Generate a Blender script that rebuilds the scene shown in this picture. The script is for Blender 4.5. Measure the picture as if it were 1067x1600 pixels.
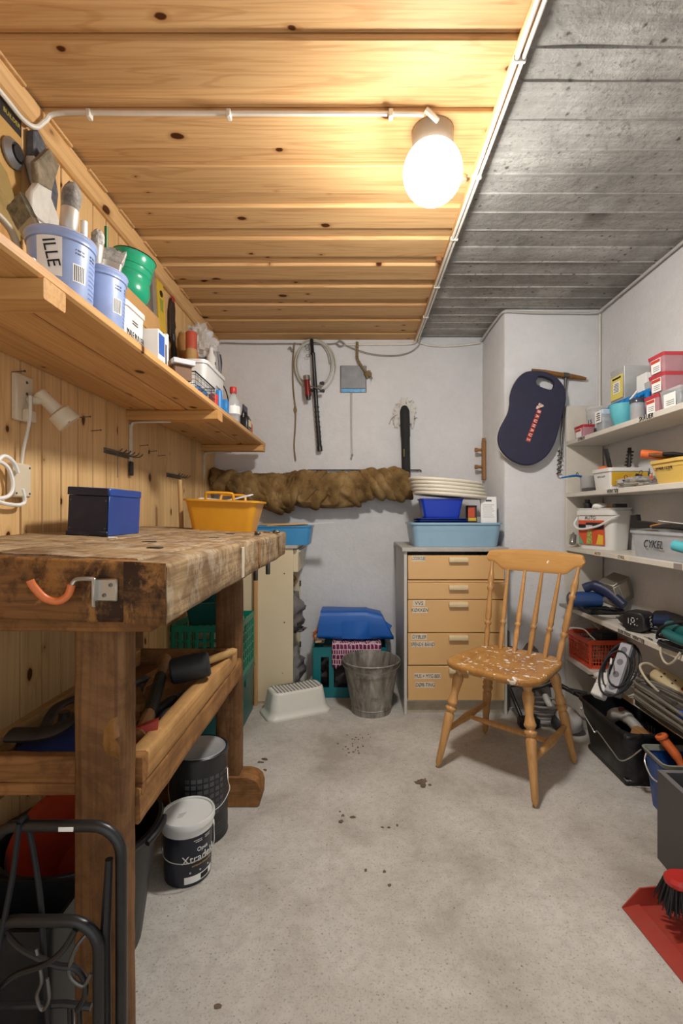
import bpy, bmesh, math, random
from mathutils import Vector, Matrix, noise as mnoise

for _o in list(bpy.data.objects):
    bpy.data.objects.remove(_o)
scene = bpy.context.scene
COL = scene.collection
R = math.radians
random.seed(7)

# ---------------------------------------------------------------- camera
cam_d = bpy.data.cameras.new('camera')
cam = bpy.data.objects.new('camera', cam_d)
COL.objects.link(cam)
cam_d.sensor_fit = 'HORIZONTAL'
cam_d.sensor_width = 36.0
cam_d.lens = 36.0 * 755 / 1067
cam_d.shift_x = -19.5 / 1067
cam_d.shift_y = 3.0 / 1067
cam_d.clip_start = 0.01
cam.location = (0, 0, 1.05)
cam.rotation_euler = (R(90), 0, 0)
scene.camera = cam

# ---------------------------------------------------------------- world + exposure
w = bpy.data.worlds.new('world')
scene.world = w
w.use_nodes = True
bgn = w.node_tree.nodes.get('Background')
if bgn is None:
    bgn = w.node_tree.nodes.new('ShaderNodeBackground')
    wo = w.node_tree.nodes.new('ShaderNodeOutputWorld')
    w.node_tree.links.new(bgn.outputs[0], wo.inputs[0])
bgn.inputs[0].default_value = (0.92, 0.96, 1.0, 1)
bgn.inputs[1].default_value = 1.05
scene.view_settings.view_transform = 'Standard'
scene.view_settings.look = 'None'
scene.view_settings.exposure = 0.18
scene.view_settings.gamma = 1.0
scene.view_settings.use_curve_mapping = False
LAMP_STRENGTH = 265.0

# ---------------------------------------------------------------- helpers
def lin(h):
    h = h.lstrip('#')
    o = []
    for i in (0, 2, 4):
        c = int(h[i:i + 2], 16) / 255
        o.append(c / 12.92 if c <= 0.04045 else ((c + 0.055) / 1.055) ** 2.4)
    return (*o, 1)


class MB:
    """collects vertices and faces; build() links them as ONE mesh object"""
    def __init__(s):
        s.v = []
        s.f = []

    def add(s, vs, fs, M=None):
        n = len(s.v)
        s.v += [(M @ Vector(p)) if M is not None else Vector(p) for p in vs]
        s.f += [tuple(i + n for i in f) for f in fs]
        return s

    def box(s, x0, x1, y0, y1, z0, z1, b=0.0, M=None):
        if x1 < x0: x0, x1 = x1, x0
        if y1 < y0: y0, y1 = y1, y0
        if z1 < z0: z0, z1 = z1, z0
        b = min(b, (x1 - x0) * .45, (y1 - y0) * .45, (z1 - z0) * .45)
        if b <= 0:
            vs = [(x, y, z) for x in (x0, x1) for y in (y0, y1) for z in (z0, z1)]
            return s.add(vs, [(0, 1, 3, 2), (4, 6, 7, 5), (0, 4, 5, 1), (2, 3, 7, 6), (0, 2, 6, 4), (1, 5, 7, 3)], M)
        lo, hi = (x0, y0, z0), (x1, y1, z1)
        idx, vs, fs = {}, [], []
        for cx in (0, 1):
            for cy in (0, 1):
                for cz in (0, 1):
                    cc = (cx, cy, cz)
                    for a in range(3):
                        p = []
                        for k in range(3):
                            q = hi[k] if cc[k] else lo[k]
                            if k != a:
                                q += -b if cc[k] else b
                            p.append(q)
                        idx[(cc, a)] = len(vs)
                        vs.append(p)
        def cor(a, sa, b_, sb, c_, sc):
            t = [0, 0, 0]
            t[a] = sa; t[b_] = sb; t[c_] = sc
            return tuple(t)
        for a in range(3):
            b_, c_ = [(1, 2), (0, 2), (0, 1)][a]
            for sa in (0, 1):
                fs.append(tuple(idx[(cor(a, sa, b_, i, c_, j), a)] for i, j in ((0, 0), (1, 0), (1, 1), (0, 1))))
            for sb in (0, 1):
                for sc in (0, 1):
                    c0, c1 = cor(a, 0, b_, sb, c_, sc), cor(a, 1, b_, sb, c_, sc)
                    fs.append((idx[(c0, b_)], idx[(c1, b_)], idx[(c1, c_)], idx[(c0, c_)]))
        for cc in {k[0] for k in idx}:
            fs.append((idx[(cc, 0)], idx[(cc, 1)], idx[(cc, 2)]))
        return s.add(vs, fs, M)

    def loft(s, rings, caps=(True, True), closed=True, loop=False, M=None):
        n = len(rings[0])
        vs = [p for r in rings for p in r]
        fs = []
        m = len(rings)
        for i in range(m if loop else m - 1):
            j = (i + 1) % m
            for k in range(n if closed else n - 1):
                l = (k + 1) % n
                fs.append((i * n + k, i * n + l, j * n + l, j * n + k))
        if not loop and closed:
            if caps[0]: fs.append(tuple(range(n)))
            if caps[1]: fs.append(tuple((m - 1) * n + k for k in range(n)))
        return s.add(vs, fs, M)

    def lathe(s, prof, seg=20, caps=(True, True), M=None):
        rings = [[(r * math.cos(2 * math.pi * k / seg), r * math.sin(2 * math.pi * k / seg), z) for k in range(seg)] for r, z in prof]
        return s.loft(rings, caps, M=M)

    def cyl(s, p0, p1, r0, r1=None, seg=12):
        r1 = r0 if r1 is None else r1
        return s.tube([p0, p1], [r0, r1], seg)

    def tube(s, pts, r, seg=8, closed=False, M=None, flat=1.0):
        pts = [Vector(p) for p in pts]
        q = [pts[0]]
        for p in pts[1:]:
            if (p - q[-1]).length > 1e-6: q.append(p)
        pts = q
        n = len(pts)
        rr = r if isinstance(r, (list, tuple)) else [r] * n
        if len(rr) != n: rr = [rr[min(i, len(rr) - 1)] for i in range(n)]
        tang = []
        for i in range(n):
            if closed:
                t = pts[(i + 1) % n] - pts[i - 1]
            else:
                t = pts[min(i + 1, n - 1)] - pts[max(i - 1, 0)]
            if t.length < 1e-9: t = Vector((0, 0, 1))
            tang.append(t.normalized())
        up = Vector((0, 0, 1)) if abs(tang[0].z) < .9 else Vector((1, 0, 0))
        u = tang[0].cross(up).normalized()
        rings = []
        for i in range(n):
            u = (u - tang[i] * u.dot(tang[i]))
            u = u.normalized() if u.length > 1e-6 else tang[i].orthogonal().normalized()
            v = tang[i].cross(u)
            rings.append([pts[i] + u * (rr[i] * math.cos(2 * math.pi * k / seg)) + v * (rr[i] * flat * math.sin(2 * math.pi * k / seg)) for k in range(seg)])
        return s.loft(rings, loop=closed, M=M)

    def prism(s, poly, z0, z1, b=0.0, M=None):
        if b > 0:
            q = offset(poly, b)
            rings = [[(x, y, z0) for x, y in q], [(x, y, z0 + b) for x, y in poly], [(x, y, z1 - b) for x, y in poly], [(x, y, z1) for x, y in q]]
        else:
            rings = [[(x, y, z0) for x, y in poly], [(x, y, z1) for x, y in poly]]
        return s.loft(rings, M=M)

    def tub(s, w0, d0, w1, d1, h, t=.003, r=.02, rim=0.0, rimh=.006, M=None, z0=0.0, n=4):
        """open container: rounded rectangle, tapering, real wall and rim"""
        def ring(w_, d_, z, rr):
            return [(x, y, z) for x, y in rrect(w_, d_, rr, n)]
        rings = [ring(w0, d0, z0, r)]
        if rim > 0:
            rings += [ring(w1, d1, z0 + h - rimh, r), ring(w1 + 2 * rim, d1 + 2 * rim, z0 + h - rimh, r + rim), ring(w1 + 2 * rim, d1 + 2 * rim, z0 + h, r + rim)]
        else:
            rings += [ring(w1, d1, z0 + h, r)]
        rings += [ring(w1 - 2 * t, d1 - 2 * t, z0 + h, max(r - t, .002)), ring(w0 - 2 * t, d0 - 2 * t, z0 + t, max(r - t, .002))]
        return s.loft(rings, M=M)

    def band(s, w0, d0, w1, d1, h, t=.004, r=.02, z0=0.0, n=4, M=None):
        """open ring: a rim that follows a rounded rectangle"""
        rg = lambda w_, d_, z, rr: [(x, y, z) for x, y in rrect(w_, d_, max(rr, .002), n)]
        return s.loft([rg(w0, d0, z0, r), rg(w1, d1, z0 + h, r), rg(w1 - 2 * t, d1 - 2 * t, z0 + h, r - t), rg(w0 - 2 * t, d0 - 2 * t, z0, r - t)], loop=True, M=M)

    def blob(s, c, rad, seed=0, amp=.2, fr=3.0, nu=20, nv=12, M=None, flat_bottom=None):
        c = Vector(c)
        rings = []
        for i in range(nv + 1):
            th = math.pi * i / nv
            ring = []
            for k in range(nu):
                ph = 2 * math.pi * k / nu
                d = Vector((math.sin(th) * math.cos(ph), math.sin(th) * math.sin(ph), -math.cos(th)))
                g = 1 + amp * mnoise.noise(d * fr + Vector((seed * 7.3, seed * 3.1, seed))) * 1.6
                g += amp * .5 * abs(mnoise.noise(d * fr * 2.7 + Vector((seed, seed * 5.0, 2))))
                p = Vector((d.x * rad[0], d.y * rad[1], d.z * rad[2])) * g + c
                if flat_bottom is not None and p.z < flat_bottom: p.z = flat_bottom
                ring.append(p)
            rings.append(ring)
        return s.loft(rings, M=M)

    def mesh(s, name):
        me = bpy.data.meshes.new(name)
        bm = bmesh.new()
        vv = [bm.verts.new(p) for p in s.v]
        for f in s.f:
            if len(set(f)) > 2:
                try:
                    bm.faces.new([vv[i] for i in f])
                except ValueError:
                    pass
        bmesh.ops.recalc_face_normals(bm, faces=bm.faces)
        bm.to_mesh(me)
        bm.free()
        return me

    def build(s, name, mat, parent=None, loc=(0, 0, 0), rot=(0, 0, 0), smooth=38):
        return link(s.mesh(name), name, mat, parent, loc, rot, smooth)


def link(me, name, mat, parent=None, loc=(0, 0, 0), rot=(0, 0, 0), smooth=38):
    if mat is not None and not me.materials:
        me.materials.append(mat)
    if smooth and me.polygons and not me.get('_s'):
        me.polygons.foreach_set('use_smooth', [True] * len(me.polygons))
        me.set_sharp_from_angle(angle=R(smooth))
        me['_s'] = 1
    o = bpy.data.objects.new(name, me)
    COL.objects.link(o)
    o.location = loc
    o.rotation_euler = rot
    if parent is not None:
        o.parent = parent
    return o


def tag(o, label, cat, group=None):
    o['label'] = label
    o['category'] = cat
    if group: o['group'] = group
    return o


def thing(name, label, cat, loc=(0, 0, 0), rot=0.0, group=None):
    o = bpy.data.objects.new(name, None)
    COL.objects.link(o)
    o.empty_display_size = .02
    o.location = loc
    o.rotation_euler = rot if isinstance(rot, (tuple, list)) else (0, 0, rot)
    return tag(o, label, cat, group)


def solo(mb, name, mat, label, cat, loc=(0, 0, 0), rot=0.0, group=None, smooth=38):
    o = mb.build(name, mat, None, loc, rot if isinstance(rot, (tuple, list)) else (0, 0, rot), smooth)
    return tag(o, label, cat, group)


def struct(o):
    o['kind'] = 'structure'
    return o


def dup(o, loc=None, rot=None, label=None, parent=None):
    c = o.copy()
    COL.objects.link(c)
    if loc is not None: c.location = loc
    if rot is not None: c.rotation_euler = rot
    if label: c['label'] = label
    if parent is not None: c.parent = parent
    for ch in list(o.children):
        d = dup(ch, parent=c)
    return c


def offset(poly, d):
    """inset a 2-D outline by d"""
    n = len(poly)
    a = sum(poly[i][0] * poly[(i + 1) % n][1] - poly[(i + 1) % n][0] * poly[i][1] for i in range(n))
    sg = 1 if a > 0 else -1
    out = []
    for i in range(n):
        p0, p1, p2 = Vector(poly[i - 1]), Vector(poly[i]), Vector(poly[(i + 1) % n])
        t = (p2 - p0)
        t = t.normalized() if t.length > 1e-9 else Vector((1, 0))
        out.append((p1.x - sg * t.y * d, p1.y + sg * t.x * d))
    return out


def rrect(w_, d_, r, n=4):
    r = min(r, w_ * .49, d_ * .49)
    pts = []
    for cx, cy, a0 in ((w_ / 2 - r, d_ / 2 - r, 0), (-w_ / 2 + r, d_ / 2 - r, 90), (-w_ / 2 + r, -d_ / 2 + r, 180), (w_ / 2 - r, -d_ / 2 + r, 270)):
        for k in range(n + 1):
            a = R(a0 + 90 * k / n)
            pts.append((cx + r * math.cos(a), cy + r * math.sin(a)))
    return pts


def spline(pts, k=6, closed=False):
    """Catmull-Rom through pts"""
    P = [Vector(p) for p in pts]
    n = len(P)
    out = []
    for i in range(n if closed else n - 1):
        g = (lambda j: P[j % n]) if closed else (lambda j: P[max(0, min(n - 1, j))])
        p0, p1, p2, p3 = g(i - 1), g(i), g(i + 1), g(i + 2)
        for t in range(k):
            u = t / k
            out.append(.5 * ((2 * p1) + (p2 - p0) * u + (2 * p0 - 5 * p1 + 4 * p2 - p3) * u * u + (3 * p1 - p0 - 3 * p2 + p3) * u ** 3))
    if not closed: out.append(P[-1])
    return out


def T(x=0, y=0, z=0, rx=0, ry=0, rz=0, s=1.0):
    return Matrix.Translation((x, y, z)) @ Matrix.Rotation(rz, 4, 'Z') @ Matrix.Rotation(ry, 4, 'Y') @ Matrix.Rotation(rx, 4, 'X') @ Matrix.Scale(s, 4)


def coil(c, rx, ry, turns, r, seg=22, jitter=.1, lift=.004, seed=1, plane='xy', tr=6):
    """points of a loosely coiled cord lying in a plane"""
    rd = random.Random(seed)
    pts = []
    n = int(turns * seg)
    ph = [rd.uniform(0, 6.28) for _ in range(4)]
    for i in range(n):
        a = 2 * math.pi * i / seg
        g = 1 + jitter * math.sin(a * .37 + ph[0]) + jitter * .6 * math.sin(a * 1.21 + ph[1])
        x, y = rx * g * math.cos(a) + rx * jitter * math.sin(a * .23 + ph[2]), ry * g * math.sin(a) + ry * jitter * math.cos(a * .31 + ph[3])
        z = lift * i / seg + r
        if plane == 'xy': p = (c[0] + x, c[1] + y, c[2] + z)
        elif plane == 'xz': p = (c[0] + x, c[1] - z, c[2] + y)
        else: p = (c[0] + z, c[1] + x, c[2] + y)
        pts.append(p)
    return pts


# ---------------------------------------------------------------- materials
MATS = {}

def newmat(name):
    m = bpy.data.materials.new(name)
    m.use_nodes = True
    nt = m.node_tree
    for n in list(nt.nodes): nt.nodes.remove(n)
    out = nt.nodes.new('ShaderNodeOutputMaterial')
    bs = nt.nodes.new('ShaderNodeBsdfPrincipled')
    nt.links.new(bs.outputs[0], out.inputs[0])
    return m, nt, bs, out


def N(nt, t, **kw):
    n = nt.nodes.new(t)
    for k, v in kw.items():
        if k.startswith('i_'):
            key = k[2:]
            n.inputs[int(key) if key.isdigit() else key].default_value = v
        else:
            setattr(n, k, v)
    return n


def mixc(nt, fac, a, b, blend='MIX'):
    n = N(nt, 'ShaderNodeMix', data_type='RGBA', blend_type=blend)
    for s, v in ((n.inputs[0], fac), (n.inputs[6], a), (n.inputs[7], b)):
        if hasattr(v, 'is_linked') or hasattr(v, 'links'): nt.links.new(v, s)
        else: s.default_value = v
    return n.outputs[2]


def ramp(nt, src, stops):
    n = N(nt, 'ShaderNodeValToRGB')
    el = n.color_ramp.elements
    while len(el) < len(stops): el.new(.5)
    for e, (p, c) in zip(el, stops):
        e.position = p
        e.color = c if len(c) == 4 else (*c, 1)
    nt.links.new(src, n.inputs[0])
    return n.outputs[0]


BW = lambda v: (v, v, v, 1)


def coords(nt, world=False, scale=(1, 1, 1), rnd=True):
    if world:
        src = N(nt, 'ShaderNodeNewGeometry').outputs['Position']
    else:
        src = N(nt, 'ShaderNodeTexCoord').outputs['Object']
    if rnd:
        oi = N(nt, 'ShaderNodeObjectInfo')
        mu = N(nt, 'ShaderNodeMath', operation='MULTIPLY')
        mu.inputs[1].default_value = 37.0
        nt.links.new(oi.outputs['Random'], mu.inputs[0])
        ad = N(nt, 'ShaderNodeVectorMath', operation='ADD')
        nt.links.new(src, ad.inputs[0])
        nt.links.new(mu.outputs[0], ad.inputs[1])
        src = ad.outputs[0]
    mp = N(nt, 'ShaderNodeMapping')
    mp.inputs['Scale'].default_value = scale
    nt.links.new(src, mp.inputs[0])
    return mp.outputs[0]


def noise_t(nt, vec, scale, detail=4, rough=.55, dist=0.0):
    n = N(nt, 'ShaderNodeTexNoise')
    n.inputs['Scale'].default_value = scale
    n.inputs['Detail'].default_value = detail
    n.inputs['Roughness'].default_value = rough
    n.inputs['Distortion'].default_value = dist
    nt.links.new(vec, n.inputs['Vector'])
    return n.outputs[0]


def bump(nt, bs, h, strength=.3, dist=.002):
    b = N(nt, 'ShaderNodeBump')
    b.inputs['Strength'].default_value = strength
    b.inputs['Distance'].default_value = dist
    nt.links.new(h, b.inputs['Height'])
    nt.links.new(b.outputs[0], bs.inputs['Normal'])


def mat(name, col, rough=.45, metal=0.0, var=.10, vs=14, bmp=0.0, bs_=90, alpha=1.0, spec=.5, dirt=0.0, dirtcol='#3a2f22', emis=0.0):
    """plain material with slight procedural colour variation, wear and relief"""
    if name in MATS: return MATS[name]
    m, nt, bs, out = newmat(name)
    c = lin(col)
    v = coords(nt)
    n1 = noise_t(nt, v, vs, 5, .6)
    lo = tuple(x * (1 - var) for x in c[:3]) + (1,)
    hi = tuple(min(1, x * (1 + var)) for x in c[:3]) + (1,)
    colr = ramp(nt, n1, [(.3, lo), (.7, hi)])
    if dirt > 0:
        n2 = noise_t(nt, v, vs * .6 + 5, 8, .7)
        colr = mixc(nt, ramp(nt, n2, [(.5, BW(0)), (.72, BW(dirt))]), colr, lin(dirtcol))
    nt.links.new(colr, bs.inputs['Base Color'])
    bs.inputs['Roughness'].default_value = rough
    bs.inputs['Metallic'].default_value = metal
    bs.inputs['Specular IOR Level'].default_value = spec
    bs.inputs['Alpha'].default_value = alpha
    if emis:
        bs.inputs['Emission Color'].default_value = c
        bs.inputs['Emission Strength'].default_value = emis
    if bmp > 0:
        bump(nt, bs, noise_t(nt, v, bs_, 4, .6), bmp, .003)
    MATS[name] = m
    return m


def wood(name, light, dark, axis='Y', world=False, knots=0.35, kn_axis=None, rough=.5, grain=1.0, streak=.5, knotcol='#4a2408', bmp=.08, dirty=None, spots=None, spec=.35):
    """board wood: streaks and rings along the grain axis, oval knots"""
    if name in MATS: return MATS[name]
    m, nt, bs, out = newmat(name)
    ax = 'XYZ'.index(axis)
    def sc(cross, along):
        s_ = [cross] * 3
        s_[ax] = along
        return s_
    v1 = coords(nt, world, sc(14 * grain, .9 * grain))
    v2 = coords(nt, world, sc(130 * grain, 3.0 * grain))
    n1 = noise_t(nt, v1, 1.0, 3, .5, .6)
    n2 = noise_t(nt, v2, 1.0, 3, .6)
    # ring bands
    mu = N(nt, 'ShaderNodeMath', operation='MULTIPLY'); mu.inputs[1].default_value = 44.0
    nt.links.new(n1, mu.inputs[0])
    sn = N(nt, 'ShaderNodeMath', operation='SINE'); nt.links.new(mu.outputs[0], sn.inputs[0])
    bands = ramp(nt, sn.outputs[0], [(.62, BW(0)), (.98, BW(1))])
    L, D = lin(light), lin(dark)
    base = mixc(nt, ramp(nt, n1, [(.3, BW(0)), (.72, BW(1))]), L, tuple(L[i] * .74 + D[i] * .26 for i in range(3)) + (1,))
    mul = N(nt, 'ShaderNodeMath', operation='MULTIPLY'); mul.inputs[1].default_value = streak * .55
    nt.links.new(bands, mul.inputs[0])
    base = mixc(nt, mul.outputs[0], base, D)
    base = mixc(nt, ramp(nt, n2, [(.46, BW(0)), (.66, BW(streak * .62))]), base, D)
    # per-plank tint
    oi = N(nt, 'ShaderNodeObjectInfo')
    base = mixc(nt, 1.0, base, ramp(nt, oi.outputs['Random'], [(0, (.86, .84, .80, 1)), (1, (1.08, 1.07, 1.05, 1))]), 'MULTIPLY')
    if knots > 0:
        vo = N(nt, 'ShaderNodeTexVoronoi')
        vo.inputs['Scale'].default_value = 1.0
        vk = coords(nt, world, sc(10.5, 6.6 if kn_axis else 4.2))
        if kn_axis:
            vo.voronoi_dimensions = '2D'
            sx_ = N(nt, 'ShaderNodeSeparateXYZ'); nt.links.new(vk, sx_.inputs[0])
            cx_ = N(nt, 'ShaderNodeCombineXYZ')
            for q_, a_ in enumerate([a for a in range(3) if a != 'XYZ'.index(kn_axis)]):
                nt.links.new(sx_.outputs[a_], cx_.inputs[q_])
            vk = cx_.outputs[0]
        nd = N(nt, 'ShaderNodeTexNoise'); nd.inputs['Scale'].default_value = 3.0
        nt.links.new(vk, nd.inputs['Vector'])
        vadd = N(nt, 'ShaderNodeVectorMath', operation='MULTIPLY_ADD')
        vadd.inputs[1].default_value = (.12, .12, .12)
        nt.links.new(nd.outputs['Color'], vadd.inputs[0]); nt.links.new(vk, vadd.inputs[2])
        nt.links.new(vadd.outputs[0], vo.inputs['Vector'])
        sep = N(nt, 'ShaderNodeSeparateColor'); nt.links.new(vo.outputs['Color'], sep.inputs[0])
        # only some cells carry a knot, each of its own size
        thr = N(nt, 'ShaderNodeMapRange')
        thr.inputs['From Min'].default_value = 1 - knots; thr.inputs['From Max'].default_value = 1.0
        thr.inputs['To Min'].default_value = 0.0; thr.inputs['To Max'].default_value = .15
        nt.links.new(sep.outputs[0], thr.inputs['Value'])
        sub = N(nt, 'ShaderNodeMath', operation='SUBTRACT')
        nt.links.new(thr.outputs[0], sub.inputs[0]); nt.links.new(vo.outputs['Distance'], sub.inputs[1])
        kn = ramp(nt, sub.outputs[0], [(0.0, BW(0)), (.03, BW(1))])
        halo = N(nt, 'ShaderNodeMath', operation='ADD'); halo.inputs[1].default_value = .10
        nt.links.new(sub.outputs[0], halo.inputs[0])
        gate = N(nt, 'ShaderNodeMath', operation='GREATER_THAN'); gate.inputs[1].default_value = .01
        nt.links.new(thr.outputs[0], gate.inputs[0])
        hm = N(nt, 'ShaderNodeMath', operation='MULTIPLY')
        nt.links.new(ramp(nt, halo.outputs[0], [(0, BW(0)), (.12, BW(.55))]), hm.inputs[0]); nt.links.new(gate.outputs[0], hm.inputs[1])
        base = mixc(nt, hm.outputs[0], base, D)
        base = mixc(nt, kn, base, lin(knotcol))
    if dirty:
        nd1 = noise_t(nt, coords(nt, world, (10, 10, 10)), 1.0, 9, .72, .5)
        base = mixc(nt, ramp(nt, nd1, [(.44, BW(0)), (.58, BW(dirty[1]))]), base, lin(dirty[0]))
        if len(dirty) > 2:
            nd3 = noise_t(nt, coords(nt, world, (14, 14, 9)), 1.0, 9, .75, .3)
            base = mixc(nt, ramp(nt, nd3, [(.50, BW(0)), (.58, BW(dirty[3]))]), base, lin(dirty[2]))
    if spots:
        ns = noise_t(nt, coords(nt, world, (1, 1, 1)), spots[1], 3, .5, .6)
        base = mixc(nt, ramp(nt, ns, [(spots[2], BW(0)), (spots[2] + .015, BW(1))]), base, lin(spots[0]))
    nt.links.new(base, bs.inputs['Base Color'])
    bs.inputs['Roughness'].default_value = rough
    bs.inputs['Specular IOR Level'].default_value = spec
    if bmp: bump(nt, bs, n2, bmp, .002)
    MATS[name] = m
    return m


def plaster(name, col, speck=True, bmp=.35, stain=.10, pit='#55524e', rough=.85, pscale=9.0, pitsize=.035, streaks=0.0):
    if name in MATS: return MATS[name]
    m, nt, bs, out = newmat(name)
    c = lin(col)
    v = coords(nt, True, rnd=False)
    n1 = noise_t(nt, v, 2.2, 6, .65)
    n2 = noise_t(nt, v, 26, 5, .6)
    colr = ramp(nt, n1, [(.32, tuple(x * (1 - stain * 1.6) for x in c[:3]) + (1,)), (.6, c)])
    colr = mixc(nt, ramp(nt, n2, [(.4, BW(.0)), (.75, BW(min(1, stain * 2.2)))]), colr, tuple(x * .72 for x in c[:3]) + (1,))
    if streaks:
        n5 = noise_t(nt, coords(nt, True, (2.2, 34, 3), rnd=False), 1.0, 6, .7, .3)
        colr = mixc(nt, ramp(nt, n5, [(.42, BW(0)), (.66, BW(streaks))]), colr, tuple(x * .45 for x in c[:3]) + (1,))
        n6 = noise_t(nt, v, 75, 4, .7)
        colr = mixc(nt, ramp(nt, n6, [(.56, BW(0)), (.66, BW(.75))]), colr, tuple(x * .38 for x in c[:3]) + (1,))
    if speck:
        vo = N(nt, 'ShaderNodeTexVoronoi'); vo.inputs['Scale'].default_value = pscale
        nt.links.new(v, vo.inputs['Vector'])
        sep = N(nt, 'ShaderNodeSeparateColor'); nt.links.new(vo.outputs['Color'], sep.inputs[0])
        nz = N(nt, 'ShaderNodeMath', operation='MULTIPLY_ADD'); nz.inputs[1].default_value = pitsize * 2.2
        nt.links.new(noise_t(nt, v, pscale * 2.6, 4, .7), nz.inputs[0]); nt.links.new(vo.outputs['Distance'], nz.inputs[2])
        mk = N(nt, 'ShaderNodeMath', operation='MULTIPLY')
        nt.links.new(ramp(nt, nz.outputs[0], [(pitsize * 1.35, BW(.8)), (pitsize * 1.9, BW(0))]), mk.inputs[0])
        nt.links.new(ramp(nt, sep.outputs[0], [(.55, BW(0)), (.75, BW(1))]), mk.inputs[1])
        colr = mixc(nt, mk.outputs[0], colr, lin(pit))
    nt.links.new(colr, bs.inputs['Base Color'])
    bs.inputs['Roughness'].default_value = rough
    bs.inputs['Specular IOR Level'].default_value = .12
    b1 = noise_t(nt, v, 46, 6, .65)
    b2 = noise_t(nt, v, 5, 3, .5)
    ad = N(nt, 'ShaderNodeMath', operation='MULTIPLY_ADD'); ad.inputs[1].default_value = 1.6
    nt.links.new(b2, ad.inputs[0]); nt.links.new(b1, ad.inputs[2])
    bump(nt, bs, ad.outputs[0], bmp, .006)
    MATS[name] = m
    return m


def concrete_floor():
    m, nt, bs, out = newmat('floor concrete')
    v = coords(nt, True, rnd=False)
    n1 = noise_t(nt, v, 2.6, 8, .68, .3)
    n2 = noise_t(nt, v, 38, 6, .7)
    n4 = noise_t(nt, v, 170, 3, .6)
    colr = ramp(nt, n1, [(.34, lin('#a39d94')), (.48, lin('#bbb6ae')), (.64, lin('#cbc7c0'))])
    colr = mixc(nt, ramp(nt, n2, [(.46, BW(0)), (.72, BW(.42))]), colr, lin('#948e85'))
    colr = mixc(nt, ramp(nt, n4, [(.55, BW(0)), (.66, BW(.5))]), colr, lin('#837d74'))
    for sc_, sz, a, cc in ((70, .17, .60, '#6e6862'), (30, .085, .7, '#55504a'), (11, .032, .8, '#453f3a')):
        vo = N(nt, 'ShaderNodeTexVoronoi'); vo.inputs['Scale'].default_value = sc_
        nt.links.new(v, vo.inputs['Vector'])
        sep = N(nt, 'ShaderNodeSeparateColor'); nt.links.new(vo.outputs['Color'], sep.inputs[0])
        gate = ramp(nt, sep.outputs[1], [(.55, BW(0)), (.6, BW(a))])
        msk = N(nt, 'ShaderNodeMath', operation='MULTIPLY')
        nt.links.new(ramp(nt, vo.outputs['Distance'], [(sz * .6, BW(1)), (sz, BW(0))]), msk.inputs[0]); nt.links.new(gate, msk.inputs[1])
        colr = mixc(nt, msk.outputs[0], colr, lin(cc))
    # old spill stains with a shape of their own
    n3 = noise_t(nt, v, 1.3, 5, .6, .8)
    colr = mixc(nt, ramp(nt, n3, [(.56, BW(0)), (.74, BW(.38))]), colr, lin('#8d8274'))
    nt.links.new(colr, bs.inputs['Base Color'])
    bs.inputs['Roughness'].default_value = .8
    bs.inputs['Specular IOR Level'].default_value = .3
    bump(nt, bs, n2, .25, .004)
    return m


def glossy_clear(name, col='#e8eef0', alpha=.28, rough=.12):
    if name in MATS: return MATS[name]
    m, nt, bs, out = newmat(name)
    v = coords(nt)
    n1 = noise_t(nt, v, 30, 4)
    c = lin(col)
    nt.links.new(ramp(nt, n1, [(.3, tuple(x * .88 for x in c[:3]) + (1,)), (.7, c)]), bs.inputs['Base Color'])
    bs.inputs['Roughness'].default_value = rough
    bs.inputs['Alpha'].default_value = alpha
    bump(nt, bs, n1, .08, .002)
    MATS[name] = m
    return m


INK = mat('black ink', '#17161a', .6, var=.0)
INKG = mat('grey ink', '#4c4c50', .6, var=.0)
PRINTW = mat('white print', '#efefec', .5, var=.0)
_tc = {}

def text(body, size, m, parent, loc, rot, name='lettering', bend=None, shear=0.0, align='CENTER', sx=1.0):
    """raised lettering as a mesh; bend = radius of the cylinder it wraps (axis = local Y)"""
    key = (body, size, bend, shear, align, sx, m.name)
    if key not in _tc:
        cu = bpy.data.curves.new('t', 'FONT')
        cu.body = body
        cu.size = size
        cu.align_x = align
        cu.align_y = 'CENTER'
        cu.shear = shear
        cu.extrude = .0003
        cu.resolution_u = 3
        ob = bpy.data.objects.new('t', cu)
        COL.objects.link(ob)
        dg = bpy.context.evaluated_depsgraph_get()
        me = bpy.data.meshes.new_from_object(ob.evaluated_get(dg))
        bpy.data.objects.remove(ob)
        bpy.data.curves.remove(cu)
        for vtx in me.vertices:
            vtx.co.x *= sx
            if bend:
                a = vtx.co.x / bend
                rr = bend + vtx.co.z
                vtx.co = Vector((rr * math.sin(a), vtx.co.y, rr * math.cos(a) - bend))
        me.materials.clear()
        me.materials.append(m)
        _tc[key] = me
    o = bpy.data.objects.new(name, _tc[key])
    COL.objects.link(o)
    o.parent = parent
    o.location = loc
    o.rotation_euler = rot
    return o


FRONT = (R(90), 0, 0)           # faces -Y
RIGHT = (R(90), 0, R(90))       # faces +X
LEFT = (R(90), 0, R(-90))       # faces -X
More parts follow.
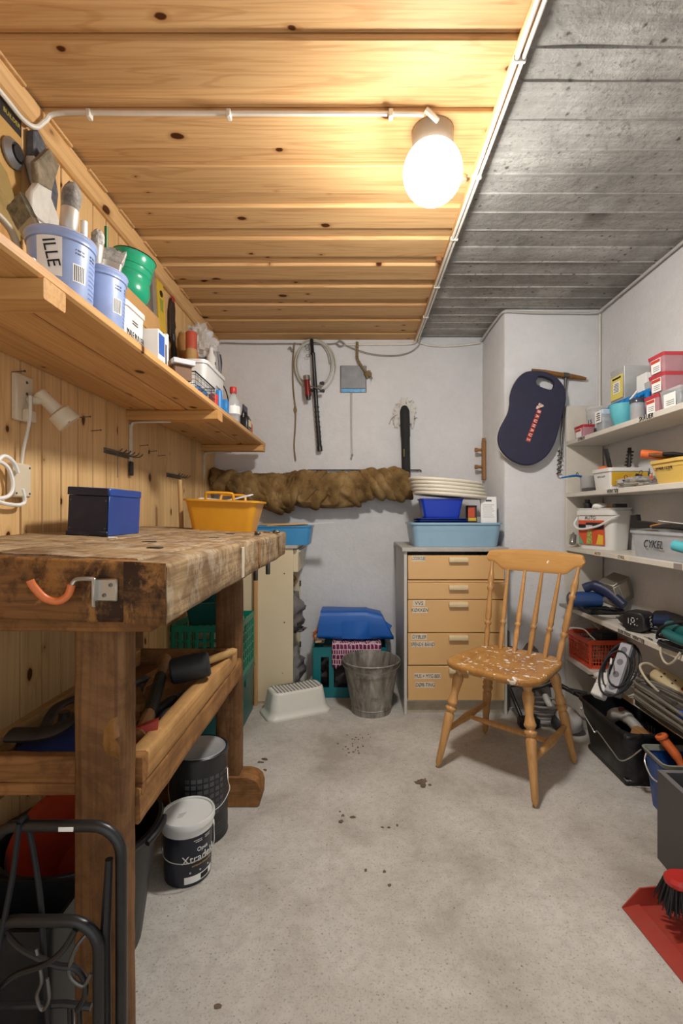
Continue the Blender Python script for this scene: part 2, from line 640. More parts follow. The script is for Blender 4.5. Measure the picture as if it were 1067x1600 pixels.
# ================================================================ THE ROOM
XL, XR, YB, YN, ZC = -0.881, 1.345, 3.05, -0.9, 2.152
M_WHITE = plaster('white wall paint', '#dcdcdd', pitsize=.022, pscale=7, stain=.07, bmp=.5)
M_CONC = plaster('raw concrete', '#b7b5af', pit='#3c3a37', pscale=30, pitsize=.30, stain=.42, bmp=.8, rough=.95, streaks=.6)
M_PINE_W = wood('wall pine', '#e4c08a', '#b07a42', 'Z', True, knots=.30, kn_axis='X', streak=.42)
M_PINE_C = wood('ceiling pine', '#dcb582', '#a4703c', 'X', True, knots=.34, kn_axis='Z', streak=.5, rough=.62, spec=.18)
M_PINE_S = wood('shelf pine', '#dcae72', '#a87038', 'Y', True, knots=.4, kn_axis='Z', streak=.5)
M_PINE_B = wood('beam pine', '#d8a868', '#a06a34', 'X', True, knots=.15, streak=.5)
M_DARKGAP = mat('dark backing', '#2c1a0c', .95)

floor = MB().box(XL - .06, XR + .06, YN, YB + .06, -.06, 0).build('floor', concrete_floor(), smooth=0)
struct(floor)

# back wall, pillar, right wall: slightly uneven hand-finished masonry
def masonry(name, x0, x1, y0, y1, z0, z1, axis, face, mt, n=46, amp=.003, seed=0):
    """thick wall slab whose room face is softly uneven"""
    mb = MB()
    L0, L1 = (x0, x1) if axis == 'x' else (y0, y1)
    rows = []
    nz = 30
    for i in range(nz + 1):
        z = z0 + (z1 - z0) * i / nz
        row = []
        for k in range(n + 1):
            t = L0 + (L1 - L0) * k / n
            d = amp * mnoise.noise(Vector((t * 2.3 + seed, z * 2.3, seed * 3.3))) + amp * .5 * mnoise.noise(Vector((t * 9 + seed, z * 9, seed)))
            row.append((t, face + d, z) if axis == 'x' else (face + d, t, z))
        rows.append(row)
    mb.loft(rows, closed=False)
    far = (y1 if axis == 'x' else x1)
    if axis == 'x': mb.box(x0, x1, face + .012, far, z0, z1)
    else: mb.box(face + .012, far, y0, y1, z0, z1)
    return struct(mb.build(name, mt, smooth=60))

masonry('wall_back', XL - .05, XR + .05, YB, YB + .1, 0, 2.2, 'x', YB, M_WHITE, seed=2)
masonry('wall_right', XR, XR + .1, YN, YB + .05, 0, 2.2, 'y', XR, M_WHITE, n=70, seed=5)
# pillar in the back right corner, worn arris
pl = [(.835, 2.634), (.823, 2.640), (.817, 2.652), (.812, YB + .02), (XR + .02, YB + .02), (XR + .02, 2.634)]
mbp = MB()
rings = []
for i in range(34):
    z = 2.2 * i / 33
    ring = []
    for k, (x, y) in enumerate(pl):
        d = .004 * mnoise.noise(Vector((x * 3, y * 3, z * 4)))
        ring.append((x + (d if k < 4 else 0), y + (d if k < 3 or k == 5 else 0), z))
    rings.append(ring)
mbp.loft(rings)
pil = struct(mbp.build('wall_pillar', M_WHITE, smooth=30))
# patch near the floor where the paint has come off
bp = spline([(.822, .0, 0), (.825, .20, 0), (.85, .33, 0), (.90, .30, 0), (.96, .35, 0), (1.02, .27, 0), (1.06, .16, 0), (1.08, .0, 0)], 5)
MB().prism([(p.x + .004 * mnoise.noise(p * 30), max(0, p.y + .010 * mnoise.noise(p * 25))) for p in bp], -.002, .006, M=T(0, 2.634, 0, R(90))).build('bare_patch', plaster('bare render', '#8d8780', pit='#3f3b36', pscale=30, pitsize=.2, stain=.5, bmp=1.0), pil, smooth=30)

# left wall: backing with a row of upright tongue-and-groove planks
wl = struct(MB().box(XL - .1, XL - .016, YN, YB + .05, 0, 2.2).build('wall_left', M_DARKGAP, smooth=0))
PW = .0885
def vplank():
    g = .0042
    poly = [(-PW / 2 + .0026, -.017), (-PW / 2 + .0026, -.004), (-PW / 2 + g, 0), (PW / 2 - g, 0), (PW / 2 - .0026, -.004), (PW / 2 - .0026, -.017)]
    mb = MB()
    mb.loft([[(x, y, 0.0) for y, x in poly], [(x, y, 2.15) for y, x in poly]])
    return mb.mesh('plank')
me = vplank()
yy = YB - PW / 2 - .003
first = True
while yy > YN:
    link(me, 'plank', M_PINE_W, wl, (XL, yy, 0.0), smooth=25)
    yy -= PW
# ceiling: concrete slab over everything, board-marked on the right, pine boards under the left
mbc = MB()
rings = []
yq = YN
rd = random.Random(3)
while yq < YB + .05:
    wq = rd.uniform(.085, .125)
    zz = 2.166 + rd.uniform(-.003, .003)
    y2 = min(yq + wq, YB + .05)
    for a, dz in ((yq + .002, 0), (y2 - .002, 0)):
        rings.append([(x, a, zz + .0025 * mnoise.noise(Vector((x * 5, a * 9, 1.0)))) for x in [.38 + (XR + .05 - .38) * q / 24 for q in range(25)]])
    rings.append([(x, y2, zz - .004) for x in [.38 + (XR + .05 - .38) * q / 24 for q in range(25)]])
    yq = y2 + .0001
mbc.loft(rings, closed=False)
mbc.box(XL - .06, XR + .06, YN, YB + .06, 2.19, 2.26)
ceil = struct(mbc.build('ceiling', M_CONC, smooth=50))
cb = struct(MB().box(XL - .02, .405, YN, YB + .02, 2.168, 2.188).build('ceiling_lining', M_DARKGAP, smooth=0))
# boards: each 0.2 wide step = a proud face board and a set-back narrow board
PITCH = .2035
def cboard(w_, th):
    mb = MB()
    b = .003
    poly = [(-w_ / 2, th), (-w_ / 2, b), (-w_ / 2 + b, 0), (w_ / 2 - b, 0), (w_ / 2, b), (w_ / 2, th)]
    mb.loft([[(XL + .002, y, z) for y, z in poly], [(.392, y, z) for y, z in poly]])
    return mb
wide = cboard(.130, .022).mesh('plank')
narrow = cboard(.0725, .010).mesh('plank')
y0 = 1.116 - 10 * PITCH
while y0 < YB:
    if y0 + .065 > YN:
        if y0 + .13 < YB + .02: link(wide, 'plank', M_PINE_C, cb, (0, y0 + .065, ZC - .006), smooth=25)
        if y0 + .166 < YB: link(narrow, 'plank', M_PINE_C, cb, (0, y0 + .130 + .0363, ZC + .006), smooth=25)
    y0 += PITCH
MB().box(XL + .002, .392, YB - .1, YB + .004, ZC - .003, ZC + .02, .002).build('plank', M_PINE_C, cb)
# corner mouldings
mt = MB()
prof = [(XL - .002, 2.094), (XL + .010, 2.094), (XL + .020, 2.100), (XL + .034, 2.128), (XL + .034, 2.147), (XL - .002, 2.147)]
mt.loft([[(x, YN, z) for x, z in prof], [(x, YB - .003, z) for x, z in prof]])
struct(mt.build('trim_1', wood('trim pine', '#d9b07a', '#a5733f', 'Y', True, knots=.2), smooth=25))
# scribed blocks where the moulding meets each set-back board
y0 = 1.116 - 10 * PITCH
tr1 = bpy.data.objects['trim_1']
blk = MB().box(XL + .030, XL + .045, -.055, .055, 2.140, 2.157, .002).mesh('moulding_block')
while y0 < YB - .2:
    if y0 > .5: link(blk, 'moulding_block', M_PINE_C, tr1, (0, y0 + .065, 0))
    y0 += PITCH
mt = MB().box(.378, .408, YN, YB - .003, 2.137, 2.150, .003)
struct(mt.build('trim_2', MATS['trim pine']))
# ================================================================ CEILING LAMP AND CABLES
LX, LY = .2255, 1.385
lamp = thing('ceiling_lamp', 'lit white glass globe lamp with a porcelain base on the pine ceiling', 'lamp', (LX, LY, ZC - .006))
M_PORC = mat('porcelain', '#9c9184', .3, var=.05)
MB().lathe([(.0, 0), (.058, 0), (.060, -.006), (.058, -.060), (.052, -.070), (.0, -.070)], 32).build('lamp_base', M_PORC, lamp)
mg, nt, bs, out = newmat('lit opal glass')
em = N(nt, 'ShaderNodeEmission')
em.inputs[0].default_value = (1.0, .965, .915, 1)
em.inputs[1].default_value = LAMP_STRENGTH
nt.links.new(em.outputs[0], out.inputs[0])
mgs, nt, bs, out = newmat('opal glass dimmed top')
em = N(nt, 'ShaderNodeEmission')
em.inputs[0].default_value = (1.0, .93, .82, 1)
em.inputs[1].default_value = 14.0
nt.links.new(em.outputs[0], out.inputs[0])
def sph(a0, a1, n):
    return [(max(.084 * math.sin(R(a0 + (a1 - a0) * i / n)), .0004), -.118 - .086 * math.cos(R(a0 + (a1 - a0) * i / n))) for i in range(n + 1)]
gl = MB().lathe(sph(0, 80, 16), 36, caps=(True, False)).build('globe', mg, lamp, smooth=180)
MB().lathe(sph(80, 170, 14), 36, caps=(False, True)).build('globe_dimmed_top', mgs, lamp, smooth=180)  # added split: globe's top emits less so the ceiling stays dimmer
M_CABLE = mat('white cable', '#ddd8cc', .45, var=.08)
MB().tube(spline([(-.03, -.070, .004), (-.01, -.066, -.010), (.004, -.058, -.018)]), .008, 8).build('cable_gland', M_CABLE, lamp)

def cable(name, pts, r, m, label, cat='cable', seg=8, k=6, group=None):
    return solo(MB().tube(spline(pts, k), r, seg), name, m, label, cat, group=group)

zc = ZC - .012
cable('lamp_cable', [(-.866, .6, 2.086), (-.866, 1.0, 2.086), (-.866, 1.19, 2.084), (-.864, 1.262, 2.080), (-.852, 1.296, 2.088), (-.836, 1.31, 2.116), (-.80, 1.314, zc), (-.6, 1.314, zc), (-.2, 1.315, zc), (.12, 1.316, zc), (.19, 1.318, zc - .001)], .0062, M_CABLE, 'white cable running across the pine ceiling to the globe lamp')
for i, x in enumerate((-.72, -.34, .10)):
    o = MB().box(-.006, .006, -.010, .010, -.0145, .0075, .002).build('cable_clip', M_CABLE, bpy.data.objects['lamp_cable'], (x, 1.315, zc))
c1 = cable('edge_cable', [(.386, YN + .02, 2.132), (.386, 1.0, 2.131), (.388, 1.6, 2.131), (.386, 2.2, 2.131), (.388, 2.7, 2.131), (.386, 2.96, 2.130), (.378, 3.02, 2.122), (.33, 3.035, 2.117), (.1, 3.037, 2.116), (-.07, 3.037, 2.112)], .0058, M_CABLE, 'white cable along the edge of the pine ceiling, turning left at the back wall')
c2 = cable('edge_cable', [(.402, YN + .02, 2.132), (.402, 1.2, 2.131), (.400, 2.0, 2.131), (.401, 2.6, 2.131), (.402, 2.99, 2.130), (.43, 3.035, 2.120), (.52, 3.036, 2.105), (.66, 3.036, 2.108), (.795, 3.034, 2.125)], .0050, M_CABLE, 'thinner white cable beside it, next to the concrete, turning right at the back wall')
for cc, xx in ((c1, .387), (c2, .401)):
    for y in (1.15, 1.55, 1.9, 2.3, 2.65):
        MB().box(-.008, .008, -.005, .005, -.007, .008, .002).build('cable_clip', M_CABLE, cc, (xx, y, 2.131))
M_GREYC = mat('grey cable', '#8d8b86', .5)
cable('corner_cable', [(.797, 3.03, 2.135), (.799, 2.9, 2.142), (.802, 2.72, 2.145), (.806, 2.64, 2.146), (.830, 2.618, 2.147), (.95, 2.615, 2.140), (1.15, 2.616, 2.138), (1.30, 2.61, 2.137), (1.322, 2.57, 2.142), (1.325, 2.3, 2.144), (1.326, 1.8, 2.146), (1.326, 1.0, 2.146)], .0065, mat('pale cable', '#bdbbb5', .5), 'pale cable following the concrete ceiling around the pillar and along the right wall')
cable('riser_cable', [(1.328, 2.610, 2.13), (1.329, 2.612, 1.9), (1.327, 2.609, 1.70), (1.328, 2.610, 1.52)], .0045, M_CABLE, 'white cable rising up the corner beside the pillar above the shelves')
cable('sagging_cable', [(-.07, 3.037, 2.122), (-.02, 3.030, 2.095), (.10, 3.028, 2.055), (.24, 3.028, 2.043), (.34, 3.028, 2.06), (.40, 3.03, 2.10), (.415, 3.034, 2.135)], .0032, M_GREYC, 'grey twin wire sagging below the ceiling edge on the back wall')
cable('top_cable', [(-.86, 3.035, 2.125), (-.62, 3.037, 2.120), (-.40, 3.037, 2.121), (-.20, 3.036, 2.118), (-.115, 3.034, 2.122), (-.09, 3.025, 2.135), (-.06, 3.025, 2.115), (-.085, 3.022, 2.10), (-.11, 3.03, 2.12)], .0042, M_GREYC, 'grey wire clipped along the top of the back wall, knotted near its middle')
# pull switch / junction caps on the ceiling edge
for x, y, lab in ((.352, 1.565, 'small metal cable clamp on the ceiling edge just past the globe lamp'), (.362, 2.06, 'small brown cork stub on the ceiling edge, farther back than the lamp')):
    t = MB().lathe([(.0, 0), (.012, 0), (.014, -.004), (.014, -.018), (.011, -.021), (.0, -.021)], 14)
    t.box(-.002, .030, -.004, .004, -.006, 0, .001)
    solo(t, 'cable_clamp', mat('clamp metal', '#b9a98c', .4, .4) if y < 2 else mat('cork stub', '#8a5c36', .8), lab, 'clamp', (x, y, ZC - .006))
# ================================================================ WORKBENCH
def rough_beam(mb, x0, x1, y0, y1, z0, z1, axis='Y', n=16, amp=.002, b=.004, seed=0, sub=5, shear=None):
    """timber with worn, uneven faces and arrises"""
    ax = 'XYZ'.index(axis)
    lo, hi = [x0, y0, z0], [x1, y1, z1]
    o = [i for i in range(3) if i != ax]
    w_, h_ = hi[o[0]] - lo[o[0]], hi[o[1]] - lo[o[1]]
    sec = []
    for (ax0, ay0), (ax1, ay1) in (((b, 0), (w_ - b, 0)), ((w_, b), (w_, h_ - b)), ((w_ - b, h_), (b, h_)), ((0, h_ - b), (0, b))):
        for k in range(sub + 1):
            t = k / sub
            sec.append((ax0 + (ax1 - ax0) * t, ay0 + (ay1 - ay0) * t))
    rings = []
    for i in range(n + 1):
        ring = []
        for u, v in sec:
            p = [0, 0, 0]
            p[ax] = lo[ax] + (hi[ax] - lo[ax]) * i / n
            p[o[0]] = lo[o[0]] + u
            p[o[1]] = lo[o[1]] + v
            q = Vector(p)
            d = mnoise.noise_vector(q * 6 + Vector((seed, seed, seed))) * amp + mnoise.noise_vector(q * 27 + Vector((seed, 3, seed))) * amp * .6
            d[ax] *= .8 if i in (0, n) else .0
            q = q + d
            if shear: q = Vector(shear(q))
            ring.append(q)
        rings.append(ring)
    return mb.loft(rings)

M_BTOP = wood('bench top wood', '#b39a74', '#6a4828', 'Y', False, knots=.2, rough=.8, streak=.8, bmp=.5, dirty=('#5a4028', .62, '#cdc1ac', .34))
M_BFRONT = wood('bench front wood', '#8a5f34', '#482a16', 'X', False, knots=.3, rough=.75, streak=.6, bmp=.3, dirty=('#2a180c', .92, '#a8763e', .7))
M_BLEG = wood('bench leg wood', '#86603a', '#4a2e16', 'Z', False, knots=.12, rough=.65, streak=.6, bmp=.25, dirty=('#4a2c14', .55))
M_BRAIL = wood('bench rail wood', '#a87a48', '#6a4422', 'Y', False, knots=.15, rough=.7, streak=.6, bmp=.3, dirty=('#5a3a1e', .5))
M_BCROSS = wood('bench cross wood', '#a07040', '#5f3c1c', 'X', False, knots=.15, rough=.7, streak=.6, bmp=.3, dirty=('#4e2f16', .5))
M_TRIM = wood('tray wood', '#c89b62', '#8a5a2c', 'Y', False, knots=.1, rough=.7, streak=.5, bmp=.25, dirty=('#7a5530', .35))

def bz(x):
    return .972 + (-.30 - x) * .045

bench = thing('workbench', 'old dark wooden workbench with worn paint-stained top and open tray under it', 'workbench', (-.58, 1.4, 0))
BO = Vector((-.58, 1.4, 0))
def bpart(mb, name, m):
    mb.v = [p - BO for p in mb.v]
    return mb.build(name, m, bench, smooth=50)
tilt = lambda q: (q.x, q.y, q.z + (-.30 - q.x) * .045)
mb = MB(); rough_beam(mb, -.361, -.300, .768, 2.117, .872, .972, 'Y', 60, .0035, .006, 1, 6, tilt); bpart(mb, 'plank', M_BTOP)
mb = MB(); rough_beam(mb, -.615, -.363, .815, 2.112, .880, .972, 'Y', 50, .0028, .004, 5, 8, tilt); bpart(mb, 'plank', M_BTOP)
mb = MB(); rough_beam(mb, -.865, -.617, .815, 2.105, .880, .972, 'Y', 50, .0028, .004, 9, 8, tilt); bpart(mb, 'plank', M_BTOP)
mb = MB(); rough_beam(mb, -.868, -.363, .768, .814, .872, .971, 'X', 30, .003, .005, 14, 6, tilt); bpart(mb, 'end_board', M_BFRONT)
mb = MB(); rough_beam(mb, -.365, -.299, .764, .7675, .872, .972, 'X', 6, .0015, .001, 3, 4, tilt); bpart(mb, 'end_grain', M_BFRONT)
# vise jaw blocks seen as joints on the long side
for ya, yb in ((1.285, 1.312), (1.52, 1.53), (1.90, 1.915)):
    mb = MB(); rough_beam(mb, -.3005, -.2965, ya, yb, .880, .960, 'Z', 6, .001, .001, ya, 2); bpart(mb, 'edge_patch', mat('dried paint', '#cdbfa6', .8, var=.2) if ya < 1.3 else M_BFRONT)
mb = MB(); rough_beam(mb, -.860, -.352, .836, .925, .846, .880, 'X', 20, .002, .004, 21); bpart(mb, 'cross_rail', M_BCROSS)
mb = MB(); rough_beam(mb, -.860, -.352, 1.735, 1.81, .846, .880, 'X', 20, .002, .004, 22); bpart(mb, 'cross_rail', M_BCROSS)
for x0, x1 in ((-.499, -.410), (-.86, -.78)):
    mb = MB(); rough_beam(mb, x0, x1, .860, .910, .0 if x0 < -.6 else .0, .847, 'Z', 30, .002, .004, 30 + x0); bpart(mb, 'leg', M_BLEG)
    mb = MB(); rough_beam(mb, x0, x1 - .002, 1.738, 1.800, .100, .847, 'Z', 24, .002, .005, 33 + x0); bpart(mb, 'leg', M_BLEG)
# carved end on the leg: a chipped, repaired patch
mb = MB()
pp = [(-.446, .665), (-.448, .640), (-.441, .622), (-.418, .612), (-.4145, .614), (-.4145, .655), (-.42, .690), (-.434, .685)]
mb.prism([(x, z) for x, z in pp], -.0025, .001, .0012, M=T(0, .860, 0, R(90))); bpart(mb, 'leg_patch', wood('patch wood', '#ab7c46', '#6d4421', 'Z', False, knots=0, dirty=('#55351a', .6)))
# foot of the far trestle with a rounded toe
mb = MB()
poly = [(-.86, 0), (-.345, 0), (-.335, .02), (-.333, .06), (-.340, .085), (-.358, .100), (-.385, .108), (-.86, .108)]
rings = []
for y in (1.728, 1.733, 1.77, 1.806, 1.811):
    s_ = .003 if y in (1.728, 1.811) else 0
    q = offset(poly, s_) if s_ else poly
    rings.append([(x, y, max(z, 0)) for x, z in q])
mb.loft(rings); bpart(mb, 'trestle_foot', M_BCROSS)
# side beams carrying the tray and the tray itself
for x in (-.436, -.755):
    mb = MB(); rough_beam(mb, x, x + .032, .912, 1.737, .462, .531, 'Y', 24, .0025, .004, 40 + x); bpart(mb, 'side_beam', M_BRAIL)
mb = MB(); rough_beam(mb, -.440, -.402, .945, 1.665, .533, .588, 'Y', 24, .002, .003, 51); bpart(mb, 'tray_side', M_TRIM)
mb = MB(); rough_beam(mb, -.755, -.728, .945, 1.665, .533, .588, 'Y', 24, .002, .003, 52); bpart(mb, 'tray_side', M_TRIM)
mb = MB(); rough_beam(mb, -.755, -.402, .918, .944, .538, .588, 'X', 20, .002, .003, 53); bpart(mb, 'tray_front', M_BCROSS)
mb = MB(); rough_beam(mb, -.755, -.404, .920, .942, .512, .537, 'X', 20, .002, .004, 54); bpart(mb, 'tray_batten', M_BCROSS)
mb = MB(); rough_beam(mb, -.728, -.441, 1.645, 1.665, .533, .588, 'X', 20, .002, .003, 55); bpart(mb, 'tray_back', M_BCROSS)
MBt = MB().box(-.727, -.441, .945, 1.644, .531, .539, .001); bpart(MBt, 'tray_floor', M_BRAIL)
# vise bars poking out below the far end, red vise body
M_STEEL = mat('dull steel', '#6e6c68', .45, .8, var=.2, dirt=.5)
for x, z0 in ((-.415, .775), (-.372, .795)):
    bpart(MB().box(x, x + .018, 1.99 + (x + .415), 2.0 + (x + .415), z0, .885, .002), 'vise_bar', M_STEEL)
bpart(MB().box(-.50, -.42, 1.95, 2.02, .850, .880, .004), 'vise_body', mat('red vise paint', '#a02a20', .5, dirt=.4))
for y, x in ((1.02, -.42), (1.18, -.50), (1.45, -.42), (1.72, -.44), (1.98, -.36)):   # bench-dog holes with a dog
    bpart(MB().box(x - .014, x + .014, y - .011, y + .011, bz(x) - .004, bz(x) + .0028, .001), 'bench_dog', mat('dark iron', '#3c3732', .6, .5))

# orange hook screwed to the bench front
hk = thing('tool_hook', 'orange-dipped steel hook screwed to the front of the workbench', 'hook', (-.385, .764, .928))
mb = MB().box(-.022, .012, -.0035, .001, -.016, .020, .004); mb.box(-.024, -.018, -.014, 0, -.024, .022, .002)
mb.build('plate', mat('zinc plate', '#b9b4aa', .35, .85), hk)
for x, z in ((.002, .010), (-.008, -.006)): MB().lathe([(0, 0), (.003, 0), (.003, .0015), (0, .002)], 10, M=T(x, -.0035, z, R(90))).build('screw', M_STEEL, hk)
MB().tube(spline([(-.020, -.010, .020), (-.028, -.012, .021), (-.046, -.014, .020), (-.052, -.016, .012)]), .0035, 8).build('wire', MATS['zinc plate'], hk)
MB().tube(spline([(-.052, -.016, .012), (-.057, -.018, -.004), (-.070, -.022, -.012), (-.086, -.028, -.006), (-.099, -.034, .012), (-.103, -.036, .022)]), .0058, 10).build('dipped_end', mat('orange dip', '#d8743a', .4), hk)

# ---------------------------------------------------------------- things on the bench
M_TBD = mat('toolbox dark navy', '#1d2138', .4, var=.2, dirt=.15, dirtcol='#5a5560')  # darker navy for the box front, lid edge and base strip
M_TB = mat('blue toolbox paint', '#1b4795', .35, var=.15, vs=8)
tb = thing('toolbox', 'dark blue lidded wooden box standing on the workbench', 'box', (-.722, 1.405, bz(-.722) + .001), R(0))
tb.rotation_euler = (0, R(2.5), R(2))
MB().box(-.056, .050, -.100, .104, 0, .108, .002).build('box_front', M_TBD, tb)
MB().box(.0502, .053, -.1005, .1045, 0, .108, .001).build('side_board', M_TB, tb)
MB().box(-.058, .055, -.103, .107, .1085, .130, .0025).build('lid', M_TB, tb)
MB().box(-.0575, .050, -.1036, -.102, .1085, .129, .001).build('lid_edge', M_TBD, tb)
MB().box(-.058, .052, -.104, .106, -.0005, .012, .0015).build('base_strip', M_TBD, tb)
for x in (-.05, .044):
    for z in (.02, .095): MB().lathe([(0, 0), (.0025, 0), (.002, .0012), (0, .0015)], 8, M=T(x, -.100, z, R(90))).build('screw', M_STEEL, tb)

M_YEL = mat('yellow plastic', '#d99a26', .4, var=.06)
yt = thing('storage_tub', 'yellow plastic tub with handles at the far end of the workbench', 'tub', (-.533, 2.005, bz(-.533) - .001))
yt.rotation_euler = (0, R(2), 0)
MB().tub(.235, .155, .285, .195, .125, .003, .025, .010, .008).build('tub_body', M_YEL, yt)
for s_ in (-1, 1):
    MB().tube(spline([(-.055, s_ * .101, .120), (-.052, s_ * .108, .143), (-.04, s_ * .110, .150), (.04, s_ * .110, .150), (.052, s_ * .108, .143), (.055, s_ * .101, .120)], 5), .006, 8).build('handle', M_YEL, yt)
for x, zz, rr, lab in ((.04, .128, -14, 'white plastic scraper sheet sticking out of the yellow tub toward the burlap'), (-.03, .122, 6, 'flat white plate lying in the yellow tub')):
    solo(MB().prism([(-.075, -.03), (.06, -.035), (.078, -.01), (.07, .03), (-.07, .034)], 0, .004, .001), 'plastic_sheet', mat('white sheet plastic', '#dfe3e3', .35), lab, 'plastic sheet', (-.533 + x, 2.0, bz(-.533) + zz), (R(6), R(rr), R(10)))
solo(MB().cyl((0, 0, 0), (-.008, 0, .205), .0095, .0095, 12), 'wooden_rod', wood('dowel wood', '#cba877', '#a07844', 'Z', knots=0), 'thin round wooden stick standing on the bench against the plank wall', 'stick', (-.735, 2.06, bz(-.735) - .001))
for x, y, s_ in ((-.31, 1.92, 1), (-.345, 1.72, .8)):
    solo(MB().blob((0, 0, .006), (.014 * s_, .010 * s_, .007), seed=y, amp=.5, nu=10, nv=6, flat_bottom=0), 'debris_lump', M_STEEL, 'dark lump lying near the far edge of the bench top' if s_ == 1 else 'smaller dark chip on the bench top nearer than the lump', 'debris', (x, y, bz(x) + .001))
solo(MB().cyl((0, 0, .003), (.02, .004, .003), .003, .002, 8), 'white_chip', PRINTW, 'tiny white chip lying on the near part of the bench top', 'debris', (-.615, 1.21, bz(-.615) + .001))

# ---------------------------------------------------------------- things in the tray (floor at z .539)
ZT = .5395
ax = thing('hatchet', 'hatchet with black-taped wooden handle and red head in the bench tray', 'axe', (-.455, 1.04, ZT))
pts = [(-.455, 1.02, .575), (-.475, 1.12, .583), (-.515, 1.27, .595), (-.552, 1.40, .606), (-.568, 1.455, .610)]
LO = Vector((-.455, 1.04, ZT))
def rel(P, o=LO): return [Vector(p) - o for p in P]
M_HAND = wood('handle wood', '#a57a4e', '#6f4a28', 'Y', knots=0, dirty=('#5a3a22', .5))
MB().tube(rel(spline(pts, 5)), [.015] * 5 + [.014] * 5 + [.013] * 6 + [.017, .021, .020, .014], 12, flat=1.3).build('handle', M_HAND, ax)
MB().tube(rel(spline(pts, 5)[5:13]), .0155, 12, flat=1.3).build('tape_wrap', mat('black tape', '#24231f', .45, bmp=.4), ax)
MB().prism([(-.035, -.03), (.03, -.038), (.034, .036), (-.03, .022)], -.012, .014, .003, M=T(.0, -.005, .030, R(80), 0, R(20))).build('head', mat('red worn steel', '#a63a2c', .5, .2, dirt=.6), ax)
ml = thing('rubber_mallet', 'black rubber mallet with wooden handle lying in the bench tray', 'mallet', (-.452, 1.335, ZT))
d = Vector((.93, .30, .14)).normalized()
c0 = Vector((0, 0, .086))
pr = [-.052, -.047, -.015, .0, .015, .047, .052]
MB().tube([c0 + d * p for p in pr], [.028, .034, .036, .036, .036, .034, .028], 22).build('head', mat('black rubber', '#26282a', .6, dirt=.25, dirtcol='#5a5c5e'), ml)
MB().tube([(-.02, -.034, .088), (.0, .02, .084), (.040, .20, .062), (.052, .26, .056)], [.009, .011, .012, .013], 10).build('handle', wood('mallet handle wood', '#c9a56c', '#93673a', 'Y', knots=0), ml)
# chisel, pliers and loose tools
def grip(name, p0, p1, r, m, label, cat, tip=None, tm=None):
    p0, p1 = Vector(p0), Vector(p1)
    t = thing(name, label, cat, (p0.x, p0.y, ZT))
    o = Vector((p0.x, p0.y, ZT))
    q = [p0.lerp(p1, k / 6) - o for k in range(7)]
    MB().tube(q, [r * f for f in (.6, 1, 1.05, .9, .85, 1, .7)], 12).build('handle', m, t)
    if tip:
        MB().tube([p1 - o, Vector(tip) - o], [r * .45, r * .3], 8).build('blade', tm or M_STEEL, t)
    return t
M_BG = mat('grey rubber grip', '#4d4a47', .6, dirt=.3)
grip('hand_tool', (-.452, 1.13, .563), (-.43, 1.235, .567), .017, M_BG, 'fat grey gripped tool lying beside the hatchet in the tray', 'tool', (-.424, 1.31, .566))
grip('chisel', (-.50, 1.13, .56), (-.475, 1.28, .562), .013, mat('black grip', '#222120', .5), 'black handled chisel lying under the hatchet handle', 'chisel', (-.466, 1.36, .560))
grip('pliers', (-.56, 1.20, .558), (-.60, 1.36, .565), .012, mat('blue grip', '#22324d', .5), 'dark blue gripped pliers farther left in the tray', 'pliers', (-.61, 1.44, .563))
mb = MB().box(-.016, .016, -.075, .075, 0, .012, .003)
for k in range(5): mb.lathe([(0, .012), (.004, .012), (.004, .0135), (0, .0135)], 8, M=T(0, -.06 + .028 * k, 0))
solo(mb, 'perforated_strap', mat('black strap', '#1c1d20', .45), 'flat black strip with bright studs lying beside the right tray side', 'strap', (-.425 - .035, 1.09, ZT + .016), (0, R(20), R(-8)))
solo(MB().tube(spline([(-.03, -.05, .02), (-.018, -.075, .018), (.0, -.082, .016), (.016, -.070, .018), (.020, -.03, .02), (.018, .03, .02)]), .0085, 10), 'bent_handle', mat('red brown leather', '#7c3f2c', .5, dirt=.4), 'rusty red curved handle beside the hatchet head at the tray front', 'tool', (-.452, 1.045, ZT - .005))
for i, (x, y, z, rz, L) in enumerate(((-.56, 1.22, .0, 25, .15), (-.60, 1.30, .0, 10, .17), (-.565, 1.25, .021, 30, .13), (-.62, 1.48, .0, -8, .20), (-.545, 1.53, .0, 14, .12))):
    mb = MB(); rough_beam(mb, -.019, .019, -L / 2, L / 2, 0, .020, 'Y', 6, .0015, .002, i)
    solo(mb, 'wood_offcut', M_TRIM if i % 2 else M_BRAIL, ('short pale wood offcut in the tray behind the front leg', 'longer wood offcut beside it in the tray', 'wood offcut resting on top of the other offcuts', 'long wood strip lying at the back left of the tray', 'small wood strip near the back board of the tray')[i], 'wood scrap', (x, y, ZT + z), R(rz))
# carpenter clamp with a heavy steel jaw, left part of the tray
cl = thing('bar_clamp', 'large rusty steel clamp lying across the left side of the bench tray', 'clamp', (-.66, 1.10, ZT))
M_RUST = mat('rusty steel', '#3f3630', .6, .5, var=.25, dirt=.4, dirtcol='#5c3a22')
o = Vector((-.66, 1.10, ZT))
pts = spline([(-.70, .985, .60), (-.66, .99, .598), (-.62, 1.0, .600), (-.60, 1.03, .612), (-.598, 1.06, .618)], 5)
MB().tube(rel(pts, o), [.026] * 8 + [.024] * 6 + [.016] * 7, 10, flat=.45).build('jaw', M_RUST, cl)
MB().tube(rel(spline([(-.60, 1.05, .615), (-.612, 1.12, .612), (-.60, 1.2, .606), (-.57, 1.32, .600)]), o), .010, 8).build('bar', M_STEEL, cl)
MB().tube(rel(spline([(-.645, 1.0, .595), (-.655, 1.06, .622), (-.65, 1.15, .617), (-.63, 1.34, .605)]), o), .012, 8, flat=.5).build('bar', M_RUST, cl)
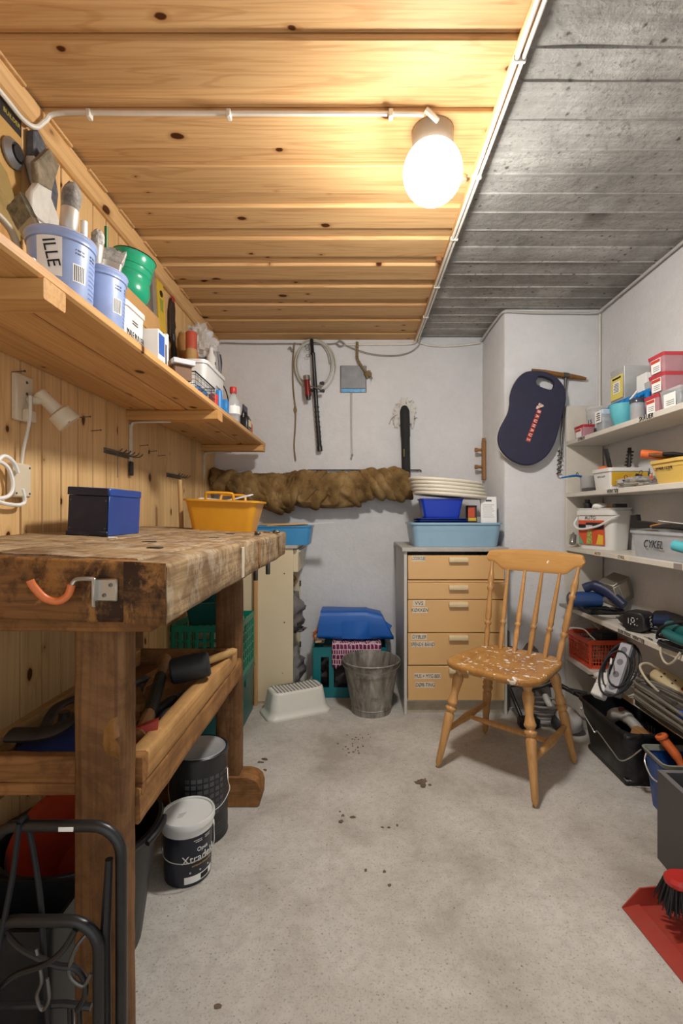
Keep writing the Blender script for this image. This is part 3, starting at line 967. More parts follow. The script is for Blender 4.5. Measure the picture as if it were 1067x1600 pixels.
MB().cyl(*rel([(-.66, 1.10, .541), (-.66, 1.10, .60)], o), .012).build('spindle', M_STEEL, cl)
MB().cyl(*rel([(-.62, 1.25, .541), (-.62, 1.25, .600)], o), .010).build('spindle', M_STEEL, cl)
solo(MB().blob((0, 0, .012), (.115, .10, .014), 3, .25, 2.5, 24, 8, flat_bottom=0), 'blue_cloth', mat('blue cloth', '#1d2f6b', .9, bmp=.3), 'dark blue cloth spread on the left of the tray floor', 'cloth', (-.612, 1.055, ZT))
solo(MB().prism([(-.02, -.05), (.02, -.055), (.028, .04), (-.012, .055)], 0, .012, .003), 'red_block', mat('red handle paint', '#9c3524', .5, dirt=.3), 'small red tool block at the front of the tray beside the leg', 'tool', (-.515, 1.0, ZT), R(-20))
# ================================================================ UNDER AND BESIDE THE BENCH
M_BLKP = mat('black plastic', '#191a1d', .42, var=.1, dirt=.2, dirtcol='#4a4a4c')
def ring_z(prof, seg=36): return MB().lathe(prof, seg)
bt = thing('mortar_tub', 'big black plastic tub on the floor under the workbench', 'tub', (-.657, 1.17, 0))
ring_z([(0, 0), (.128, 0), (.132, .004), (.171, .282), (.180, .284), (.183, .292), (.180, .300), (.172, .300), (.166, .285), (.126, .008), (0, .006)]).build('tub_body', M_BLKP, bt)
for s_ in (-1, 1):
    MB().tube(spline([(s_ * .178, -.05, .286), (s_ * .187, -.02, .290), (s_ * .187, .02, .290), (s_ * .178, .05, .286)]), .007, 8).build('grip', M_BLKP, bt)
ob = thing('orange_bucket', 'scratched red-orange bucket tipped inside the black tub', 'bucket', (-.668, 1.235, .155))
ob.rotation_euler = (R(34), 0, R(-8))
M_ORG = mat('orange red plastic', '#a8391c', .45, var=.12, dirt=.3, dirtcol='#6f2a1a')
ring_z([(0, 0), (.080, 0), (.085, .004), (.116, .165), (.124, .167), (.124, .178), (.114, .178), (.080, .010), (0, .008)], 30).build('bucket_body', M_ORG, ob)
MB().tube([(.12 * math.cos(R(a)), .12 * math.sin(R(a)) - .02 * 0, .174 - .0 + .012 * math.sin(R(a - 200))) for a in range(200, 345, 12)], .0025, 6).build('bail', M_STEEL, ob)

# white-lidded pail
xp = thing('paint_pail', 'small dark paint pail with a white lid reading Opus Xtradekk, beside the bench', 'pail', (-.487, 1.418, 0), R(0))
M_PAIL = mat('navy pail print', '#1b2030', .35, var=.3, vs=22)
M_WPL = mat('white plastic', '#dcdcd8', .35, var=.04)
ring_z([(0, 0), (.063, 0), (.065, .003), (.070, .150), (0, .150)], 36).build('pail_body', M_PAIL, xp)
ring_z([(.0705, .140), (.073, .142), (.0735, .160), (.0765, .162), (.0765, .176), (.074, .180), (.070, .178), (.069, .174), (0, .174)], 36).build('lid', M_WPL, xp)
# printed paper at the foot, lettering facing the room
def wrap_patch(r0, r1, z0, z1, a0, a1, n=12):
    mb = MB()
    mb.loft([[(r0 * math.cos(R(a0 + (a1 - a0) * k / n)), r0 * math.sin(R(a0 + (a1 - a0) * k / n)), z0) for k in range(n + 1)],
             [(r1 * math.cos(R(a0 + (a1 - a0) * k / n)), r1 * math.sin(R(a0 + (a1 - a0) * k / n)), z1) for k in range(n + 1)]], closed=False)
    return mb
A = -52
wrap_patch(.0655, .0662, .010, .030, A - 28, A + 52).build('sticker', PRINTW, xp)
wrap_patch(.0660, .0667, .013, .027, A + 12, A + 36).build('sticker', INK, xp)
def wrap_text(body, size, m, parent, r, z, adeg, name='lettering', sx=1.0):
    a = R(adeg)
    return text(body, size, m, parent, (r * math.cos(a), r * math.sin(a), z), (R(90), 0, a + R(90)), name, bend=r, sx=sx)
wrap_text('Xtradekk', .030, PRINTW, xp, .0692, .078, A + 14)
wrap_text('Opus', .016, PRINTW, xp, .0696, .101, A + 16)
wrap_text('EXTERIOR STANDARD', .0062, mat('gold print', '#c9a562', .4, .3), xp, .0687, .058, A + 16)
for z, a0_, a1_ in ((.128, -6, 14), (.123, -2, 14), (.130, 22, 40), (.125, 22, 38)): wrap_patch(.0700, .0701, z, z + .0018, A + a0_, A + a1_, 5).build('print_line', mat('white print', '#efefec', .5), xp)
for k in (-14, 10, 34): wrap_text('o', .010, PRINTW, xp, .0679, .042, A + k)
for k in range(4): MB().box(-.012, .010 - .002 * k, -.001, .001, 0, .0004).build('print_line', mat('faint grey print', '#a9a9a8', .6), xp, (-.012, -.004 - .006 * k, .1743), (0, 0, R(28)))
MB().tube(spline([(.074, .006, .150), (.080, -.012, .135), (.084, -.030, .105), (.071, -.052, .086), (.02, -.080, .080), (-.035, -.079, .092), (-.064, -.040, .120), (-.072, -.010, .150)], 5), .0013, 6).build('bail', mat('wire', '#c9c7c0', .35, .8), xp)
# black can
kc = thing('paint_can', 'tall black metal paint can with a grey lid, next to the far bench leg', 'paint can', (-.512, 1.60, 0))
M_CAN = mat('black can print', '#232426', .38, var=.2, vs=20)
ring_z([(0, 0), (.090, 0), (.093, .003), (.091, .010), (.091, .262), (.094, .266), (.094, .276), (.090, .279), (.086, .276), (.085, .270), (0, .270)], 40).build('can_body', M_CAN, kc)
ring_z([(0, .2705), (.074, .2705), (.080, .273), (.0845, .2765), (.083, .2785), (.076, .2745), (0, .2735)], 40).build('lid', mat('grey lid metal', '#b9bcc0', .35, .35, dirt=.25, dirtcol='#6a6a6c'), kc)
for col in range(7):
    for row in range(7):
        wrap_patch(.0914, .0914, .205 - row * .019, .218 - row * .019, -100 + col * 12, -91 + col * 12, 3).build('print_block', INKG if (col + row) % 3 else mat('faint print', '#3a3b3d', .5), kc)
for row in range(10): wrap_patch(.0914, .0914, .215 - row * .013, .220 - row * .013, -14, 12, 4).build('print_line', INKG, kc)
for row in range(4): wrap_patch(.0914, .0914, .055 - row * .010, .060 - row * .010, -40, 12, 6).build('print_line', mat('faint print', '#3a3b3d', .5), kc)
MB().tube(spline([(.091, .01, .205), (.100, -.02, .180), (.108, -.035, .155), (.080, -.062, .115), (.02, -.098, .112), (-.05, -.096, .135), (-.085, -.045, .165), (-.092, .0, .205)], 5), .0016, 6).build('bail', MATS['wire'], kc)

# folding luggage cart, black tubes
ct = thing('luggage_cart', 'folded black tubular luggage cart standing in front of the bench leg', 'cart', (-.46, .75, 0))
CO = Vector((-.46, .75, 0))
def cp(pts): return [Vector(p) - CO for p in pts]
M_TUBE = mat('black tube paint', '#1b1c1e', .35, var=.1, dirt=.15, dirtcol='#55524e')
def utube(xl, xr, y, z0, zt, r, rad, name='tube_frame'):
    pts = [(xl, y, z0), (xl, y, zt - rad)]
    for k in range(1, 7):
        a = R(180 - 90 * k / 6); pts.append((xl + rad + rad * math.cos(a), y, zt - rad + rad * math.sin(a)))
    for k in range(0, 7):
        a = R(90 - 90 * k / 6); pts.append((xr - rad + rad * math.cos(a), y, zt - rad + rad * math.sin(a)))
    pts.append((xr, y, z0))
    MB().tube(cp(pts), r, 12).build(name, M_TUBE, ct)
utube(-.565, -.361, .75, .06, .566, .0085, .045)
utube(-.552, -.384, .728, .10, .437, .0085, .045)
MB().tube(cp([(-.376, .742, .52), (-.382, .742, .40), (-.380, .742, .08)]), [.006, .008, .008], 8).build('inner_leg', M_TUBE, ct)
MB().tube(cp([(-.545, .735, .30), (-.44, .735, .305), (-.40, .735, .30)]), .005, 8).build('cross_rod', M_TUBE, ct)
MB().tube(cp(spline([(-.535, .73, .43), (-.50, .722, .402), (-.445, .720, .378), (-.418, .722, .372), (-.405, .726, .350), (-.407, .73, .32), (-.418, .73, .30)])), .0045, 8).build('cross_rod', M_TUBE, ct)
MB().tube(cp(spline([(-.535, .722, .335), (-.50, .715, .368), (-.455, .714, .385), (-.43, .716, .405), (-.415, .72, .43)])), .0045, 8).build('cross_rod', M_TUBE, ct)
MB().tube(cp(spline([(-.40, .728, .42), (-.416, .722, .40), (-.424, .72, .365), (-.405, .722, .345), (-.395, .726, .36)])), .003, 8).build('spring_hook', M_STEEL, ct)
MB().tube(cp(spline([(-.475, .722, .40), (-.463, .716, .36), (-.47, .716, .335), (-.462, .716, .315), (-.452, .716, .33), (-.456, .718, .36)])), .0025, 6).build('spring_hook', M_STEEL, ct)
for pts in ([(-.514, .742, .575), (-.520, .737, .50), (-.526, .715, .40), (-.532, .712, .30), (-.528, .715, .22), (-.515, .72, .10)], [(-.514, .758, .573), (-.500, .755, .52), (-.482, .745, .44), (-.466, .730, .33), (-.452, .73, .20), (-.44, .735, .09)]):
    MB().tube(cp(spline(pts)), .0042, 8).build('elastic_cord', mat('black elastic', '#111214', .7), ct)
MB().tube(cp(spline([(-.514, .742, .575), (-.512, .75, .579), (-.514, .758, .573)])), .0046, 8).build('cord_loop', MATS['black elastic'], ct)
for x in (-.418, -.432, -.545): MB().tube(cp([(x, .735, .30), (x + .006, .737, .08)]), .004, 8).build('upright_rod', M_TUBE, ct)
MB().box(-.10, .09, -.035, .10, .045, .052, .003).build('base_plate', M_TUBE, ct)
for x in (-.115, .105):
    m_ = T(x, .04, .045, 0, R(90))
    MB().lathe([(0, -.012), (.018, -.012), (.045, -.009), (.045, .009), (.018, .012), (0, .012)], 20, M=m_).build('wheel', M_BLKP, ct)
MB().cyl((-.115, .04, .045), (.105, .04, .045), .006).build('axle', M_STEEL, ct)
MB().box(-.0115, .0115, -.0095, -.008, -.0035, .0035, .0005).build('sticker', PRINTW, ct, (.018, 0, .566))
solo(MB().tub(.20, .10, .22, .12, .30, .003, .02, .004), 'black_bin', M_BLKP, 'black plastic bin on the floor behind the luggage cart', 'bin', (-.66, .93, 0))
# ================================================================ CHAIR
M_CH = wood('chair beech', '#c99a62', '#94622f', 'Z', False, knots=.10, rough=.32, streak=.35, bmp=.05)
M_SEAT = wood('chair seat beech', '#c2904f', '#8d5a28', 'Y', False, knots=.10, rough=.35, streak=.4, bmp=.08, spots=('#e9e4da', 42, .62), dirty=('#7d4f26', .35))
M_RAILW = wood('chair rail beech', '#cf9f62', '#a87338', 'X', False, knots=.0, rough=.3, streak=.3, spots=('#efe2c8', 30, .73))
ch = thing('chair', 'varnished wooden spindle-back chair with white paint splashes on its seat', 'chair', (.636, 2.014, 0), R(-42.5))
# seat: rounded square, dished, thicker rolled front edge
outl = []
for k in range(48):
    a = 2 * math.pi * k / 48
    ca, sa = math.cos(a), math.sin(a)
    e = .40
    x = .196 * math.copysign(abs(ca) ** e, ca)
    y = .195 * math.copysign(abs(sa) ** e, sa)
    x *= 1 - .07 * (y / .195)
    outl.append((x, y - .01 * (1 - (x / .2) ** 2) * (1 if y < 0 else 0)))
rings = []
for s_, z in ((.2, .407), (.80, .407), (.93, .410), (.985, .418), (1.0, .428), (.995, .437), (.965, .443), (.90, .4435), (.72, .439), (.45, .4365), (.15, .436)):
    rings.append([(x * s_, y * s_, z) for x, y in outl])
MB().loft(rings).build('seat', M_SEAT, ch, smooth=60)
# turned legs
legp = [(0, .009), (.03, .0155), (.10, .018), (.20, .0185), (.24, .0175), (.252, .0165), (.258, .021), (.268, .0215), (.276, .0175), (.284, .021), (.294, .0205), (.302, .016), (.33, .0195), (.36, .0205), (.385, .018), (.40, .014), (.425, .015)]
def turned(mb, p0, p1, prof, seg=16):
    p0, p1 = Vector(p0), Vector(p1)
    L = prof[-1][0]
    return mb.tube([p0.lerp(p1, t / L) for t, r in prof], [r for t, r in prof], seg)
feet = {}
legprof = [(0, .0005), (.0, .0125), (.02, .0150), (.10, .0185), (.17, .0200), (.213, .0175), (.222, .0145), (.227, .0195), (.233, .0235), (.241, .0230), (.246, .0160), (.250, .0150), (.255, .0215), (.262, .0230), (.269, .0200), (.275, .0150), (.30, .0190), (.335, .0225), (.360, .0200), (.376, .0140), (.382, .0150), (.388, .0185), (.394, .0170), (.41, .0150)]
for sx in (-1, 1):
    for sy in (-1, 1):
        p0, p1 = Vector((sx * .205, sy * .207, 0)), Vector((sx * .142, sy * .128, .412))
        feet[(sx, sy)] = (p0, p1)
        mb = MB(); turned(mb, p0, p1, legprof); mb.build('leg', M_CH, ch, smooth=60)
def at(sx, sy, z):
    p0, p1 = feet[(sx, sy)]
    return p0.lerp(p1, z / .412)
for sx in (-1, 1):
    a, b = at(sx, -1, .150), at(sx, 1, .165)
    mb = MB(); turned(mb, a, b, [(0, .009), (.1, .011), (.3, .0125), (.42, .016), (.5, .0175), (.58, .016), (.7, .0125), (.9, .011), (1, .009)], 12); mb.build('side_stretcher', M_CH, ch, smooth=60)
a, b = at(-1, -1, .150).lerp(at(-1, 1, .165), .5), at(1, -1, .150).lerp(at(1, 1, .165), .5)
mb = MB(); turned(mb, a, b, [(0, .008), (.2, .0105), (.5, .012), (.8, .0105), (1, .008)], 12); mb.build('cross_stretcher', M_CH, ch, smooth=60)
# back rail: shaped board, bowed in plan
def bowy(x): return .262 + .018 * (1 - (x / .225) ** 2)
nx = 40
top, bot = [], []
for i in range(nx + 1):
    x = -.228 + .456 * i / nx
    u = abs(x) / .228
    zt = .872 + .012 * (1 - u ** 2) - (.030 * max(0, (u - .93) / .07) ** 2)
    # the lower edge: deep belly in the middle, stepping up in an ogee toward the ends
    g = max(0, min(1, (u - .60) / .26)); g = g * g * (3 - 2 * g)
    zb = .784 + .036 * g + (.022 * max(0, (u - .93) / .07) ** 2)
    top.append((x, zt)); bot.append((x, zb))
rings = []
for i in range(nx + 1):
    x, zt = top[i]; zb = bot[i][1]
    yb = bowy(x); h = zt - zb
    ring = []
    for u, v in ((-.008, .006), (-.010, .2 * h), (-.010, .8 * h), (-.008, h - .004), (-.004, h), (.006, h), (.010, h - .004), (.011, .8 * h), (.011, .2 * h), (.008, .004), (.003, 0), (-.004, 0)):
        tiltb = (zb + v - .78) * .16
        ring.append((x, yb + u + tiltb, zb + v))
    rings.append(ring)
MB().loft(rings).build('back_rail', M_RAILW, ch, smooth=50)
# six spindles, the outer two heavier
sp_in = [(0, .0085), (.04, .0105), (.09, .0120), (.113, .0085), (.118, .0140), (.126, .0145), (.131, .0090), (.135, .0085), (.146, .0128), (.165, .0115), (.22, .0100), (.30, .0085), (.38, .0065)]
sp_out = [(0, .0090), (.03, .0115), (.075, .0130), (.098, .0090), (.104, .0152), (.114, .0152), (.120, .0092), (.135, .0140), (.20, .0128), (.258, .0095), (.266, .0152), (.276, .0152), (.284, .0095), (.31, .0152), (.335, .0130), (.36, .0085), (.40, .0075)]
for x0, x1, outer in ((-.162, -.200, 1), (-.100, -.120, 0), (-.034, -.040, 0), (.034, .040, 0), (.100, .120, 0), (.162, .200, 1)):
    zt = .820 if outer else .792
    mb = MB(); turned(mb, (x0, .150 - (.014 if outer else 0), .437), (x1, bowy(x1) + (zt - .78) * .16, zt), sp_out if outer else sp_in, 12); mb.build('spindle', M_CH, ch, smooth=60)

# ================================================================ DRAWER CABINET
M_CREAM = mat('beige laminate', '#d9ae74', .4, var=.03, vs=5)
M_CARC = mat('grey white laminate', '#c3c0b8', .45, var=.05)
M_HNDL = mat('cream handle plastic', '#d6c29a', .35)
M_TAPE = mat('masking tape', '#ddd0ba', .7, alpha=1.0)
dc = thing('drawer_cabinet', 'beige five-drawer kitchen cabinet with taped labels and grey worktop', 'cabinet', (.527, 2.785, 0))
DX, DY = .527, 2.785
def dbox(x0, x1, y0, y1, z0, z1, b=.0015): return MB().box(x0 - DX, x1 - DX, y0 - DY, y1 - DY, z0, z1, b)
dbox(.262, .278, 2.527, 3.035, 0, .853).build('side_panel', M_CARC, dc)
dbox(.786, .802, 2.527, 3.035, 0, .853).build('side_panel', M_CARC, dc)
dbox(.278, .786, 3.020, 3.032, 0.06, .853).build('back_panel', M_CARC, dc)
dbox(.278, .786, 2.555, 2.570, 0, .076).build('plinth', mat('plinth', '#b3a791', .6, dirt=.3), dc)
dbox(.278, .786, 2.535, 3.020, .066, .078).build('bottom', M_CARC, dc)
dbox(.250, .806, 2.510, 3.040, .8535, .875, .002).build('worktop', mat('grey worktop', '#b0aca5', .5, var=.12, vs=40), dc)
TAPES = {0: [('LODDEKOLBE', .315, .052, .818, .021)], 2: [('VVS', .318, .044, .585, .0), ('KØKKEN', .322, .062, .549, .0)], 3: [('DYBLER', .320, .060, .410, 0), ('SPENDE BÅND', .337, .100, .371, 0)], 4: [('MUS + MYG BEK', .362, .118, .206, 0), ('DØR-TING', .350, .078, .160, 0)]}
for i, (z0, z1) in enumerate(((.709, .8337), (.606, .690), (.433, .602), (.264, .429), (.080, .258))):
    d_ = dbox(.281, .784, 2.514, 2.532, z0, z1, .002).build('drawer', M_CREAM, dc)
    # cup-shaped bar handle under the top edge
    hz = z1 - .019
    prof = [(-.000, .010), (-.014, .010), (-.019, .004), (-.020, -.006), (-.0185, -.014), (-.013, -.016), (-.0125, -.012), (-.016, -.010), (-.0165, .002), (-.011, .006), (0, .006)]
    mb = MB().loft([[(x, 2.514 - DY + y, hz + z) for y, z in prof] for x in (.493 - DX, .590 - DX)])
    for x in (.4945, .5885): mb.box(x - .002 - DX, x + .002 - DX, 2.497 - DY, 2.514 - DY, hz - .008, hz + .009, .001)
    mb.build('handle', M_HNDL, d_)
    for body, xc, w_, z, _u in TAPES.get(i, []):
        xc += .02
        MB().box(xc - w_ / 2 - .010 - DX, xc + w_ / 2 + .010 - DX, 2.5132 - DY, 2.5145 - DY, z - .015, z + .015, .0003).build('tape_label', M_TAPE, d_)
        text(body, .027, INK, d_, (xc - DX, 2.5128 - DY, z), FRONT, 'lettering', shear=.1, sx=min(1.0, (w_ + .004) / (len(body) * .0135)))
# two inner sides of the gap below drawer one
dbox(.281, .784, 2.522, 2.530, .692, .706, .001).build('divider', M_CREAM, dc)

# ---------------------------------------------------------------- on the drawer cabinet
ZW = .8755
M_LBL = mat('light blue tub plastic', '#8fb2c8', .35, var=.04)
t = thing('wash_tub', 'light blue plastic wash tub on the drawer cabinet', 'tub', (.545, 2.70, ZW))
MB().tub(.445, .27, .478, .30, .128, .004, .035, .007, .010).build('tub_body', M_LBL, t)
MB().band(.4665, .2915, .4715, .296, .014, .004, .036, z0=.080).build('step_band', M_LBL, t)
M_BLU = mat('bright blue plastic', '#1238b4', .3, var=.05)
for k in range(3):
    solo(MB().tub(.235, .20, .27, .22, .022, .002, .02, .006, .003), 'blue_tray', mat('dark blue plastic', '#16337f', .3), ('lowest', 'middle', 'topmost')[k] + ' of three dark blue trays stacked in the wash tub', 'tray', (.475, 2.69, ZW + .105 + k * .010 + .004), R(-1 + k), 'blue trays in the wash tub')
solo(MB().tub(.185, .16, .225, .19, .112, .003, .015, .005), 'blue_bin', M_BLU, 'bright blue plastic bin standing on the dark blue trays', 'bin', (.478, 2.69, ZW + .146), R(-2))
M_LID = mat('cream lid plastic', '#ddd6c4', .4, var=.05)
for k in range(5):
    rr = MB()
    ol = [(.205 * math.cos(2 * math.pi * q / 40) * (1 if True else 1), .145 * math.copysign(abs(math.sin(2 * math.pi * q / 40)) ** .8, math.sin(2 * math.pi * q / 40))) for q in range(40)]
    prof = [(.97, 0), (1.0, .004), (1.015, .009), (1.012, .015), (.99, .019), (.955, .017), (.93, .012), (.90, .011), (.3, .012)]
    rr.loft([[(x * s_, y * s_, z) for x, y in ol] for s_, z in prof] + [[(x * .3, y * .3, .006) for x, y in ol], [(x * .92, y * .92, .005) for x, y in ol]])
    solo(rr, 'tub_lid', M_LID, ('lowest', 'second lowest', 'middle', 'second highest', 'topmost')[k] + ' of five cream oval lids stacked on the blue bin', 'lid', (.535 - .006 * k, 2.705, ZW + .268 + k * .0188), (0, R(4.5), R(2 * k)), 'cream lids on the cabinet')
t = thing('blister_pack', 'white cardboard blister pack standing in the wash tub', 'package', (.735, 2.63, ZW + .006))
t.rotation_euler = (R(-4), 0, 0)
MB().box(-.043, .043, -.008, .008, 0, .262, .001).build('card', PRINTW, t)
MB().box(-.016, .016, -.0086, -.0078, .236, .246, .001).build('hang_slot', INKG, t)
for k in range(7): MB().box(-.034, .030 - .006 * (k % 3), -.0086, -.008, .150 + k * .011, .153 + k * .011).build('print_line', mat('pale print', '#a9a9ab', .6), t)
t = thing('small_carton', 'small orange and black carton behind the white pack in the wash tub', 'carton', (.650, 2.68, ZW + .006))
MB().box(-.024, .024, -.03, .03, 0, .215, .001).build('carton_body', mat('dark carton', '#3b2c28', .6, var=.3, vs=40), t)
MB().box(-.0245, .012, -.0306, -.029, .15, .205).build('print_panel', mat('orange print', '#c9502c', .5), t)
MB().box(-.0245, .020, -.0306, -.029, .13, .148).build('print_panel', mat('yellow print', '#d9b43a', .5), t)
solo(MB().box(-.050, .05, -.07, .07, 0, .004, .001).box(-.05, .05, -.07, -.066, 0, .03, .001), 'clear_tray', glossy_clear('clear plastic'), 'small clear plastic tray on the wash tub beside the white pack', 'tray', (.728, 2.74, ZW + .129))
# ================================================================ CREAM CABINET BEHIND THE BENCH
M_CRM = mat('cream panel', '#d8c9a9', .45, var=.04, vs=4)
cc = thing('cream_cabinet', 'cream open-fronted cabinet against the back wall beyond the workbench', 'cabinet', (-.60, 2.85, 0))
CX, CY = -.60, 2.85
def cbx(x0, x1, y0, y1, z0, z1, b=.0015): return MB().box(x0 - CX, x1 - CX, y0 - CY, y1 - CY, z0, z1, b)
cbx(-.872, -.337, 2.672, 2.690, .012, .858).build('side_panel', M_CRM, cc)
cbx(-.872, -.337, 3.020, 3.038, .0, .858).build('side_panel', M_CRM, cc)
cbx(-.872, -.34, 2.690, 3.020, .02, .038).build('bottom', M_CRM, cc)
cbx(-.872, -.860, 2.690, 3.020, .0, .858).build('back_panel', M_CRM, cc)
cbx(-.86, -.345, 2.675, 3.02, 0, .03).build('plinth', mat('plinth', '#b3a791', .6, dirt=.3), cc)
cbx(-.872, -.312, 2.660, 3.042, .8585, .876, .002).build('worktop', mat('grey worktop', '#b0aca5', .5, var=.12, vs=40), cc)
dr = cbx(-.80, -.312, 2.700, 3.012, .725, .852, .002).build('drawer', M_CRM, cc)
cbx(-.3125, -.300, 2.705, 3.0, .835, .846).build('drawer_lip', M_CARC, dr)
cbx(-.345, -.338, 2.671, 2.6715, .0, .0).build('edge', M_CRM, cc) if False else None
for z in (.62, .35): MB().lathe([(0, 0), (.004, 0), (.003, .002), (0, .0025)], 10, M=T(-.385 - CX, 2.672 - CY, z + .1, R(90))).build('screw_cap', INK, cc)
for z in (.60, .22): cbx(-.339, -.330, 3.010, 3.019, z, z + .035).build('hinge', M_STEEL, cc)
cbx(-.86, -.36, 2.691, 3.019, .330, .344).build('shelf', M_CRM, cc)
M_BAG = mat('grey bag plastic', '#6f6a6a', .35, var=.3, vs=9, bmp=.6, bs_=22)
for i, (x, y, z, rx, rz_, lab) in enumerate(((-.41, 2.85, .345, .105, .125, 'large grey plastic bag stuffed on the cream cabinet shelf'), (-.405, 2.83, .04, .10, .11, 'grey plastic bag on the cabinet floor, below the large one'))):
    solo(MB().blob((0, 0, rz_), (rx, .13, rz_), i + 2, .28, 3.2, 34, 22, flat_bottom=.002), 'plastic_bag', M_BAG if i == 0 else glossy_clear('grey film', '#8c8a8c', .8, .25), lab, 'plastic bag', (x, y, z), smooth=180)
solo(MB().blob((0, 0, .05), (.07, .09, .05), 5, .3, 3, 24, 16, flat_bottom=.001), 'paper_bag', mat('brown paper', '#8a6c48', .8, bmp=.4), 'crumpled brown paper bag on top of the grey plastic bag', 'paper bag', (-.42, 2.86, .605))
solo(MB().blob((0, 0, .02), (.05, .03, .018), 7, .5, 3, 20, 12, flat_bottom=.0), 'film_scrap', mat('dark film', '#4b4748', .3, bmp=.5), 'dark scrap of plastic film poking out of the cream cabinet', 'plastic scrap', (-.335, 2.87, .345), (0, R(-8), 0))
# blue tray with tools on the cream worktop
M_SKY = mat('sky blue plastic', '#3f8fc6', .35, var=.05)
t = thing('blue_storage_tray', 'sky blue plastic tray on the cream cabinet behind the bench end', 'tray', (-.42, 2.80, .8765))
MB().tub(.33, .20, .355, .225, .105, .003, .02, .005).build('tray_body', M_SKY, t)
MB().box(.118, .140, -.1085, -.1065, .070, .094, .001).build('price_sticker', PRINTW, t, rot=(R(-6), 0, 0))
t = thing('drywall_knife', 'filling knife with wooden handle and broad white blade across the blue tray', 'putty knife', (-.33, 2.73, .990))
t.rotation_euler = (0, R(-3), R(-4))
MB().tube([(-.16, 0, .0), (-.10, 0, .002), (0, 0, .0), (.07, 0, 0)], [.013, .016, .014, .011], 10, flat=.55).build('handle', wood('knife handle wood', '#d3b083', '#a57e4a', 'X', knots=0), t)
MB().prism([(.06, -.018), (.13, -.022), (.225, -.030), (.20, .028), (.06, .018)], -.0015, .0015, .0005).build('blade', mat('white blade', '#e4e4e2', .3), t)
solo(MB().box(-.13, .05, -.03, .03, 0, .012, .002), 'wooden_ruler', wood('pale slat', '#d8bd92', '#a98757', 'X', knots=0), 'pale flat wooden strip lying across the blue tray behind the filling knife', 'wood strip', (-.42, 2.83, .9825), R(3))

# ================================================================ TEAL CRATES BEHIND THE BENCH
def crate(name, label, cx, cy, w_, d_, h, m, z=0.0, rz=0.0, cols=4, rows=4, t=.006):
    """open plastic crate with a slatted lattice: every bar is real"""
    c = thing(name, label, 'crate', (cx, cy, z), rz)
    MB().box(-w_ / 2, w_ / 2, -d_ / 2, d_ / 2, 0, t, .001).build('floor_panel', m, c)
    for (ux, uy, L, off) in ((1, 0, w_, -d_ / 2), (1, 0, w_, d_ / 2 - t), (0, 1, d_, -w_ / 2), (0, 1, d_, w_ / 2 - t)):
        mb = MB()
        def seg(a0, a1, z0, z1, e=0.0):
            if ux: mb.box(a0, a1, off + e, off + t - e, z0, z1, .001)
            else: mb.box(off + e, off + t - e, a0, a1, z0, z1, .001)
        seg(-L / 2, L / 2, h - .030, h); seg(-L / 2, L / 2, t, .030)
        for k in range(cols + 1):
            a = -L / 2 + .012 + (L - .024) * k / cols
            seg(a - .007, a + .007, .028, h - .028, .0006)
        for k in range(1, rows):
            zz = .030 + (h - .060) * k / rows
            seg(-L / 2 + .005, L / 2 - .005, zz - .004, zz + .004, .0012)
        mb.build('side_lattice', m, c)
    mb = MB().tub(w_ + .008, d_ + .008, w_ + .008, d_ + .008, .014, .012, .006, z0=h - .012)
    return c
M_TEAL = mat('teal plastic', '#0f7f66', .4, var=.08)
M_TEALD = mat('dark teal box', '#135a57', .4, var=.1)
t = thing('teal_box', 'solid dark teal box on the floor behind the far bench leg', 'box', (-.70, 2.44, 0))
MB().tub(.31, .35, .32, .36, .225, .004, .012).build('box_body', M_TEALD, t)
MB().box(-.163, .163, -.183, .183, .2255, .250, .004).build('lid', M_TEALD, t)
MB().box(.1605, .166, -.05, .05, .19, .235, .002).build('latch', M_TEALD, t)
crate('lattice_crate', 'green teal lattice crate stacked on the dark teal box', -.70, 2.44, .32, .36, .275, M_TEAL, .2515, 0, 8, 5)
solo(MB().tub(.20, .14, .22, .16, .12, .003, .015, .004), 'dark_tray', M_TEALD, 'dark green tray tipped on the lattice crate', 'tray', (-.70, 2.40, .530), (R(14), 0, R(5)))
st = MB(); rough_beam(st, -.62, -.585, 2.235, 2.258, 0, .86, 'Z', 10, .001, .003, 3)
solo(st, 'timber_stud', wood('stud pine', '#cfa56e', '#9d7140', 'Z', knots=.1), 'pale upright timber behind the far leg of the workbench', 'timber')
st = MB(); rough_beam(st, -.548, -.530, 2.640, 2.665, 0, .857, 'Z', 10, .001, .003, 3)
solo(st, 'timber_batten', MATS['stud pine'], 'slim upright batten leaning beside the cream cabinet panel', 'timber')
# slatted crate with cloths under the blue tarp
M_TEAL2 = mat('petrol plastic', '#0c6f74', .42, var=.06)
cr = thing('slatted_crate', 'petrol green slatted crate on the floor holding cloths and a blue tarpaulin', 'crate', (-.024, 2.885, 0))
W_, D_, H_ = .42, .25, .288
for sy in (-1, 1):
    y0 = sy * D_ / 2
    mb = MB().box(-W_ / 2, -W_ / 2 + .045, y0 - .004, y0 + .004, .0, H_, .001).box(W_ / 2 - .045, W_ / 2, y0 - .004, y0 + .004, 0, H_, .001)
    mb.box(-W_ / 2 + .002, W_ / 2 - .002, y0 - .0034, y0 + .0034, H_ - .055, H_ - .001, .001).box(-W_ / 2 + .002, W_ / 2 - .002, y0 - .0034, y0 + .0034, .001, .060, .001)
    for k in range(1, 4): mb.box(-W_ / 2 + k * W_ / 4 - .014, -W_ / 2 + k * W_ / 4 + .014, y0 - .0028, y0 + .0028, .05, H_ - .04, .001)
    mb.box(-W_ / 2 - .001, W_ / 2 + .001, y0 - .006, y0 + .006, H_ - .008, H_, .001)
    mb.build('side_panel', M_TEAL2, cr)
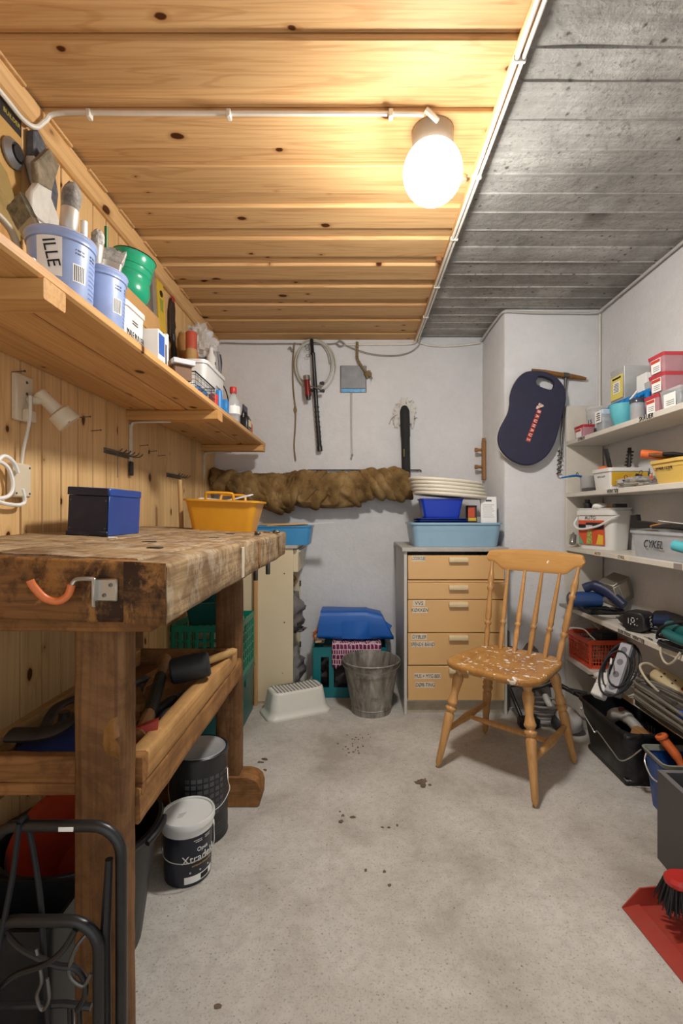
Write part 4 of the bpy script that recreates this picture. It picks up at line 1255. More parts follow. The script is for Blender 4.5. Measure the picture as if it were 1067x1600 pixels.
for sx in (-1, 1):
    x0 = sx * W_ / 2
    mb = MB().box(x0 - .004, x0 + .004, -D_ / 2, D_ / 2, 0, .06, .001).box(x0 - .004, x0 + .004, -D_ / 2, D_ / 2, H_ - .055, H_, .001)
    for k in range(3): mb.box(x0 - .004, x0 + .004, -D_ / 2 + .02 + k * .09, -D_ / 2 + .05 + k * .09, .04, H_ - .03, .001)
    mb.build('end_panel', M_TEAL2, cr)
MB().box(-W_ / 2, W_ / 2, -D_ / 2, D_ / 2, .0, .006).build('floor_panel', M_TEAL2, cr)
# purple patterned cloth hanging over the crate front
m, nt, bs, out = newmat('patterned purple cloth')
v = coords(nt, rnd=False)
br = N(nt, 'ShaderNodeTexBrick'); br.inputs['Scale'].default_value = 15
br.inputs['Color1'].default_value = lin('#651844'); br.inputs['Color2'].default_value = lin('#772250'); br.inputs['Mortar'].default_value = lin('#d8b9c2'); br.inputs['Mortar Size'].default_value = .035; br.inputs['Brick Width'].default_value = .32; br.inputs['Row Height'].default_value = .42; br.offset = .37; br.squash = .6
rotm = N(nt, 'ShaderNodeMapping'); rotm.inputs['Rotation'].default_value = (R(90), R(12), 0); nt.links.new(v, rotm.inputs[0]); nt.links.new(rotm.outputs[0], br.inputs['Vector'])
nt.links.new(br.outputs[0], bs.inputs['Base Color']); bs.inputs['Roughness'].default_value = .95
M_PUR = m
mb = MB()
rows = []
for i in range(25):
    u = i / 24
    row = []
    for k in range(21):
        vv = k / 20
        x = -.10 + .28 * u
        hang = .110 if u < .34 else .030
        hang *= 1 + .12 * math.sin(u * 21)
        s_ = vv * (hang + .13)
        fold = .009 * math.sin(u * 26 + vv * 3) + .004 * math.sin(u * 47)
        if s_ < .12: p = (x, .125 - .13 + .12 - s_ - .115 + .0, H_ + .024 + fold * .5)
        else: p = (x, -.1315 - .006 - abs(fold), H_ + .018 - (s_ - .12))
        row.append(p)
    rows.append(row)
mb.loft(rows, closed=False)
pc = solo(mb, 'patterned_cloth', M_PUR, 'purple and white patterned cloth hanging over the front of the slatted crate', 'cloth', (-.024, 2.885, 0), smooth=180)
so = pc.modifiers.new('thick', 'SOLIDIFY'); so.thickness = .003
solo(MB().blob((0, 0, .12), (.17, .095, .125), 11, .2, 2.5, 30, 18, flat_bottom=.008), 'dark_cloth', mat('dark cloth pile', '#40383a', .95, var=.4, vs=20, bmp=.5), 'dark crumpled cloth filling the slatted crate', 'cloth', (-.024, 2.885, .0))
solo(MB().blob((0, 0, .03), (.035, .05, .032), 13, .3, 3, 18, 12, flat_bottom=0), 'work_glove', mat('pale leather', '#b79a78', .85, bmp=.4), 'pale leather work glove at the left edge of the slatted crate', 'glove', (-.205, 2.86, .29))
solo(MB().tube(spline([(0, 0, 0), (-.02, -.005, .035), (-.008, -.006, .065), (.015, -.004, .075), (.03, 0, .06)]), .006, 8), 'orange_strap', mat('orange strap', '#b5562c', .7), 'orange strap looped beside the blue tarpaulin', 'strap', (-.215, 2.83, .30))
# folded blue tarpaulin
mb = MB()
lay = []
def tarp_ring(x, seed):
    pts = []
    for k in range(28):
        a = 2 * math.pi * k / 28
        e = .30
        y = .105 * math.copysign(abs(math.cos(a)) ** e, math.cos(a))
        z = .082 * math.copysign(abs(math.sin(a)) ** e, math.sin(a))
        q = Vector((x * 6, y * 9, z * 9))
        dn = mnoise.noise(q + Vector((3, 3, seed))) * .006 + .0025 * math.sin(z * 170)
        sl = 0
        if x > .10: sl = (x - .10) * .55
        pts.append((x + (.035 * (z / .08) * (-1 if x > .08 else .3)), y * (1 + dn * 5), z * (1 - sl * 2.0) + dn - sl * .25))
    return pts
xs = [-.205, -.200, -.190] + [-.17 + .02 * k for k in range(18)] + [.185, .195]
rings = [tarp_ring(x, 1) for x in xs]
c = [[(p[0], p[1] * .8, p[2] * .85) for p in rings[0]]]
mb.loft(c + rings + [[(p[0] + .004, p[1] * .85, p[2] * .9) for p in rings[-1]]])
tp = solo(mb, 'tarpaulin', mat('blue tarpaulin', '#0b5cb4', .45, var=.1, vs=6, bmp=.25, bs_=16), 'bright blue folded tarpaulin lying on the slatted crate', 'tarpaulin', (.0, 2.90, .398), (R(-4), 0, 0), smooth=45)
mb = MB().prism([(-.10, -.010), (-.03, -.018), (.05, -.012), (.075, .004), (.02, .012), (-.08, .012)], 0, .10, .003, M=T(.03, -.098, -.078, 0, 0, 0))
mb.build('tarpaulin_flap', MATS['blue tarpaulin'], tp)
MB().prism([(.10, -.06), (.20, -.045), (.222, -.005), (.14, .05), (.11, .04)], 0, .012, .004, M=T(0, -.075, -.0, R(90))).build('tarpaulin_flap', MATS['blue tarpaulin'], tp)

# ---------------------------------------------------------------- step stool
M_STW = mat('white stool plastic', '#dbd9cf', .4, var=.03)
ss = thing('step_stool', 'white plastic step stool with grey dotted top on the floor', 'step stool', (-.312, 2.575, 0), R(27))
def stool_ring(w_, d_, r, z, belly=.0):
    return [(x, y + belly * (1 - (2 * x / w_) ** 2), z) for x, y in rrect(w_, d_, r, 7)]
rings = [stool_ring(.350, .190, .045, 0), stool_ring(.352, .192, .045, .008), stool_ring(.345, .185, .043, .015), stool_ring(.322, .168, .04, .022, .0), stool_ring(.312, .160, .04, .040), stool_ring(.285, .140, .036, .122), stool_ring(.278, .134, .034, .132), stool_ring(.262, .120, .030, .137)]
# front lip dips in the middle as on the real stool
rings = [[(x, y, z - (.010 * (1 - (2 * x / .30) ** 2) if z > .1 and abs(x) < .15 else 0)) for x, y, z in r_] for r_ in rings]
mb = MB().loft(rings, caps=(True, False))
rows = []
for k in range(21):
    x = -.131 + .262 * k / 20
    z = .137 - .010 * (1 - (2 * x / .30) ** 2)
    yy_ = .060 if abs(x) < .101 else .030 + math.sqrt(max(0, .030 ** 2 - (abs(x) - .101) ** 2))
    rows.append([(x, -yy_, z), (x, 0, z), (x, yy_, z)])
mb.loft(rows, closed=False)
mb.build('stool_body', M_STW, ss, smooth=50)
dot = MB().lathe([(0, 0), (.0052, 0), (.0048, .0016), (0, .002)], 10).mesh('rubber_dot')
M_DOT = mat('grey rubber dots', '#4b4d55', .7)
for a in range(13):
    for b in range(7):
        x, y = -.115 + a * .0191, -.050 + b * .0167
        link(dot, 'rubber_dot', M_DOT, ss, (x, y, .1368 - .010 * (1 - (2 * x / .30) ** 2)))

# ---------------------------------------------------------------- zinc bucket
m, nt, bs, out = newmat('zinc')
v = coords(nt, rnd=False)
vz = N(nt, 'ShaderNodeMapping'); vz.inputs['Scale'].default_value = (26, 26, 5); nt.links.new(v, vz.inputs[0])
n1 = noise_t(nt, vz.outputs[0], 1.0, 7, .68, .4)
n2 = noise_t(nt, v, 16, 6, .6)
cl_ = ramp(nt, n1, [(.35, lin('#6f6b63')), (.5, lin('#918d84')), (.68, lin('#b4b0a6'))])
cl_ = mixc(nt, ramp(nt, n2, [(.55, BW(0)), (.7, BW(.7))]), cl_, lin('#575046'))
nt.links.new(cl_, bs.inputs['Base Color'])
bs.inputs['Metallic'].default_value = .45; bs.inputs['Roughness'].default_value = .55
bump(nt, bs, n1, .2, .003)
M_ZINC = m
bk = thing('zinc_bucket', 'weathered galvanised metal bucket in front of the slatted crate', 'bucket', (.092, 2.585, 0))
MB().lathe([(0, .012), (.100, .012), (.103, .0), (.106, .0), (.106, .028), (.109, .031), (.106, .034), (.150, .266), (.154, .268), (.157, .273), (.154, .278), (.149, .276), (.147, .266), (.102, .020), (0, .018)], 48).build('bucket_body', M_ZINC, bk)
for s_ in (-1, 1): MB().box(-.012, .012, -.004, .004, -.016, .014, .003).build('ear', M_ZINC, bk, (s_ * .152 * math.cos(R(0)), 0, .262), (0, 0, R(90)))
pts = [(.156 * math.cos(R(a)), .158 * math.sin(R(a)), .262 - .022 * math.sin(R(180 + a)) * -1 * -1) for a in range(-180, 1, 12)]
MB().tube(pts, .0032, 8).build('bail', mat('galvanised wire', '#8d8a82', .4, .7), bk)
# ================================================================ ON THE BACK WALL
YW = YB
# fishing rod with reel
rod = thing('fishing_rod', 'short black telescopic fishing rod with a red reel hanging on the back wall', 'fishing rod', (-.211, 3.01, 1.44))
RO = Vector((-.211, 3.01, 1.44))
def rr_(pts): return [Vector(p) - RO for p in pts]
M_ROD = mat('black rod lacquer', '#1a1b1d', .35, var=.15)
pth = [(-.263, 3.0, 2.135), (-.258, 3.0, 2.055), (-.2565, 3.0, 2.045), (-.252, 3.0, 2.035), (-.238, 3.0, 1.80), (-.232, 3.005, 1.70), (-.215, 3.01, 1.475), (-.2145, 3.01, 1.468), (-.212, 3.01, 1.44)]
MB().tube(rr_(pth), [.010, .011, .016, .011, .014, .0125, .0145, .0175, .0165], 12).build('rod_blank', M_ROD, rod)
for k in range(8):
    t_ = k / 7
    p = Vector((-.233, 3.005, 1.715)).lerp(Vector((-.217, 3.01, 1.50)), t_)
    MB().tube([p - RO + Vector((0, 0, .004)), p - RO - Vector((0, 0, .004))], .0155, 12).build('grip_ring', mat('grip rubber', '#2b2c2e', .7), rod)
for z, x in ((2.07, -.275), (2.03, -.272), (2.09, -.279)):
    MB().tube([(x - .0 - .022 * 0 + .012 * math.cos(R(a)) - RO.x - .012, 2.992 - RO.y, z - RO.z + .007 * math.sin(R(a))) for a in range(0, 360, 40)], .0016, 6, closed=True).build('line_guide', M_ROD, rod)
M_REEL = mat('red reel metal', '#7d2a25', .35, .4)
MB().cyl(*rr_([(-.290, 2.975, 1.875), (-.282, 2.975, 1.775)]), .017, .019, 16).build('reel_spool', M_REEL, rod)
MB().cyl(*rr_([(-.293, 2.975, 1.90), (-.290, 2.975, 1.872)]), .022, .022, 16).build('reel_rim', mat('chrome', '#a9abad', .2, .9), rod)
MB().cyl(*rr_([(-.282, 2.975, 1.776), (-.279, 2.975, 1.752)]), .015, .013, 14).build('reel_cap', M_ROD, rod)
MB().tube(rr_([(-.283, 2.978, 1.82), (-.262, 2.985, 1.812), (-.242, 2.998, 1.812)]), .0075, 8).build('reel_foot', M_ROD, rod)
MB().tube(rr_(spline([(-.275, 2.97, 1.835), (-.245, 2.968, 1.83), (-.215, 2.966, 1.815), (-.197, 2.965, 1.80)])), .004, 8).build('crank_arm', mat('chrome', '#a9abad', .2, .9), rod)
for dz, dx in ((0, 0), (.048, -.002)):
    MB().prism([(-.014, -.006), (.012, -.010), (.018, .002), (.010, .012), (-.012, .007)], -.005, .005, .002, M=T(-.196 + dx - RO.x, 2.962 - RO.y, 1.803 + dz - RO.z, R(90), 0, 0)).build('crank_knob', mat('grip rubber', '#2b2c2e', .7), rod)
# clear hose coil
mb = MB().tube(coil((-.250, 3.036, 1.985), .118, .150, 4.4, .004, 26, .07, .0035, 5, 'xz'), .0046, 8)
solo(mb, 'clear_hose', mat('clear hose', '#cfccc2', .25, alpha=.8), 'coil of clear plastic hose hanging behind the fishing rod', 'hose')
cable('twine', [(-.372, 3.028, 2.125), (-.383, 3.035, 2.0), (-.382, 3.036, 1.86), (-.370, 3.036, 1.74), (-.361, 3.034, 1.70), (-.368, 3.034, 1.685), (-.374, 3.035, 1.71), (-.366, 3.035, 1.72), (-.368, 3.036, 1.60), (-.375, 3.036, 1.48), (-.366, 3.036, 1.385)], .0042, mat('brown cord', '#8a7558', .8), 'thin brown cord hanging down the wall left of the fishing rod', 'cord')
cable('cord_end', [(-.41, 3.034, 2.085), (-.40, 3.03, 2.095), (-.385, 3.03, 2.07)], .005, M_GREYC, 'short grey cable end at the top of the back wall near the shelf', 'cable')
# vent
vt = thing('vent_plate', 'grey metal vent flap with a blue strip at its lower edge on the back wall', 'vent', (-.004, YW, 1.90))
MB().box(-.084, .084, -.006, .0, -.086, .084, .002).build('vent_frame', mat('vent frame', '#8b8987', .6), vt)
MB().box(-.078, .076, -.006, 0, -.060, .082, .002).build('flap', mat('vent metal', '#7b7b7d', .5, .3, var=.15), vt, (0, -.008, 0), (R(3), 0, 0))
MB().box(-.074, .074, -.008, -.006, -.083, -.062, .002).build('blue_film', mat('blue film', '#3f9ed6', .3, var=.35, vs=60), vt)
cable('pull_string', [(-.012, 3.034, 1.820), (-.013, 3.036, 1.60), (-.010, 3.038, 1.425)], .0015, mat('string', '#b9b4aa', .8), 'right one of two thin strings hanging from the vent', 'string', 6)
cable('pull_string', [(-.020, 3.034, 1.820), (-.020, 3.036, 1.60), (-.017, 3.038, 1.408)], .0015, MATS['string'], 'left one of two thin strings hanging from the vent', 'string', 6)
for o, p in ((bpy.data.objects['pull_string'], (-.010, 3.037, 1.42)), (bpy.data.objects['pull_string.001'], (-.017, 3.037, 1.40))):
    MB().blob((0, 0, 0), (.005, .004, .009), 3, .3, 3, 10, 8).build('string_knot', M_GREYC, o, p)
# knotted rope
rp = MB()
for ph in (0, 180):
    pts = [(.020 + .060 * max(0, (k - 14) / 14) ** 1.3 + .0055 * math.cos(R(k * 70 + ph)), 3.022 + .0055 * math.sin(R(k * 70 + ph)), 2.125 - .0070 * k) for k in range(29)]
    rp.tube(pts, .0052, 6)
rp.blob((.088, 3.02, 1.925), (.022, .016, .018), 4, .45, 3, 16, 10)
rp.tube(spline([(.085, 3.015, 1.92), (.108, 3.01, 1.905), (.112, 3.012, 1.89)]), .004, 6)
solo(rp, 'frayed_rope', mat('hemp rope', '#8d7a58', .95, var=.3, bmp=.5), 'frayed hemp rope tied at the ceiling edge beside the vent flap', 'rope')
# insulated pipe
pp_ = thing('insulated_pipe', 'black foam-insulated pipe coming out of the back wall above the burlap', 'pipe', (.320, 3.0, 1.28))
MB().tube([(.316, 3.030, 1.712), (.316, 3.008, 1.690), (.318, 3.0, 1.60), (.320, 2.998, 1.53)], [.022, .030, .030, .029], 18).build('insulation', mat('black foam', '#232426', .85, bmp=.3), pp_, (-.320, -3.0, -1.28))
MB().tube([(.320, 2.998, 1.535), (.322, 2.996, 1.40), (.325, 2.994, 1.27)], [.0265, .0265, .026], 18).build('insulation', MATS['black foam'], pp_, (-.320, -3.0, -1.28))
for k in range(5): MB().box(-.004, .004, -.0006, .0006, -.003, .003).build('print_mark', mat('yellow ink', '#b7a23c', .6), pp_, (-.010, -.0262, .165 - k * .0095))
fb = MB().blob((0, 0, 0), (.062, .018, .075), 9, .40, 4.5, 30, 20)
fb.blob((-.055, -.004, -.055), (.018, .010, .030), 4, .4, 4, 14, 10).blob((.045, -.005, -.055), (.012, .009, .035), 6, .4, 4, 14, 10)
fb.tube(spline([(-.05, -.01, -.01), (-.085, -.02, -.03), (-.10, -.018, -.065)]), .0035, 6)
solo(fb, 'foam_lump', mat('white filler foam', '#cfccc5', .85, var=.12, bmp=.5, bs_=50), 'lump of white filler around the hole where the pipe leaves the wall', 'filler', (.322, YW - .008, 1.685), smooth=70)
# thin rail with the burlap over it
rl = thing('wall_rail', 'thin dark metal rail on the back wall carrying the burlap', 'rail', (.07, 3.03, 1.325))
MB().tube([(-.36, 0, 0), (.345, 0, 0), (.352, .008, -.006)], .004, 8).build('rail_rod', mat('dark rail steel', '#34363a', .5, .6), rl)
for x in (-.30, .02, .33): MB().cyl((x, 0, 0), (x, .024, 0), .004).build('rail_bracket', MATS['dark rail steel'], rl)
m, nt, bs, out = newmat('burlap')
v = coords(nt, rnd=False)
n1 = noise_t(nt, v, 9, 6, .6); n2 = noise_t(nt, v, 320, 2, .6)
c_ = ramp(nt, n1, [(.32, lin('#5f4a2e')), (.5, lin('#876b44')), (.68, lin('#a58a5f'))])
wv = N(nt, 'ShaderNodeTexWave'); wv.inputs['Scale'].default_value = 190; wv.inputs['Distortion'].default_value = 1.5
nt.links.new(v, wv.inputs['Vector'])
c_ = mixc(nt, .22, c_, wv.outputs['Color'], 'MULTIPLY')
nt.links.new(c_, bs.inputs['Base Color']); bs.inputs['Roughness'].default_value = 1.0; bs.inputs['Specular IOR Level'].default_value = .1
bump(nt, bs, n2, .5, .003)
M_BURL = m
key = [(-.872, 1.345, 1.20), (-.80, 1.325, 1.17), (-.70, 1.315, 1.12), (-.60, 1.31, 1.085), (-.50, 1.315, 1.055), (-.44, 1.31, 1.045), (-.36, 1.325, 1.085), (-.28, 1.33, 1.075), (-.20, 1.315, 1.075), (-.10, 1.315, 1.07), (-.02, 1.31, 1.08), (.06, 1.335, 1.105), (.13, 1.33, 1.135), (.20, 1.335, 1.13), (.27, 1.345, 1.12), (.33, 1.32, 1.125), (.355, 1.26, 1.15)]
nxb, nub = 330, 64
rings = []
for i in range(nxb + 1):
    x = -.872 + (.355 + .872) * i / nxb
    for (xa, ta, ba), (xb, tb_, bb) in zip(key, key[1:]):
        if xa <= x <= xb + 1e-9:
            f = (x - xa) / (xb - xa); f = f * f * (3 - 2 * f); zt, zb = ta + (tb_ - ta) * f, ba + (bb - ba) * f
            break
    cz, hz = (zt + zb) / 2, (zt - zb) / 2
    ring = []
    for k in range(nub):
        a = 2 * math.pi * k / nub
        cs, sn_ = math.cos(a), math.sin(a)
        w1 = mnoise.noise(Vector((x * 4.5, cs * 1.2, sn_ * 1.2)))
        w2 = mnoise.noise(Vector((x * 9 + 5, cs * 1.7, sn_ * 1.7 + 3)))
        hel = x * 11 + 1.4 * sn_ * math.sin(x * 6 + 1) + 1.8 * w1
        fold = 1 - abs(mnoise.noise(Vector((hel, cs * .8 + .4 * w2, 4.2)))) * 1.9
        fold2 = 1 - abs(mnoise.noise(Vector((hel * 1.9 + 9, sn_ * 2.2 + 2 * w1, 1.1)))) * 1.8
        g = .78 + .36 * max(0, fold) ** 2 + .10 * max(0, fold2) ** 2 + .12 * w1
        g *= 1 - .25 * math.exp(-((x + .57) / .03) ** 2) - .22 * math.exp(-((x + .06) / .025) ** 2) - .2 * math.exp(-((x - .12) / .025) ** 2) - .15 * math.exp(-((x + .33) / .03) ** 2)
        g = .80 + .20 * max(0, fold) ** 2 + .06 * max(0, fold2) ** 2 + .14 * w1
        endf = min(1, (x + .875) / .02, (.358 - x) / .03)
        g *= max(.25, endf) ** .5
        y = 2.955 + .070 * math.cos(a) * g * (.7 + .5 * hz / .1)
        z = cz + hz * math.sin(a) * (.90 + .34 * (g - .95))
        ring.append((x + .015 * mnoise.noise(Vector((a * 2, x * 4, 0))), min(y, 3.026), z))
    rings.append(ring)
bl = MB().loft(rings)
# overlapping pleats wrapped aslant over the roll, each with its own crest and edge
def span(x):
    for (xa, ta, ba), (xb, tb_, bb) in zip(key, key[1:]):
        if xa <= x <= xb: f = (x - xa) / (xb - xa); return ta + (tb_ - ta) * f, ba + (bb - ba) * f
    return (key[0][1], key[0][2]) if x < key[0][0] else (key[-1][1], key[-1][2])
for q_, (x0, sl_, wd, th_, a0_, a1_) in enumerate(((.285, -.055, .050, .022, -80, 95), (.225, -.060, .046, .026, -100, 80), (.165, -.070, .050, .024, -85, 95), (.105, -.060, .042, .028, -100, 70), (.045, -.055, .052, .022, -70, 95), (-.03, -.045, .045, .024, -95, 60), (-.11, .030, .050, .020, -60, 95), (-.19, .060, .050, .026, -100, 60), (-.27, .070, .055, .022, -60, 95), (-.36, .050, .050, .028, -105, 80), (-.43, -.040, .055, .024, -100, 70), (-.52, -.055, .055, .026, -110, 60), (-.61, -.050, .055, .020, -70, 95), (-.70, -.040, .050, .022, -95, 80), (-.79, .030, .050, .020, -90, 90))):
    rings = []
    n_ = 26
    for i in range(n_ + 1):
        t_ = i / n_
        a = R(a0_ + (a1_ - a0_) * t_)
        env = math.sin(math.pi * t_) ** .6
        xx = x0 + sl_ * math.sin(a) + .012 * mnoise.noise(Vector((q_, t_ * 4, 0)))
        zt, zb = span(max(-.87, min(.35, xx)))
        cz, hz = (zt + zb) / 2, (zt - zb) / 2
        c_ = Vector((xx, 2.955 - .066 * math.cos(a), cz + hz * .90 * math.sin(a)))
        nrm = Vector((0, -math.cos(a), math.sin(a)))
        ring = []
        w_ = wd * (.35 + .65 * env) * (1 + .25 * mnoise.noise(Vector((t_ * 5, q_ * 2.0, 7))))
        h_ = th_ * env * (1 + .3 * mnoise.noise(Vector((t_ * 6, q_ * 3.0, 2))))
        for u, v in ((-1.0, -.6), (-.75, .0), (-.4, .45), (0, .8), (.35, 1.0), (.62, .92), (.80, .60), (.86, .15), (.80, -.35), (.6, -.8), (0, -1.0), (-.6, -1.0)):
            ring.append(c_ + Vector((u * w_, 0, 0)) + nrm * (v * h_ + .004))
        rings.append(ring)
    bl.loft(rings)
solo(bl, 'burlap_roll', M_BURL, 'long crumpled brown burlap sack rolled along the back wall', 'burlap', smooth=180)
# paper strip / white patch behind the tub
# peg rail on the side of the pillar
pg = thing('peg_rail', 'small wooden rail with two pegs fixed beside the pillar above the lids', 'peg rail', (.795, 2.985, 1.28))
MB().box(-.004, .016, -.018, .018, -.02, .215, .003).prism([(-.018, .215), (.018, .215), (.006, .238), (-.006, .238)], -.003, .016, M=T(0, 0, 0, R(90), 0, R(90))).build('rail_board', wood('peg wood', '#a5794c', '#6e4a28', 'Z', knots=0), pg)
for z in (.165, .060): MB().tube([(.0, 0, z), (-.025, 0, z), (-.034, 0, z), (-.048, 0, z)], [.010, .009, .013, .014], 12).build('peg', MATS['peg wood'], pg)

# ================================================================ ON THE PILLAR
kp = thing('kneeling_pad', 'dark navy foam kneeling pad with a BAUHAUS print hanging on the pillar', 'kneeling pad', (.945, 2.585, 1.56))
SC = 2.585 / 755
def pad(pts):
    return [((760 + x / 5.93 - 828) * SC, -((560 + y / 5.93) - 655) * SC) for x, y in pts]
outer = pad([(430, 128), (540, 140), (620, 180), (680, 240), (712, 310), (718, 400), (690, 520), (660, 640), (620, 780), (560, 890), (480, 960), (390, 995), (290, 985), (190, 930), (120, 850), (95, 760), (110, 670), (150, 590), (190, 510), (205, 430), (210, 350), (240, 260), (290, 185), (350, 140)])
inner = pad([(445, 220), (470, 180), (525, 182), (595, 212), (617, 250), (603, 290), (565, 300), (490, 276), (452, 252)])
cu = bpy.data.curves.new('pad', 'CURVE')
cu.dimensions = '2D'; cu.fill_mode = 'BOTH'; cu.extrude = .010; cu.bevel_depth = .007; cu.bevel_resolution = 3; cu.offset = -.006
for pts in (spline([(x, y, 0) for x, y in outer], 4, True), spline([(x, y, 0) for x, y in inner], 4, True)):
    sp = cu.splines.new('POLY'); sp.points.add(len(pts) - 1); sp.use_cyclic_u = True
    for p_, q in zip(sp.points, pts): p_.co = (q.x, q.y, 0, 1)
ob_ = bpy.data.objects.new('pad', cu); COL.objects.link(ob_)
me = bpy.data.meshes.new_from_object(ob_.evaluated_get(bpy.context.evaluated_depsgraph_get()))
bpy.data.objects.remove(ob_)
me.materials.clear()
link(me, 'pad_body', mat('navy neoprene', '#2a2a41', .75, var=.12, vs=30, bmp=.15, bs_=300), kp, (0, 0, 0), (R(90), 0, 0), 50)
rim = [(x, y, 0) for x, y in outer]
MB().tube([Vector((x, .004, z)) for x, z in offset([(p.x, p.y) for p in spline(rim, 4, True)], -.001)], .0035, 6, closed=True).build('edge_piping', mat('grey piping', '#b5b2ad', .6), kp)
d0, d1 = Vector(pad([(468, 505)])[0]), Vector(pad([(372, 762)])[0])
M_RED = mat('red print', '#c2442e', .5)
th = math.atan2(d1.y - d0.y, d1.x - d0.x)
for i, chh in enumerate('BAUHAUS'):
    p = d0.lerp(d1, i / 6)
    MB().box(-.0105, .0105, -.0118, .0118, 0, .0006).build('letter_block', M_RED, kp, (p.x, -.0172, p.y), (R(90), -th, 0))
    text(chh, .023, PRINTW, kp, (p.x, -.0184, p.y), (R(90), -th, 0))
pc_ = Vector(pad([(476, 458)])[0])
for dx, dz, s_ in ((-.010, -.004, .010), (.008, .004, .011), (.000, .012, .008)):
    MB().prism([(-s_, -s_ * .7), (s_, -s_ * .7), (s_ * 1.1, 0), (0, s_), (-s_ * 1.1, 0)], 0, .0008).build('logo_mark', mat('pink print', '#e5c4ba', .5), kp, (pc_.x + dx, -.0172, pc_.y + dz), (R(90), R(-20), 0))
MB().cyl((0, 0, 0), (0, .045, 0), .004).build('hanging_nail', M_STEEL, kp, (.046, .0, .176))
ag = thing('hand_auger', 'hand auger with wooden T-handle hanging on the pillar behind the kneeling pad', 'auger', (1.13, 2.612, 1.50))
AO = Vector((1.13, 2.612, 1.50))
h0, h1 = Vector((.96, 2.61, 1.825)), Vector((1.252, 2.61, 1.780))
MB().tube([h0.lerp(h1, k / 8) - AO for k in range(9)], [.009, .012, .0135, .0135, .013, .0135, .0135, .0115, .008], 14).build('handle', wood('auger handle', '#9a6a38', '#5f3d1c', 'X', knots=0, dirty=('#4a3018', .5)), ag)
hc = h0.lerp(h1, .63)
MB().tube([hc - AO + Vector((-.014, 0, .002)), hc - AO + Vector((.014, 0, -.002))], .0165, 12).build('collar', M_STEEL, ag)
MB().tube([hc - AO, Vector((1.133, 2.612, 1.62)) - AO, Vector((1.115, 2.612, 1.36)) - AO], [.008, .006, .006], 10).build('shaft', M_STEEL, ag)
tw = [(Vector((1.115, 2.612, 1.40)).lerp(Vector((1.106, 2.612, 1.26)), k / 40) + Vector((.010 * math.cos(k * .9), .008 * math.sin(k * .9), 0))) - AO for k in range(41)]
MB().tube(tw, .004, 6).build('twist', M_STEEL, ag)
# ================================================================ RIGHT SHELF UNIT
M_SHW = mat('white shelf laminate', '#d2cdc2', .45, var=.04, dirt=.12, dirtcol='#9a9284')
su = thing('shelf_unit', 'white laminate shelf unit with hand-lettered edges along the right wall', 'shelf', (1.24, 1.96, 0))
SX, SY = 1.24, 1.96
def sbx(x0, x1, y0, y1, z0, z1, b=.0015): return MB().box(x0 - SX, x1 - SX, y0 - SY, y1 - SY, z0, z1, b)
SH = [1.427, 1.151, .865, .549, .281]        # shelf tops minus .011
sbx(1.142, 1.338, 2.598, 2.616, 0, 1.63).build('side_panel', M_SHW, su)
sbx(1.142, 1.338, 1.30, 1.318, 0, 1.63).build('side_panel', M_SHW, su)
shelves = []
for z in SH:
    shelves.append(sbx(1.140, 1.338, 1.318, 2.598, z - .012, z + .011, .002).build('shelf', M_SHW, su))
for i, items in enumerate(([('DYBLER', 2.42, .026), ('SKRUER', 1.885, .034)], [('VERKTØJ', 2.13, .030)], [('AUTO', 2.26, .024), ('CYKEL', 2.06, .024)], [('ELEKTRISK  VERKTØJ', 1.99, .026)], [('LYSKÆDE', 2.26, .022)])):
    for body, y, s_ in items:
        L = len(body) * s_ * .34
        if i in (2, 4): sbx(1.1385, 1.1400, y - L - .01, y + L + .01, SH[i] - .0105, SH[i] + .0095, .0003).build('tape_label', M_TAPE, shelves[i])
        text(body, s_ * .78, INK, shelves[i], (1.1380 - SX, y - SY, SH[i] - .0005), LEFT, shear=.12)
for y in (1.700,): sbx(1.1385, 1.1400, y - .022, y + .022, SH[2] - .0115, SH[2] + .0105, .0003).build('edge_patch', mat('grey tape', '#8d857e', .6), shelves[2])
for y in (2.02, 1.76): sbx(1.1385, 1.1400, y - .05, y + .05, SH[4] - .0115, SH[4] + .0105, .0003).build('edge_tape', mat('brown tape', '#a98d69', .5), shelves[4])
Z1, Z2, Z3, Z4, Z5 = [z + .0115 for z in SH]

